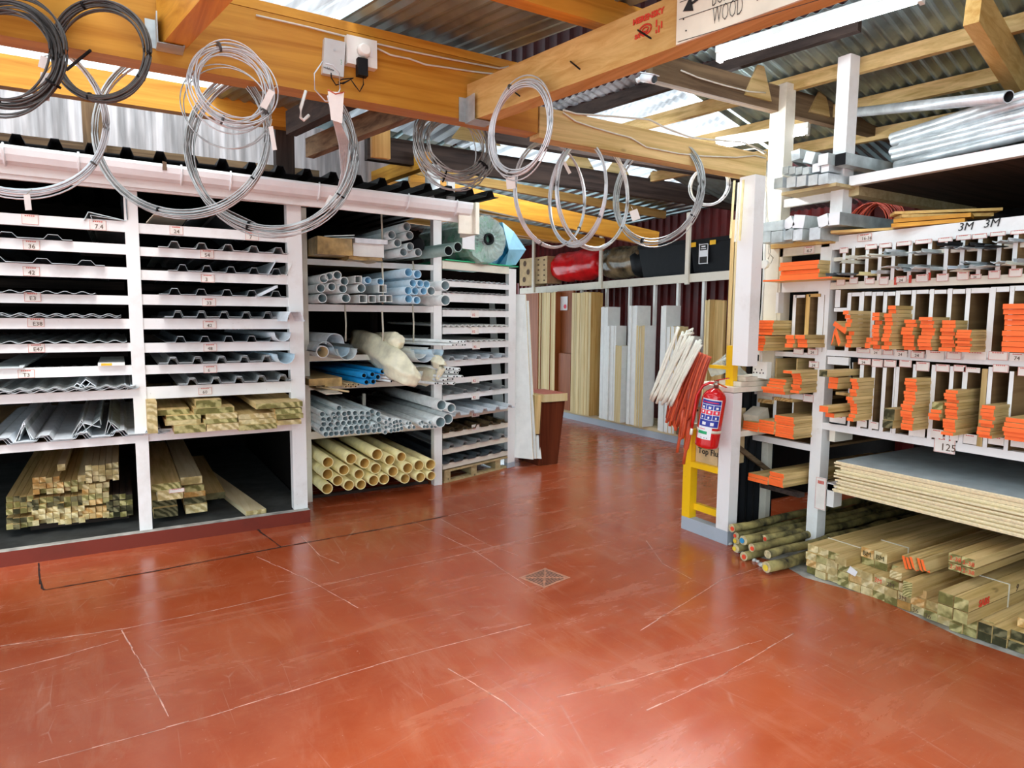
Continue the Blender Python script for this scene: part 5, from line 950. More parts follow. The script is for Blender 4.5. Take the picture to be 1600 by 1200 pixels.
# pigeonholes
for x in (1319, 1333, 1355, 1375, 1396, 1422, 1452, 1478, 1503, 1530, 1560, 1585):
    Q = X(x, 410, RX); MB().box(RX-.004, RX+.9, Q.y-.011, Q.y+.011, zA, z3m-.08, 0, {'-x': 1}).build('divider', ['ply_x', 'white_paint'], rk)
for k, (x, y, w_, h) in enumerate(((1312, 386, 14, 10), (1352, 381, 19, 9), (1374, 379, 20, 9), (1401, 376, 24, 9), (1430, 373, 27, 9), (1466, 370, 23, 9), (1494, 366, 24, 10), (1519, 364, 24, 10), (1547, 361, 25, 9), (1579, 358, 30, 9), (1307, 434, 14, 12), (1327, 433, 14, 11), (1352, 434, 15, 10), (1374, 432, 15, 13), (1400, 431, 17, 11), (1431, 428, 20, 13), (1463, 427, 20, 13), (1495, 424, 20, 14), (1516, 428, 18, 8), (1544, 422, 20, 14), (1576, 419, 22, 14))):
    price(x, y, w_, h, 'X', RX-.008, rk, '24' if k in (14, 18) else '')
price(1340, 364, 23, 14, 'X', RX-.003, rk, '16-36')
for (x, y) in ((1397, 433), (1420, 430), (1450, 426)): rbox(x, x+4, y, y+12, RX-.006, .003, 'tag_red', 'red_tag', rk)
rs = random.Random(5)
def profile_pack(px, py, wpx, mat, lab, k):      # a few thin metal trims poking out of a pigeonhole
    a = X(px, py, RX-.12); wd = wpx*pxm(a)*.55
    sh = [[(0, 0), (wd*.4, .004), (wd*.5, .02), (wd*.6, .004), (wd, 0)], [(0, .018), (.004, 0), (wd-.004, 0), (wd, .018)], [(0, 0), (wd, .006)], [(0, .01), (wd*.3, 0), (wd*.7, .012), (wd, .004)]][k % 4]
    mb = MB().sheet([(-u, v) for u, v in sh], .0022, lambda u, v, w: (w, a.y+u, a.z+v+(w-a.x)*.02), RX-.12-rs.uniform(0, .07), RX+1.1)
    mb.build('metal_trim', mat, label=lab, cat='trim', group='metal trims in the pigeonholes')
packs = [(1318, 411, 12, 'conduit_white'), (1328, 404, 12, 'conduit_white'), (1345, 403, 12, 'conduit_white'), (1362, 400, 14, 'conduit_white'), (1384, 395, 24, 'galv'), (1390, 399, 22, 'galv_dull'), (1416, 395, 22, 'galv'), (1426, 397, 22, 'galv_dull'), (1444, 395, 20, 'galv_dull'), (1470, 384, 30, 'black'), (1478, 388, 30, 'sheet_dark'), (1490, 389, 28, 'galv'), (1510, 385, 30, 'black'), (1525, 388, 26, 'sheet_dark'), (1540, 386, 26, 'black'), (1556, 380, 30, 'galv_dull'), (1566, 378, 30, 'galv'),
         (1292, 431, 24, 'sheet_dark'), (1300, 432, 24, 'black'), (1316, 430, 30, 'sheet_dark'), (1346, 430, 16, 'pvc_yellow'), (1362, 427, 18, 'galv'), (1382, 418, 26, 'sheet_white'), (1400, 422, 20, 'galv'), (1404, 418, 20, 'galv_dull'), (1412, 424, 24, 'galv'), (1424, 416, 26, 'galv_dull'), (1430, 420, 22, 'galv'), (1450, 422, 20, 'galv_dull'), (1482, 420, 28, 'sheet_white'), (1494, 424, 18, 'conduit_white'), (1508, 412, 22, 'galv'), (1512, 416, 24, 'galv_dull'), (1510, 420, 24, 'galv'), (1530, 417, 26, 'galv_dull'), (1554, 412, 30, 'galv'), (1566, 414, 26, 'conduit_white'), (1592, 410, 12, 'galv')]
for k, (x, y, w_, mt) in enumerate(packs): profile_pack(x, y, w_, mt, '%s metal trim in the %s pigeonhole row, %s from left' % ({'black': 'black', 'sheet_dark': 'dark', 'galv': 'bright', 'galv_dull': 'grey', 'sheet_white': 'white', 'conduit_white': 'cream', 'pvc_yellow': 'yellowish'}[mt], 'upper' if k < 17 else 'lower', nth(k+1 if k < 17 else k-16)), k)
# compartment rows
def comp(x0, x1, yt, yb, zbot, ztop, mt='white_paint', dp=1.0):
    a, b = X(x0, (yt+yb)/2, RX), X(x1, (yt+yb)/2, RX); MB().box(RX-.01, RX+dp, b.y, a.y, zbot, ztop, 0, {'-x': 1}).build('divider', ['ply_x', mt], rk)
zt_B = X(1400, 456, RX).z; zB0 = zB-.0
for (x0, x1, y1) in ((1323.5, 1329.5, 458), (1342, 1346, 457), (1346, 1349.5, 456), (1361.5, 1367.5, 457), (1379.5, 1385.5, 457), (1398.5, 1405, 456), (1423.5, 1430, 454), (1451.5, 1458, 452), (1479.5, 1486.5, 451), (1508, 1515, 451), (1544, 1554, 450), (1576, 1583, 448)):
    comp(x0, x1, y1, 548, zB0, X((x0+x1)/2, y1, RX).z)
for (x0, x1, yt, yb) in ((1326, 1343, 457, 463), (1346, 1362, 456, 462), (1363, 1380, 456, 462), (1381, 1399, 456, 462), (1400, 1424, 454, 460), (1425, 1451, 453, 459), (1452, 1479, 453, 459), (1480, 1508, 452, 459), (1509, 1546, 450, 458), (1548, 1577, 448, 456), (1578, 1625, 446, 454)):
    rbox(x0, x1, yt, yb, RX-.006, .9, ['ply_x', 'white_paint'], 'compartment_top', rk, {'-x': 1})
rbox(1303, 1323, 481, 487, RX-.006, .9, ['ply_x', 'white_paint'], 'short_rail', rk, {'-x': 1}); rbox(1305, 1313, 453, 480, RX+.0, .9, ['ply_x', 'white_paint'], 'side_batten', rk, {'-x': 1})
zt_C = zB-.10
for (x0, x1, y1) in ((1326.5, 1332, 566), (1343, 1349, 570), (1361.5, 1367, 572), (1378.5, 1384.5, 574), (1396, 1398.5, 574), (1399, 1404.5, 573), (1425.5, 1431.5, 569), (1454.5, 1462, 570), (1483, 1489.5, 572), (1503, 1511, 580), (1533, 1542, 576), (1543, 1550, 573), (1576, 1583, 580)):
    comp(x0, x1, y1, 658, zC, X((x0+x1)/2, y1, RX).z, mt='treated_z' if x0 == 1533 else 'white_paint')
for k, (x, y, w_, h) in enumerate(((1341, 561, 20, 8), (1362, 562, 18, 11), (1381, 563, 20, 10), (1405, 563, 20, 10), (1431, 566, 22, 13), (1462, 570, 22, 10), (1490, 571, 20, 9), (1506, 575, 26, 6), (1551, 570, 26, 11), (1590, 574, 20, 13))): price(x, y, w_, h, 'X', RX-.013, rk, '24' if k == 0 else '', frame=(k != 7))
rbox(1293, 1326, 558, 570, RX-.012, .02, 'white_paint', 'compartment_top', rk)
for k, (x, y, w_, h, s) in enumerate(((1340, 545, 20, 6, ''), (1361, 546, 17, 8, '24'), (1380, 547, 16, 7, ''), (1398, 548, 20, 9, '24'), (1423, 549, 22, 10, '24'), (1448, 549, 28, 12, ''), (1479, 550, 24, 11, ''), (1507, 550, 35, 11, ''), (1544, 550, 32, 12, ''), (1577, 552, 26, 12, '74'))): price(x, y, w_, h, 'X', RX-.013, rk, s, frame=(k % 2 == 0))
for k, (x, y, w_, h) in enumerate(((1296, 651, 26, 10), (1340, 657, 15, 9), (1358, 660, 15, 9), (1420, 668, 26, 12), (1454, 672, 20, 11), (1484, 678, 14, 9), (1505, 680, 22, 12), (1544, 684, 25, 9), (1579, 689, 24, 8))): price(x, y, w_, h, 'X', RX-.013, rk, '', frame=False)
price(1459, 685, 35, 20, 'X', RX-.004, rk, '125'); price(1273, 748, 19, 46, 'X', RX-.008, rk, '', frame=True)
o = MB().tube([X(1296, 660, RX-.02), X(1300, 661, RX-.02), X(1322, 664, RX-.02), X(1326, 640, RX-.02), X(1331, 600, RX-.02), X(1330, 566, RX-.02)], .006, 6).build('black_frame', 'black', rk)
# orange-ended boards
def ostack(x0, x1, y0, y1, n, xf, where, mats=('treated_x', 'orange_paint'), ln=1.5, jx=.02, jy=.004, name='orange_ended_board', grp=None, step=None, gap=.93, skew=0):
    ym = (y0+y1)/2; a, b = X(x0, ym, xf), X(x1, ym, xf); z1, z0 = X((x0+x1)/2, y0, xf).z, X((x0+x1)/2, y1, xf).z; h = (z1-z0)/n
    for i in range(n):
        dx, dy = rs.uniform(-jx, jx), rs.uniform(-jy, jy)
        if step and i in step: dx += step[i]
        MB().box(xf+dx, xf+ln, b.y+dy, a.y+dy, z0+h*i, z0+h*(i+gap), 0, {'-x': 1}).build(name, list(mats), label='%s board up, %s' % (nth(i+1), where), cat='board', group=grp or where)
ostack(1322.5, 1331, 485, 543, 9, 3.90, 'orange ended stack, first compartment of the upper row', jx=.012, step={4: -.05, 7: -.03, 8: -.04, 3: .03})
ostack(1349.5, 1358, 527, 544, 2, 3.93, 'low orange ended stack, second compartment of the upper row'); ostack(1365, 1376, 488, 545, 9, 3.93, 'orange ended stack, third compartment of the upper row', step={8: -.02, 7: -.02})
ostack(1382, 1394, 477, 546, 11, 3.89, 'orange ended stack, fourth compartment of the upper row, tallest', step={10: .03, 9: .03}); ostack(1411, 1429, 499, 547, 8, 3.95, 'orange ended stack, fifth compartment of the upper row')
ostack(1437, 1458, 495, 547, 9, 3.93, 'orange ended stack, sixth compartment of the upper row', step={8: -.02}); ostack(1470, 1491, 500, 549, 8, 3.95, 'orange ended stack, seventh compartment of the upper row')
ostack(1495, 1518, 515, 550, 8, 3.93, 'orange ended stack marked in black, eighth compartment of the upper row'); ostack(1568, 1640, 474, 551, 9, 3.88, 'wide orange ended stack at the right edge of the upper row', step={8: -.04}, jx=.015)
ostack(1328.5, 1339, 591, 658, 12, 3.92, 'orange ended stack, second compartment of the lower row', step={5: -.03, 6: -.03, 0: -.03, 1: -.02}); ostack(1411, 1429, 591, 672, 16, 3.93, 'tall orange ended moulding stack of the lower row', jx=.025)
ostack(1449, 1466, 640, 657, 3, 3.95, 'three loose orange ended mouldings of the lower row', jx=.03); ostack(1475, 1494, 609, 680, 14, 3.95, 'orange ended moulding stack right of the three loose ones', jx=.02)
ostack(1530, 1551, 633, 685, 9, 3.92, 'orange ended stack near the right end of the lower row'); ostack(1568, 1610, 654, 690, 5, 3.90, 'orange ended mouldings at the right edge of the lower row', jx=.03)
ostack(1383, 1400, 637, 656, 1, 3.98, 'greenish pair of thick battens in the lower row, upper', ('treated_x', 'end_dark'), name='batten'); ostack(1380, 1396, 656, 669, 1, 3.94, 'greenish pair of thick battens in the lower row, lower', ('treated_x', 'end_dark'), name='batten')
ostack(1454, 1471, 628, 641, 1, 3.98, 'greenish rounded batten above the three loose mouldings', ('treated_x', 'end_green'), name='batten')
ostack(1283.5, 1296, 577.5, 588.5, 1, 3.82, 'dark ended batten at left of the lower row', ('treated_x', 'end_dark'), name='batten'); ostack(1294.5, 1309, 589, 607.5, 2, 3.93, 'two orange ended battens below the dark ended one', jx=.008)
ostack(1281, 1295, 634, 644, 1, 3.80, 'orange ended batten marked 24 beside the white post', ('treated_x', 'orange_paint')); ostack(1290, 1304, 645, 652, 1, 3.88, 'orange ended offcut below the batten marked 24'); ostack(1303, 1327, 613, 618, 1, 4.06, 'bare pine strip in the black framed compartment', ('palepine_x', 'end_pine'))
lettering('24', X(1284, 642, 3.775), (0, -1, 0), (0, 0, 1), .035, 'ink_brown', rk, 'marker_writing') if 0 else None
for k, (x0, y0, x1, y1, r0) in enumerate(((1301, 508, 1320, 522, 1.0), (1298, 540, 1303, 516, 1.0), (1310, 541, 1303, 518, 1.0))):
    a, b = X(x0, y0, 3.92), X(x1, y1, 3.92); MB().beam(a, b, 1.2, .022, up=Vector((0, (b-a).z, -(b-a).y)).normalized()).build('cornice_board', 'orange_paint', label='tilted orange painted cornice end at far left of the upper row, %s' % ['upper', 'lower left', 'lower right'][k], cat='board') if 0 else \
    MB().hexa([a, a+Vector((1.2, 0, 0)), b+Vector((1.2, 0, 0)), b, a+Vector((0, -.014, .026)), a+Vector((1.2, -.014, .026)), b+Vector((1.2, -.014, .026)), b+Vector((0, -.014, .026))], 0, {'-x': 1}).build('cornice_board', ['treated_x', 'orange_paint'], label='tilted orange ended cornice at far left of the upper row, %s' % ['upper one', 'lower left one', 'lower right one'][k], cat='board')
# sheets of board on the lower shelf
zz = zD+.004
for i in range(19):
    MB().box(3.93+rs.uniform(-.018, .018), 5.1, YR, X(1310, 735, 3.95).y+rs.uniform(-.03, .02), zz+.0108*i, zz+.0108*i+.0092, 0, {'top': 1}).build('board_sheet', ['board_core', 'board_grey' if i == 18 else 'board_core'], label='%s sheet, %s' % ('grey faced wall board' if i == 18 else 'pale edged wall board', 'topmost of the stack on the wide low shelf' if i == 18 else '%s from bottom of the stack on the wide low shelf' % nth(i+1)), cat='board', group='wall board sheets')
rbox(1292, 1303, 755, 792, RX, .09, 'white_paint', 'bracket_block', rk); rbox(1296, 1305, 664, 690, RX+.03, .2, 'cream_paint', 'bracket_block', rk)
# ---------------- top of the rack: steel pipes, planks, roof battens
zP = X(1330, 276, RX).z; zPb = X(1330, 291, RX).z
MB().box(RX-.02, RX+.03, YR, X(1330, 280, RX).y, zPb, zP).build('upper_shelf_edge', 'white_paint', rk)
MB().box(RX+.03, 5.9, YR, X(1330, 280, RX).y, zPb, zP-.004).build('upper_shelf', 'darkwood_x', rk)
pt1, pt2 = X(1308, 200, RX), X(1331, 200, RX)
MB().box(RX-.03, RX+.07, pt2.y+.015, pt1.y, X(1318, 352, RX).z, X(1318, 90, RX).z).build('tall_post', 'white_paint', rk)
rbox(1324, 1342, 287, 306, RX+.03, 1.5, 'grip_wood', 'support_block', rk)
for k, (x, y, x2, y2, r) in enumerate(((1400, 259, 1600, 211, 6.5), (1397, 246, 1600, 198, 6.3), (1394, 237, 1600, 190, 5.6), (1408, 230, 1600, 178, 6.3), (1396, 222, 1600, 160, 6), (1394, 215, 1600, 150, 5.8))):
    a = X(x, y, 4.35+.02*k); b_ = X(x2, y2, 4.25); d = (b_-a); MB().pipe(a, a+d*1.35, .030, .026, 18).build('steel_pipe', ['galv', 'black'], label='galvanised steel pipe on the upper right shelf, %s from bottom' % nth(k+1), cat='pipe', group='steel pipes on the upper shelf')
a, b_ = X(1342, 175, 4.6), X(1576, 151, 4.1); MB().pipe(a, b_, .033, .028, 18).build('steel_pipe', ['galv', 'black'], label='single loose steel pipe lying above the others, nearly level', cat='pipe')
MB().box(4.35, 4.45, X(1600, 230, 4.4).y-1, X(1400, 262, 4.4).y, zP, zP+.012).build('thin_board', 'oldwood_x', label='worn thin board under the steel pipes', cat='board')
for k, (x0, y0, x1, y1, th, mt) in enumerate(((1297, 392, 1395, 371, .016, 'pine_y'), (1396, 349, 1510, 340, .022, 'glulam_y'), (1400, 338, 1520, 330, .022, 'glulam_y'), (1404, 327, 1545, 330, .020, 'pine_y'), (1395, 317, 1560, 334, .016, 'pine_y'))):
    a, b_ = X(x0, y0, 4.02 if k == 0 else 4.08), X(x1, y1, 4.10+(.35 if k > 2 else .1)); z = z3m+.006+(0 if k == 0 else .026*(k-1)+.0)
    a.z = z; b_.z = z; MB().beam(a, b_, .12, th).build('rough_plank', mt, label='rough pine plank lying on the top board, %s' % ['far left one', 'lowest of the right pile', 'second of the right pile', 'third of the right pile', 'topmost of the right pile'][k], cat='plank', group='planks on the top board')
P = X(1345, 350, 4.5)
mb = MB()
for k in range(12):
    c = X(1352+k*.5, 352, 5.2)+Vector((0, -.012*k, 0)); mb.tube([c+Vector((.02*math.sin(q+k), -.17*math.cos(q), .17*math.sin(q))) for q in [2*math.pi*i/20 for i in range(20)]], .006, 5, closed=True)
mb.build('cable_coil', 'conduit_dark', label='coil of dark red cable in the shadow beneath the steel pipe shelf', cat='coil')
mb = MB()
for k in range(9):
    c = Vector((5.0, 2.75-.05*k, 2.62)); mb.tube([c+Vector((.02*k, -.03*math.cos(q), .2*math.sin(q))) for q in [math.pi*i/10 for i in range(11)]], .005, 5)
mb.build('cable_coil', 'conduit_red', label='coil of orange cable behind the pressed steel boxes', cat='coil')

# ---------------- narrow rack left of the white post
nr = empty('timber_rack', (RX+.5, 3.1, 0), 'narrow white rack of orange ended boards behind the fire extinguisher stand', 'rack')
NL, NR = X(1205, 400, RX).y, YL2
l0, l1 = X(1199, 300, RX), X(1226, 300, RX)
MB().box(RX-.01, RX+.09, l1.y+.015, l0.y, 1.0, X(1212, 135, RX).z).jig(.002).build('tall_post', 'cream_paint', nr)
MB().box(RX, RX+.10, X(1220, 470, RX).y, X(1207, 470, RX).y, 1.40, X(1212, 378, RX).z).build('inner_post', 'cream_paint', nr)
def nrail(x0, x1, y0, y1, mat='white_paint', dp=.04, board=True, xf=RX, name='rail'):
    a, b = X(x0, y0, xf), X(x1, y0, xf); z1, z0 = a.z, X(x0, y1, xf).z; MB().box(xf, xf+dp, b.y, a.y, z0, z1).build(name, mat, nr)
    if board: MB().box(xf+dp, 5.9, b.y, a.y, z1-.02, z1-.003).build('shelf_board', 'ply_x', nr)
    return z1
nz1 = nrail(1210, 1296, 386, 402, 'cream_paint', board=False); nz2 = nrail(1220, 1289, 440, 457, 'white_paint'); nz3 = nrail(1180, 1286, 547, 554); nz4 = nrail(1175, 1282, 607, 615); nz5 = nrail(1160, 1280, 675, 684)
rbox(1204, 1298, 377, 384, RX-.05, .1, 'pine_y', 'edge_strip', nr); MB().box(RX+.05, 5.9, NR, NL, nz1-.02, nz1).build('shelf_board', 'oldwood_x', nr)
price(1256, 384, 17, 13, 'X', RX-.004, nr, '4-7')
for (x0, x1, y0, y1, mt) in ((1238, 1243, 461, 528, 'white_paint'), (1258, 1264.5, 460, 525, 'pine_z'), (1281, 1286, 461, 550, 'white_paint')):
    rbox(x0, x1, y0, y1, RX-.01, .9, ['ply_x', mt], 'divider', nr, {'-x': 1})
rbox(1243, 1258, 461, 465, RX-.01, .9, ['ply_x', 'white_paint'], 'compartment_top', nr, {'-x': 1}); rbox(1264, 1282, 459, 464, RX-.01, .9, ['ply_x', 'pine_y'], 'compartment_top', nr, {'-x': 1})
rbox(1212, 1216, 457, 489, RX-.03, .06, 'white_paint', 'side_block', nr)
for (x0, x1, y0, y1) in ((1182, 1187, 615, 658), (1208, 1213, 622, 655), (1238, 1240, 624, 650)): rbox(x0, x1, y0, y1, RX-.005, .8, ['ply_x', 'white_paint'], 'divider', nr, {'-x': 1})
rbox(1184, 1206, 624, 630, RX-.03, .6, ['treated_x', 'end_pine'], 'compartment_top', nr, {'-x': 1}); rbox(1209, 1238, 622, 627, RX-.03, .6, ['treated_x', 'end_pine'], 'compartment_top', nr, {'-x': 1})
rbox(1211, 1214, 560, 592, RX, .6, 'treated_x', 'divider', nr); rbox(1244, 1246, 560, 592, RX, .6, 'treated_x', 'divider', nr)
rbox(1177, 1198, 690, 812, 4.2, .05, 'cream_paint', 'lower_post', nr)
price(1264, 565, 16, 9, 'X', RX-.01, nr, '24')
for (x, y, w_, h) in ((1240, 545, 16, 8), (1262, 545, 17, 9), (1192, 610, 18, 8), (1221, 615, 14, 8), (1255, 617, 17, 10)): price(x, y, w_, h, 'X', RX-.006, nr, '24' if x == 1262 else '')
ostack(1219, 1279, 408, 435, 4, 3.98, 'wide orange ended pile in the top opening of the narrow rack', step={3: .01}); rbox(1192, 1300, 435, 437.5, 3.90, 1.3, ['pine_x', 'orange_paint'], 'thin_board', None, {'-x': 1}, label='thin board with orange tip under the wide orange pile', cat='board')
ostack(1164, 1207, 500, 523, 5, 3.90, 'orange ended pile on the left of the narrow rack, upper pile', jx=.012); ostack(1154, 1196, 524, 547, 5, 3.87, 'orange ended pile with a string on the left of the narrow rack', jx=.02)
ostack(1228.5, 1241, 523, 543, 3, 3.90, 'small orange block pile below the openings, left one'); ostack(1245, 1260, 523, 543, 3, 3.90, 'small orange block pile below the openings, right one')
ostack(1200, 1226, 592, 605, 3, 3.92, 'orange ended pile on the shelf level with the extinguisher, upper left', step={0: .0}); ostack(1194, 1229, 605, 615, 2, 3.90, 'orange ended pile on the shelf level with the extinguisher, lower left', jx=.03)
ostack(1237, 1251, 578, 614, 8, 3.92, 'orange ended pile on the shelf level with the extinguisher, right', step={7: -.10}, jx=.015); ostack(1160, 1184, 659, 673, 4, 3.87, 'orange ended pile low in the narrow rack, left', jx=.012)
ostack(1185, 1209, 657, 677, 5, 3.88, 'orange ended pile low in the narrow rack, middle', jx=.006); ostack(1210, 1240, 650, 684, 10, 3.90, 'tall orange ended pile low in the narrow rack, right', jx=.008)
ostack(1170, 1201, 742, 754, 2, 3.87, 'orange ended boards under the narrow rack, left pair', jx=.006); ostack(1202, 1224, 738, 760, 6, 3.88, 'strapped orange ended boards under the narrow rack', jx=.006)
a = X(1170, 756, 3.9); MB().box(4.0, 4.06, NR, a.y-.02, a.z-.0-.035, a.z-.003).build('low_bearer', 'darkwood_x', nr)
for x, y, s in ((1236, 740, 21), (1211, 535, 22)): P = X(x, y, 3.95); rbox(x+2, x+4, y-14 if x < 1220 else y-5, y+12 if x < 1220 else y+18, 3.99, .002, 'tape', 'white_strap', None, label='thin white strap round the %s' % ('strapped orange boards' if x > 1220 else 'left orange pile'), cat='strap') if 0 else None
# steel brackets and boxes on top
def bracket(x, y, s, xf, ln, rot, lab, mat='galv', cap='label_white'):
    P = X(x, y, xf); r = s*pxm(P)/2; c, sn = math.cos(rot), math.sin(rot); q = [(-r, -r), (r, -r), (r, r), (-r, r)]; q = [(u*c-v*sn, u*sn+v*c) for u, v in q]
    MB().prism(q, lambda u, v, w: (w, P.y-u, P.z+v), xf, xf+ln, 0, 1).build('steel_box_section', [mat, cap], label=lab, cat='steel section')
for k, (x, y, s, rot) in enumerate(((1243, 242, 15, .1), (1264, 246, 17, -.35), (1286, 249, 17, 0), (1309, 246, 18, .0))):
    if k < 3: bracket(x, y, s, 3.9, .35, rot, 'galvanised post shoe in the top row of steel fittings, %s from left' % nth(k+1), 'galv_dull', 'galv' if k != 2 else 'label_white')
bracket(1313, 249, 18, 3.95, 1.6, 0, 'long galvanised square tube with a dark mouth beside the tall post', 'galv_dull', 'black')
for k in range(4): bracket(1223+k*10.5+4, 266+.3*k, 11, 3.9, .25, 0, 'small galvanised bracket in the middle row of steel fittings, %s from left' % nth(k+1), 'galv_dull', 'galv_dull')
for k, x in enumerate((1275, 1289)): bracket(x, 262, 13, 3.92, .25, 0, 'pale steel bracket at the right of the middle row, %s' % ['left', 'right'][k], 'galv', 'label_white')
for k, x in enumerate((1216, 1236, 1252, 1270, 1286)): bracket(x, 286-k*1.6, 16, 3.9, .3, 0, 'square steel shoe on the thin shelf, %s from left' % nth(k+1), 'galv', 'galv' if k else 'galv_dull')
z = X(1218, 299, RX).z; rbox(1221, 1306, 293, 298, 3.93, .5, 'grip_wood', 'shelf_board', nr); rbox(1225, 1306, 305, 318, RX, .04, 'white_paint', 'rail', nr)
for k, (x, y, s, rot, mt) in enumerate(((1232, 349, 17, .5, 'label_white'), (1248, 346, 20, -.15, 'label_white'), (1286, 345, 18, .25, 'label_white'), (1303, 342, 19, 0, 'label_white'), (1232, 366, 17, 0, 'galv_dull'), (1246, 367, 17, 0, 'galv'), (1273, 365, 19, 0, 'galv'))):
    bracket(x, y, s, 3.9, .5 if k != 3 else 1.4, rot, '%s galvanised steel section above the narrow rack, %s' % ('labelled' if k < 4 else 'plain', nth(k+1 if k < 4 else k-3)), 'galv_dull', mt)
for k, (x0, x1, y0, y1) in enumerate(((1185, 1204, 362, 379), (1205, 1222, 361, 379), (1190, 1223, 346, 361))): rbox(x0, x1, y0, y1, 3.88, .12, 'galv_dull', 'steel_plate', None, label='drilled dull steel plate by the white column, %s' % ['lower left', 'lower right', 'upper'][k], cat='steel plate')
# socket, conduits, camera
sk = empty('wall_socket', X(1187, 576, 3.95), 'white double power socket on the narrow rack by the stand', 'socket')
rbox(1176, 1198, 565, 591, 3.93, .05, 'socket_white', 'box', sk)
for (x, y) in ((1180, 577), (1190, 578)):
    for dx, dy in ((0, 0), (-2.4, 5), (2.4, 5)): P = X(x+dx, y+dy, 3.929); MB().box(3.928, 3.93, P.y-.004, P.y+.004, P.z-.005, P.z+.005).build('socket_hole', 'ink', sk)
MB().tube([X(1189, 565, 3.955), X(1190, 500, 3.98), X(1194, 425, 4.0), X(1196, 300, 4.0)], .010, 8).build('conduit_pipe', 'socket_white', label='thin white conduit rising from the power socket', cat='conduit')
jb = MB().lathe([(.028, 0), (.03, .005), (.03, .03)], X(1193, 413, 3.96)+Vector((.03, 0, 0)), 18, 0, (-1, 0, 0)).build('junction_box', 'socket_white', label='round white junction box by the white column', cat='junction box')
for k, pts in enumerate(([(1200, 405), (1204, 395), (1203, 378), (1199, 340), (1197, 270), (1194, 240), (1180, 232), (1150, 236)], [(1204, 412), (1208, 403), (1201, 396), (1201, 360), (1196, 300), (1197, 250), (1192, 238)])):
    MB().tube([X(x, y, 4.0) for x, y in pts], .004, 6).build('cable', 'cable_white', label='thin white cable dropping to the junction box, %s' % ['left one', 'right one'][k], cat='cable')

# ---------------- poles and timber pile on the ground
def pole(x, y, r, xf, disc, lab, ln=2.4, rise=.0):
    P = X(x, y, xf); rr = r*pxm(P); t = empty('timber_pole', (P.x, P.y, P.z-rr), lab, 'pole', 'round poles on the ground')
    n = 14; pts = [P+Vector((ln*i/n, .01*math.sin(i*1.7+x), .004*math.sin(i*2.1+y)+rise*i/n)) for i in range(n+1)]
    MB().tube(pts, [rr*(1+.04*math.sin(i*2.9+x)) for i in range(n+1)], 18, 0, mc=1).build('log', ['pole_bark', 'pole_end'], t)
    if disc: MB().lathe([(rr*.55, 0), (rr*.55, .003)], P-Vector((.004, 0, 0)), 16, 0, (-1, 0, 0)).build('tag_disc', disc, t)
for args in ((1145, 826, 6.3, 3.62, 'disc_red', 'round pole with red tag at the back left of the pole pile'), (1149, 837, 5, 3.66, 'disc_red', 'half hidden round pole with red tag under the back one'), (1160, 844.5, 7.6, 3.56, 'disc_blue', 'thick round pole with blue tag'), (1149, 845, 6, 3.66, 'disc_yellow', 'round pole with yellow tag behind the blue tagged one'),
             (1176, 857, 6.2, 3.52, 'disc_red', 'round pole with red tag in the middle of the pile'), (1148, 857, 6.2, 3.56, 'disc_yellow', 'round pole with yellow and red tag at far left on the ground'), (1163, 870, 6.8, 3.52, 'disc_red', 'round pole with orange tag low on the left'), (1201, 866, 6.4, 3.52, None, 'round pole without any tag'),
             (1197, 887, 8.6, 3.45, 'disc_yellow', 'thickest round pole with yellow tag nearest on the ground'), (1196, 842, 5.4, 3.72, 'disc_red', 'round pole with red tag in the shade behind the blue tagged one')):
    pole(*args)
rs2 = random.Random(11)
for k in range(16):
    P = Z(1128+k*4.5+rs2.uniform(-3, 3), 848+k*3.2+rs2.uniform(-3, 3)); r = rs2.uniform(.010, .028); MB().lathe([(r*.4, 0), (r, r*.5), (r*.8, r), (r*.3, r*1.2)], P+Vector((.06, .02, -.004)), 7).jig(.008, 30).build('stone', 'stone', label='small grey white stone by the pole ends, %s from left' % nth(k+1), cat='stone', group='stones by the poles')
EN = ['end_light', 'end_light', 'end_green', 'end_pine', 'end_light', 'end_green']
def tbeam(y0, y1, z0, z1, xf, ln, lab, end=None, mat='treated_x', grp='timber pile on the ground', name='timber_length', cat='timber'):
    return MB().box(xf, xf+ln, y0, y1, z0, z1, 0, {'-x': 1}).build(name, [mat, end or rs2.choice(EN)], label=lab, cat=cat, group=grp)
cw = .0725; ch = .0475
for row in range(4):
    ncol = (12, 12, 10, 3)[row]
    for c in range(ncol):
        y1 = 2.546-cw*c; o = tbeam(y1-cw*.975, y1, ch*row, ch*(row+.96), 3.70+rs2.uniform(-.008, .014), 2.2, 'square timber end in the long pile, %s row up, %s from left' % (nth(row+1), nth(c+1)))
        if (row, c) in ((2, 6), (2, 7), (0, 9), (0, 10), (1, 8)): lettering({(2, 6): '3M', (2, 7): '2M', (0, 9): '36', (0, 10): '36', (1, 8): '3M'}[(row, c)], Vector((W[o.name].x-1.1-.012, y1-.01, ch*row+.008)), (0, -1, 0), (0, 0, 1), .035, 'ink_brown' if row != 2 or c != 6 else 'stamp_red', o, 'marker_writing')
def pbeam(x0, x1, y0, y1, xf, ln, lab, end, mat='treated_x', name='timber_length'):
    ym = (y0+y1)/2; a, b = X(x0, ym, xf), X(x1, ym, xf); z1, z0 = X((x0+x1)/2, y0, xf).z, X((x0+x1)/2, y1, xf).z
    return tbeam(b.y, a.y, z0, z1, xf, ln, lab, end, mat, name=name)
zt4 = ch*3
def row4(cols, z, h, xf, ends, labs, w_=cw, ln=2.2, mat='treated_x'):
    for (y1, e, l) in zip(cols, ends, labs): o = tbeam(y1-w_*.97, y1, z, z+h*.96, xf, ln, l, e, mat); yield o
list(row4([2.325], zt4, .048, 3.66, ['end_light'], ['pale beam end sticking out furthest at the left top of the pile']))
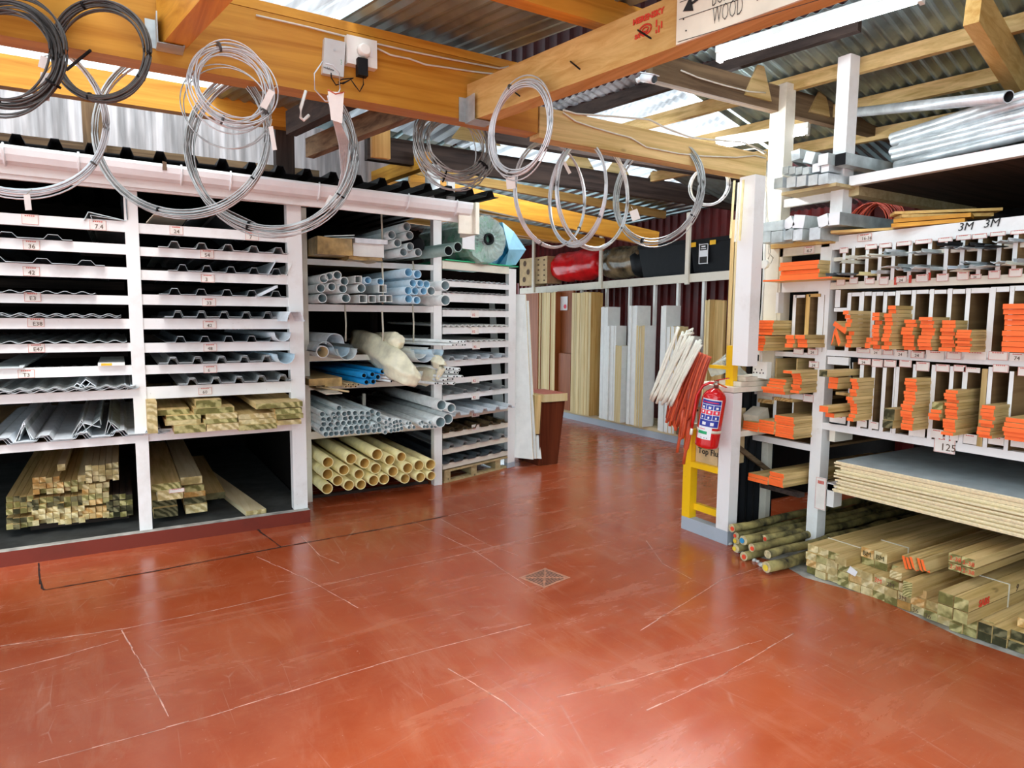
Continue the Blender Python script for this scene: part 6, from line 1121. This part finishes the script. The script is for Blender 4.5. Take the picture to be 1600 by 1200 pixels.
list(row4([2.245, 2.165], zt4, .046, 3.80, ['end_green', 'end_green'], ['dark grained beam under the strapped pair, left', 'dark grained beam under the strapped pair, right'], .078))
P4 = list(row4([2.245, 2.165], zt4+.047, .062, 3.79, ['end_pine', 'end_light'], ['strapped pale beam on top of the pile, left of the pair', 'strapped pale beam on top of the pile, right of the pair'], .078))
for o in P4: lettering('BM', Vector((3.787, W[o.name].y+.028, W[o.name].z+.012)), (0, -1, 0), (0, 0, 1), .04, 'end_dark', o, 'marker_writing')
list(row4([2.075], zt4, .046, 3.82, ['end_green'], ['single greenish beam right of the strapped pair'], .085))
for k in range(7):
    x, y = 1409+5.8*k, 868+.9*k+(k % 2)*1.5; xf = 3.76-.022*(k % 3); q = [X(x, y, xf), X(x+4.4, y+1, xf), X(x+9.6, y+22-(k % 2)*3, xf), X(x+5.2, y+20.5-(k % 3)*2, xf)]
    MB().hexa([q[3], q[3]+Vector((1.9, 0, 0)), q[2]+Vector((1.9, 0, 0)), q[2], q[0], q[0]+Vector((1.9, 0, 0)), q[1]+Vector((1.9, 0, 0)), q[1]], 0, {'-x': 1}).build('orange_ended_batten', ['treated_x', 'orange_paint'], label='orange ended slim batten in the strapped fan on the pile, %s from left' % nth(k+1), cat='batten', group='orange fan on the pile')
for k, (x0, x1, y0, y1) in enumerate(((1482, 1501, 866, 879), (1502, 1523, 872, 886), (1482, 1501, 881, 892), (1502, 1523, 888, 899))):
    a, b = X(x0, (y0+y1)/2, 3.80), X(x1, (y0+y1)/2, 3.80); z1, z0 = X((x0+x1)/2, y0, 3.80).z, X((x0+x1)/2, y1, 3.80).z
    o = tbeam(b.y, a.y, z0, z1, 3.80, 2.0, 'flat beam marked in red, %s of the strapped four' % ['upper left', 'upper right', 'lower left', 'lower right'][k], 'end_green'); lettering('2-38', Vector((3.798, a.y-.006, z0+.010)), (0, -1, 0), (0, 0, 1), .032, 'stamp_red', o, 'marker_writing')
tbeam(1.60, 1.67, ch*2, ch*2+.075, 3.66, .22, 'thick grey offcut end standing proud of the pile', 'end_dark', 'oldwood_x') if 0 else None
o = pbeam(1410.5, 1425, 909, 933, 3.60, .5, 'thick weathered grey beam sticking out in front of the pile', 'end_green')
pbeam(1390, 1409, 893, 905, 3.68, .6, 'short beam just left of the thick grey one', 'end_light')
for k, (y1, z) in enumerate(((1.645, ch), (1.645, ch*2), (1.57, ch))):
    tbeam(y1-.07, y1, z, z+.045, 3.72, 2.2, 'timber end between the grey beam and the big strapped beams, %s' % ['lower left', 'upper', 'lower right'][k], ['end_light', 'end_pine', 'end_green'][k])
# lower right layers
for row in range(2):
    for c in range(4):
        y1 = 1.675-.062*c; tbeam(y1-.060, y1, .046*row, .046*row+.044, 3.66+.01*c, 2.4, 'rough dark timber under the big strapped beams, %s row up, %s from left' % (nth(row+1), nth(c+1)), 'end_dark' if c > 1 else 'end_green') if c*row < 99 else None
for k, (y0, y1, z0, z1) in enumerate(((1.62, 1.69, .165, .225), (1.55, 1.615, .165, .225), (1.62, 1.69, .10, .16), (1.55, 1.615, .10, .16))):
    o = tbeam(y0, y1, z0, z1, 3.56, 2.6, 'big strapped yellow beam in front, %s of four' % ['upper left', 'upper right', 'lower left', 'lower right'][k], 'end_green')
    if k == 1:
        lettering('SABS', Vector((3.66, y0-.0015, z0+.006)), (1, 0, 0), (0, 0, 1), .05, 'stamp_red', o, 'stamp', bold=.002); lettering('9', Vector((4.05, y0-.0015, z0+.006)), (1, 0, 0), (0, 0, 1), .055, 'ink_brown', o, 'marker_writing', shear=.3)
for k, (z, xf, dy) in enumerate(((.0, 3.70, 0), (.048, 3.72, 0), (.096, 3.78, .0))): tbeam(1.352+dy, 1.425+dy, z, z+.045, xf, 2.2, 'beam at the right front corner of the pile, %s from the ground' % nth(k+1), ['end_dark', 'end_dark', 'end_pine'][k])
mb = MB(); mb.box(3.97, 3.982, 1.547, 1.693, .2255, .228); mb.box(3.97, 3.982, 1.546, 1.5485, .10, .228); mb.build('packing_strap', 'tape', label='cream strap round the big yellow beams', cat='strap')
mb = MB(); zq = zt4+.047+.062; mb.box(4.0, 4.01, 2.085, 2.25, zq-.001, zq+.002); mb.box(4.0, 4.01, 2.084, 2.0865, zt4+.047, zq+.002); mb.build('packing_strap', 'tape', label='cream strap round the pale pair of beams', cat='strap')
mb = MB(); mb.box(3.92, 3.93, 2.33, 2.55, ch*4-.002, ch*4+.001); mb.build('packing_strap', 'tape', label='cream strap over the left top of the pile', cat='strap')
mb = MB(); mb.box(3.99, 4.0, 1.3495, 1.3515, .01, .15); mb.box(3.99, 4.0, 1.35, 1.43, .1415, .1435); mb.build('packing_strap', 'tape', label='cream strap round the beams at the right front corner', cat='strap')
MB().quad([(3.695, 2.27, .10), (3.693, 2.215, .09), (3.69, 2.20, .125), (3.695, 2.25, .143)]).build('paper_tag', 'label_white', label='small torn white paper tag on the timber pile', cat='tag')
# shadow gap strip below pile handled by geometry; dark bearers
MB().box(3.95, 4.02, 1.35, 2.54, -.002, .0).build('bearer', 'black', label='dark bearer edge under the timber pile', cat='bearer') if 0 else None

# ---------------- floor drain
D0 = Z(850, 904); dr = empty('floor_drain', D0, 'square rusty drain grate let into the red floor', 'drain')
cs = [Z(811, 903), Z(850, 919), Z(889, 903), Z(852, 888)]; ce = sum(cs, Vector())/4; ux = (cs[1]-cs[0]); uy = (cs[3]-cs[0])
def dq(u, v, z): return cs[0]+ux*u+uy*v+Vector((0, 0, z))
MB().quad([dq(0, 0, .0012), dq(1, 0, .0012), dq(1, 1, .0012), dq(0, 1, .0012)]).build('sump', 'black', dr)
mb = MB()
def dbar(u0, u1, v0, v1): mb.hexa([dq(u0, v0, .001), dq(u1, v0, .001), dq(u1, v1, .001), dq(u0, v1, .001), dq(u0, v0, .0027), dq(u1, v0, .0027), dq(u1, v1, .0027), dq(u0, v1, .0027)])
dbar(0, 1, 0, .05); dbar(0, 1, .95, 1); dbar(0, .05, .05, .95); dbar(.95, 1, .05, .95)
def dl(a, b, w_):
    a, b = Vector(a), Vector(b); d = (b-a).normalized(); n = Vector((-d.y, d.x))*w_/2; k = [a+n, b+n, b-n, a-n]; mb.hexa([dq(p.x, p.y, .001) for p in k]+[dq(p.x, p.y, .0025) for p in k])
dl((0, 0), (1, 1), .06); dl((0, 1), (1, 0), .06)
for i in range(1, 7):
    t = i/7*.5
    for (p, q) in (((t, t+.02), (t, 1-t-.02)), ((1-t, t+.02), (1-t, 1-t-.02)), ((t+.02, t), (1-t-.02, t)), ((t+.02, 1-t), (1-t-.02, 1-t))): dl(p, q, .030)
mb.build('grate', 'drain_iron', dr)

# ---------------- wire coils
def coil(cx, cy, rx, ry, n, rw_, mat, Yp, lab, sgn=1, joist=False, spread=.02, drop=0, ties=True, tagp=None, seed=0, a0=0, a1=360, cat='wire coil'):
    r0 = random.Random(seed+int(cx)); C = Y(cx, cy, Yp); px = pxm(C); Rr = ry*px; ratio = min(1, rx/ry); ph = math.acos(ratio)*sgn
    rh = Vector((RT.x, RT.y, 0)).normalized(); fh = Vector((FWD.x, FWD.y, 0)).normalized(); h = rh*math.cos(ph)+fh*math.sin(ph); nn = h.cross(Vector((0, 0, 1)))
    if joist: C = on_joist(cx, cy, .06); px = pxm(C); Rr = ry*px; h = -BD; nn = BN.copy()
    if rx > ry: sx = rx/ry
    else: sx = 1
    mb = MB()
    for k in range(n):
        dr_ = r0.uniform(-spread, spread); ox = r0.uniform(-spread, spread)*.6; oz = -abs(dr_)*.3+r0.uniform(-.004, .004); wob = r0.uniform(0, 6.28); am = r0.uniform(.2, 1)*spread*.5; m_ = 56
        full = a1-a0 >= 359
        pts = []
        for i in range(m_ if full else m_+1):
            a = math.radians(a0)+math.radians(a1-a0)*i/m_; q = Rr+dr_+am*math.sin(2*a+wob)
            pts.append(C+h*(q*sx*math.cos(a)+ox*.5)+Vector((0, 0, q*math.sin(a)+oz))+nn*(ox+am*math.cos(a+wob)))
        mb.tube(pts, rw_, 5, closed=full)
    t = empty('wire_coil', C-Vector((0, 0, Rr)), lab, cat); mb.build('wire', mat, t)
    if ties:
        for a in (1.9, 4.4, 5.7):
            P = C+h*(Rr*sx*math.cos(a))+Vector((0, 0, Rr*math.sin(a))); tg = (-h*math.sin(a)*sx+Vector((0, 0, math.cos(a)))).normalized()
            MB().tube([P-tg*.004, P+tg*.004], spread*.75+rw_, 8).build('tie', 'black' if mat != 'wire_pale' else 'wire_dark', t)
    if tagp:
        for (x, y, w_, h_, rot) in tagp:
            P = Y(x, y, Yp-.05); q = pxm(P); c, s = math.cos(rot), math.sin(rot); cc = [(-w_/2, -h_/2), (w_/2, -h_/2), (w_/2, h_/2), (-w_/2, h_/2)]
            pts = [P+rh*((u*c-v*s)*q)+Vector((0, 0, (u*s+v*c)*q)) for u, v in cc]; kk = MB(); i0 = kk.add(pts+[p+fh*.002 for p in pts]); kk.face([i0, i0+1, i0+2, i0+3]); kk.face([i0+7, i0+6, i0+5, i0+4])
            for i in range(4): kk.face([i0+i, i0+4+i, i0+4+(i+1) % 4, i0+(i+1) % 4])
            kk.build('paper_tag', 'paper', t)
            MB().tube([P+rh*(-s*h_/2*q)+Vector((0, 0, c*h_/2*q)), P+rh*(-s*h_*.8*q)+Vector((0, 0, c*h_*.9*q))+fh*.03], .002, 4).build('tag_string', 'string', t)
    return t
coil(12, 84, 82, 80, 16, .0042, 'wire_dark', 2.95, 'thick dark wire coil cut by the left edge of the view', spread=.028, tagp=[(70, 135, 16, 42, -.12), (67, 97, 12, 18, -.3)])
coil(158, 80, 72, 72, 12, .0040, 'wire_dark', 3.02, 'dark wire coil hanging second from left on the big beam', spread=.016)
coil(18, 172, 112, 126, 9, .0036, 'wire_pale', 3.35, 'large pale wire coil behind the leftmost dark coils', spread=.014, tagp=[(43, 316, 10, 24, .05)])
coil(283, 208, 133, 124, 10, .0034, 'wire', 3.40, 'largest grey wire coil hanging before the first white rack post', spread=.016)
coil(424, 236, 127, 121, 14, .0036, 'wire', 3.45, 'large grey coil with long bundled wires over the second white post', spread=.030, tagp=[(521, 317, 22, 16, -.5)])
coil(364, 134, 46, 57, 12, .0030, 'wire_pale', 3.0, 'small tangled pale wire coil in front of the big beam', spread=.024, tagp=[(418, 155, 11, 30, -.5), (426, 216, 7, 36, .15)])
coil(355, 168, 60, 64, 2, .0026, 'wire', 3.0, 'loose wire loops around the small tangled coil', spread=.01, ties=False)
coil(711, 224, 52, 54, 22, .0036, 'wire', 3.62, 'thick many turned dark grey coil beneath the big beam', spread=.045)
coil(812, 200, 38, 70, 12, .0034, 'wire_pale', 2.98, 'narrow grey coil hanging from a nail on the stamped joist', spread=.018, joist=True, tagp=[(798, 286, 14, 18, .1), (780, 155, 8, 24, -.05)])
coil(862, 305, 58, 80, 8, .0034, 'wire_pale', 3.42, 'pale coil hanging left of the three big pale ones', spread=.012, tagp=[(886, 262, 5, 20, .5)])
coil(900, 303, 37, 78, 8, .0036, 'wire_pale', 3.36, 'narrow pale coil seen nearly edge on below the yellowish beam', spread=.012, sgn=-1)
coil(928, 304, 61, 82, 8, .0036, 'wire_pale', 3.45, 'wide pale coil crossing behind the narrow one', spread=.012)
coil(1026, 300, 56, 77, 12, .0036, 'wire', 3.38, 'grey coil with a square paper tag right of the pale coils', spread=.022, sgn=-1, tagp=[(992, 336, 13, 16, .35)])
coil(1108, 290, 26, 30, 8, .0036, 'wire_pale', 3.40, 'smallest pale coil near the white column', spread=.010, sgn=-1)
# bundled wires falling from the router
r0 = random.Random(2); t = empty('wire_bundle', Y(540, 230, 3.2), 'loose bundle of pale wires hanging below the router with a paper tag', 'wire bundle'); mb = MB()
for k in range(9):
    u = k/8; pts = [Y(512+3*u, 150+5*u, 3.0), Y(520+8*u, 185, 3.1), Y(530+16*u, 225, 3.25), Y(534+19*u, 270, 3.38), Y(524+16*u, 310, 3.42)]
    mb.tube(pts, .0034, 5)
mb.build('wire', 'wire_pale', t)
MB().tube([Y(505, 95, 2.98), Y(491, 115, 2.98), Y(492, 140, 2.98), Y(508, 158, 2.98), Y(522, 158, 2.98), Y(531, 140, 2.98), Y(530, 115, 2.98), Y(520, 102, 2.98), Y(508, 99, 2.98)], .003, 6).build('loop', 'wire_pale', t)
rh = Vector((RT.x, RT.y, 0)).normalized()
P = Y(527, 165, 2.96); MB().hexa([P+rh*-.028+Vector((0, 0, -.06)), P+rh*.02+Vector((0, 0, -.075)), P+rh*.02+Vector((0, .002, -.075)), P+rh*-.028+Vector((0, .002, -.06)), P+rh*-.04+Vector((0, 0, .06)), P+rh*.03+Vector((0, 0, .055)), P+rh*.03+Vector((0, .002, .055)), P+rh*-.04+Vector((0, .002, .06))]).build('paper_tag', 'paper', t)
MB().tube([Y(512, 140, 2.95), Y(524, 147, 2.94), Y(538, 144, 2.95)], .003, 5).build('red_twine', 'conduit_red', t)
MB().tube([Y(478, 142, 3.06), Y(470, 168, 3.06), Y(470, 184, 3.06), Y(474, 188, 3.06), Y(483, 180, 3.06)], .007, 8).build('cup_hook', 'socket_white', label='white bent plastic hook hanging under the big beam', cat='hook')
MB().tube([Y(104, 109, 3.3), Y(141, 79, 3.1)], .006, 6).build('hanging_peg', 'black', label='black peg crossing between the left coils', cat='peg')
# router and socket on the beam
F0 = MY-.001
def fbox(x0, x1, y0, y1, yf, dp, mat, name, par, sk=0, jig=0, **kw):
    a, b = Y(x0, y1, yf), Y(x1, y0, yf); q = lambda u, v, w: (a.x+(b.x-a.x)*u+sk*v, w, a.z+(b.z-a.z)*v); k = MB()
    k.hexa([q(0, 0, yf), q(1, 0, yf), q(1, 0, yf+dp), q(0, 0, yf+dp), q(0, 1, yf), q(1, 1, yf), q(1, 1, yf+dp), q(0, 1, yf+dp)]); o = k.build(name, mat, par, **kw); return o
ro = empty('router', Y(520, 92, F0), 'pale grey wireless router fixed on the laminated beam', 'router')
fbox(504, 536, 65, 114, F0-.03, .029, 'router_white', 'body', ro, sk=.012)
for (x, y) in ((533, 94), (533.5, 97), (533, 100)): P = Y(x, y, F0-.031); MB().box(P.x-.001, P.x+.002, P.y, P.y+.001, P.z-.002, P.z+.002).build('indicator', 'label_green', ro)
lettering('vodafone', Y(505, 106, F0-.031), (1, 0, -.12), (0, 0, 1), .013, 'ink', ro, 'print'); P = Y(523, 78, F0-.031); MB().lathe([(.006, 0), (.006, .001)], P, 12, 0, (0, -1, 0)).build('logo', 'sheet_grey', ro)
so = empty('beam_socket', Y(565, 80, F0), 'white power socket box with a plug on the laminated beam', 'socket')
fbox(543, 589, 64, 98, F0-.045, .044, 'socket_white', 'box', so); P = Y(568, 80, F0-.046)
MB().lathe([(.032, 0), (.030, .018), (.022, .03)], P, 16, 0, (0, -1, 0)).build('plug', 'socket_white', so); fbox(560, 575, 92, 116, F0-.075, .04, 'black', 'adaptor', so); fbox(577, 582, 79, 89, F0-.047, .002, 'label_white', 'switch', so)
MB().tube([Y(567, 116, 3.09), Y(568, 132, 3.09), Y(562, 143, 3.1), Y(555, 134, 3.1), Y(548, 124, 3.11), Y(536, 131, 3.11), Y(528, 128, 3.11), Y(534, 124, 3.11), Y(552, 122, 3.11), Y(540, 128, 3.12), Y(525, 133, 3.12), Y(518, 122, 3.12), Y(517, 114, 3.12)], .003, 6).build('power_cable', 'black', label='black router cable looping below the socket on the beam', cat='cable')
for k, (pts, yy) in enumerate((([(400, 24), (480, 42), (560, 62), (600, 71), (640, 80), (700, 92), (780, 107), (795, 104)], 3.139), ([(588, 75), (610, 86), (640, 92), (665, 101), (700, 106), (740, 112), (775, 116)], 3.139))):
    MB().tube([Y(x, y, yy) for x, y in pts], .0045, 6).build('cable', 'cable_white', label=['white cable along the top of the laminated beam', 'wavy white cable right of the beam socket'][k], cat='cable')
for k, pts in enumerate(([(880, 172), (900, 178), (960, 182), (1015, 187), (1040, 200), (1080, 215), (1130, 220), (1160, 222), (1197, 238)], [(880, 176), (900, 190), (930, 200), (965, 210), (985, 215), (1010, 230), (1060, 240), (1100, 244), (1150, 246), (1180, 243), (1196, 247)])):
    MB().tube([Y(x, y, 3.145) for x, y in pts], .0055 if k == 0 else .0045, 6).build('cable', 'cable_white', label=['upper white cable on the yellowish beam', 'lower sagging white cable on the yellowish beam'][k], cat='cable')
MB().tube([Y(1064, 110, 3.2), Y(1090, 121, 3.2), Y(1130, 133, 3.2), Y(1170, 143, 3.2), Y(1196, 145, 3.2)], .005, 6).build('cable', 'cable_white', label='white cable on the brown rafter beside the security camera', cat='cable')
cm = empty('security_camera', Y(1020, 122, 3.2), 'white bullet security camera on the brown rafter', 'camera'); a, b_ = Y(1004, 121, 3.19), Y(1022, 124, 3.10)
MB().tube([a, b_], .026, 16).build('body', 'label_white', cm); MB().tube([b_, b_+(b_-a)*.06], .021, 16).build('lens', 'lens', cm); MB().tube([a+Vector((-.03, .02, -.02)), a], .014, 10).build('mount', 'label_white', cm)
MB().beam(a+Vector((0, 0, .024)), b_+(b_-a)*.2+Vector((0, 0, .024)), .05, .004).build('sunshade', 'label_white', cm)
MB().tube([Y(846, 178, 3.3), Y(900, 150, 3.6), Y(945, 120, 3.9)], .0025, 4).build('guy_wire', 'wire', label='thin wire rising towards the security camera', cat='wire')
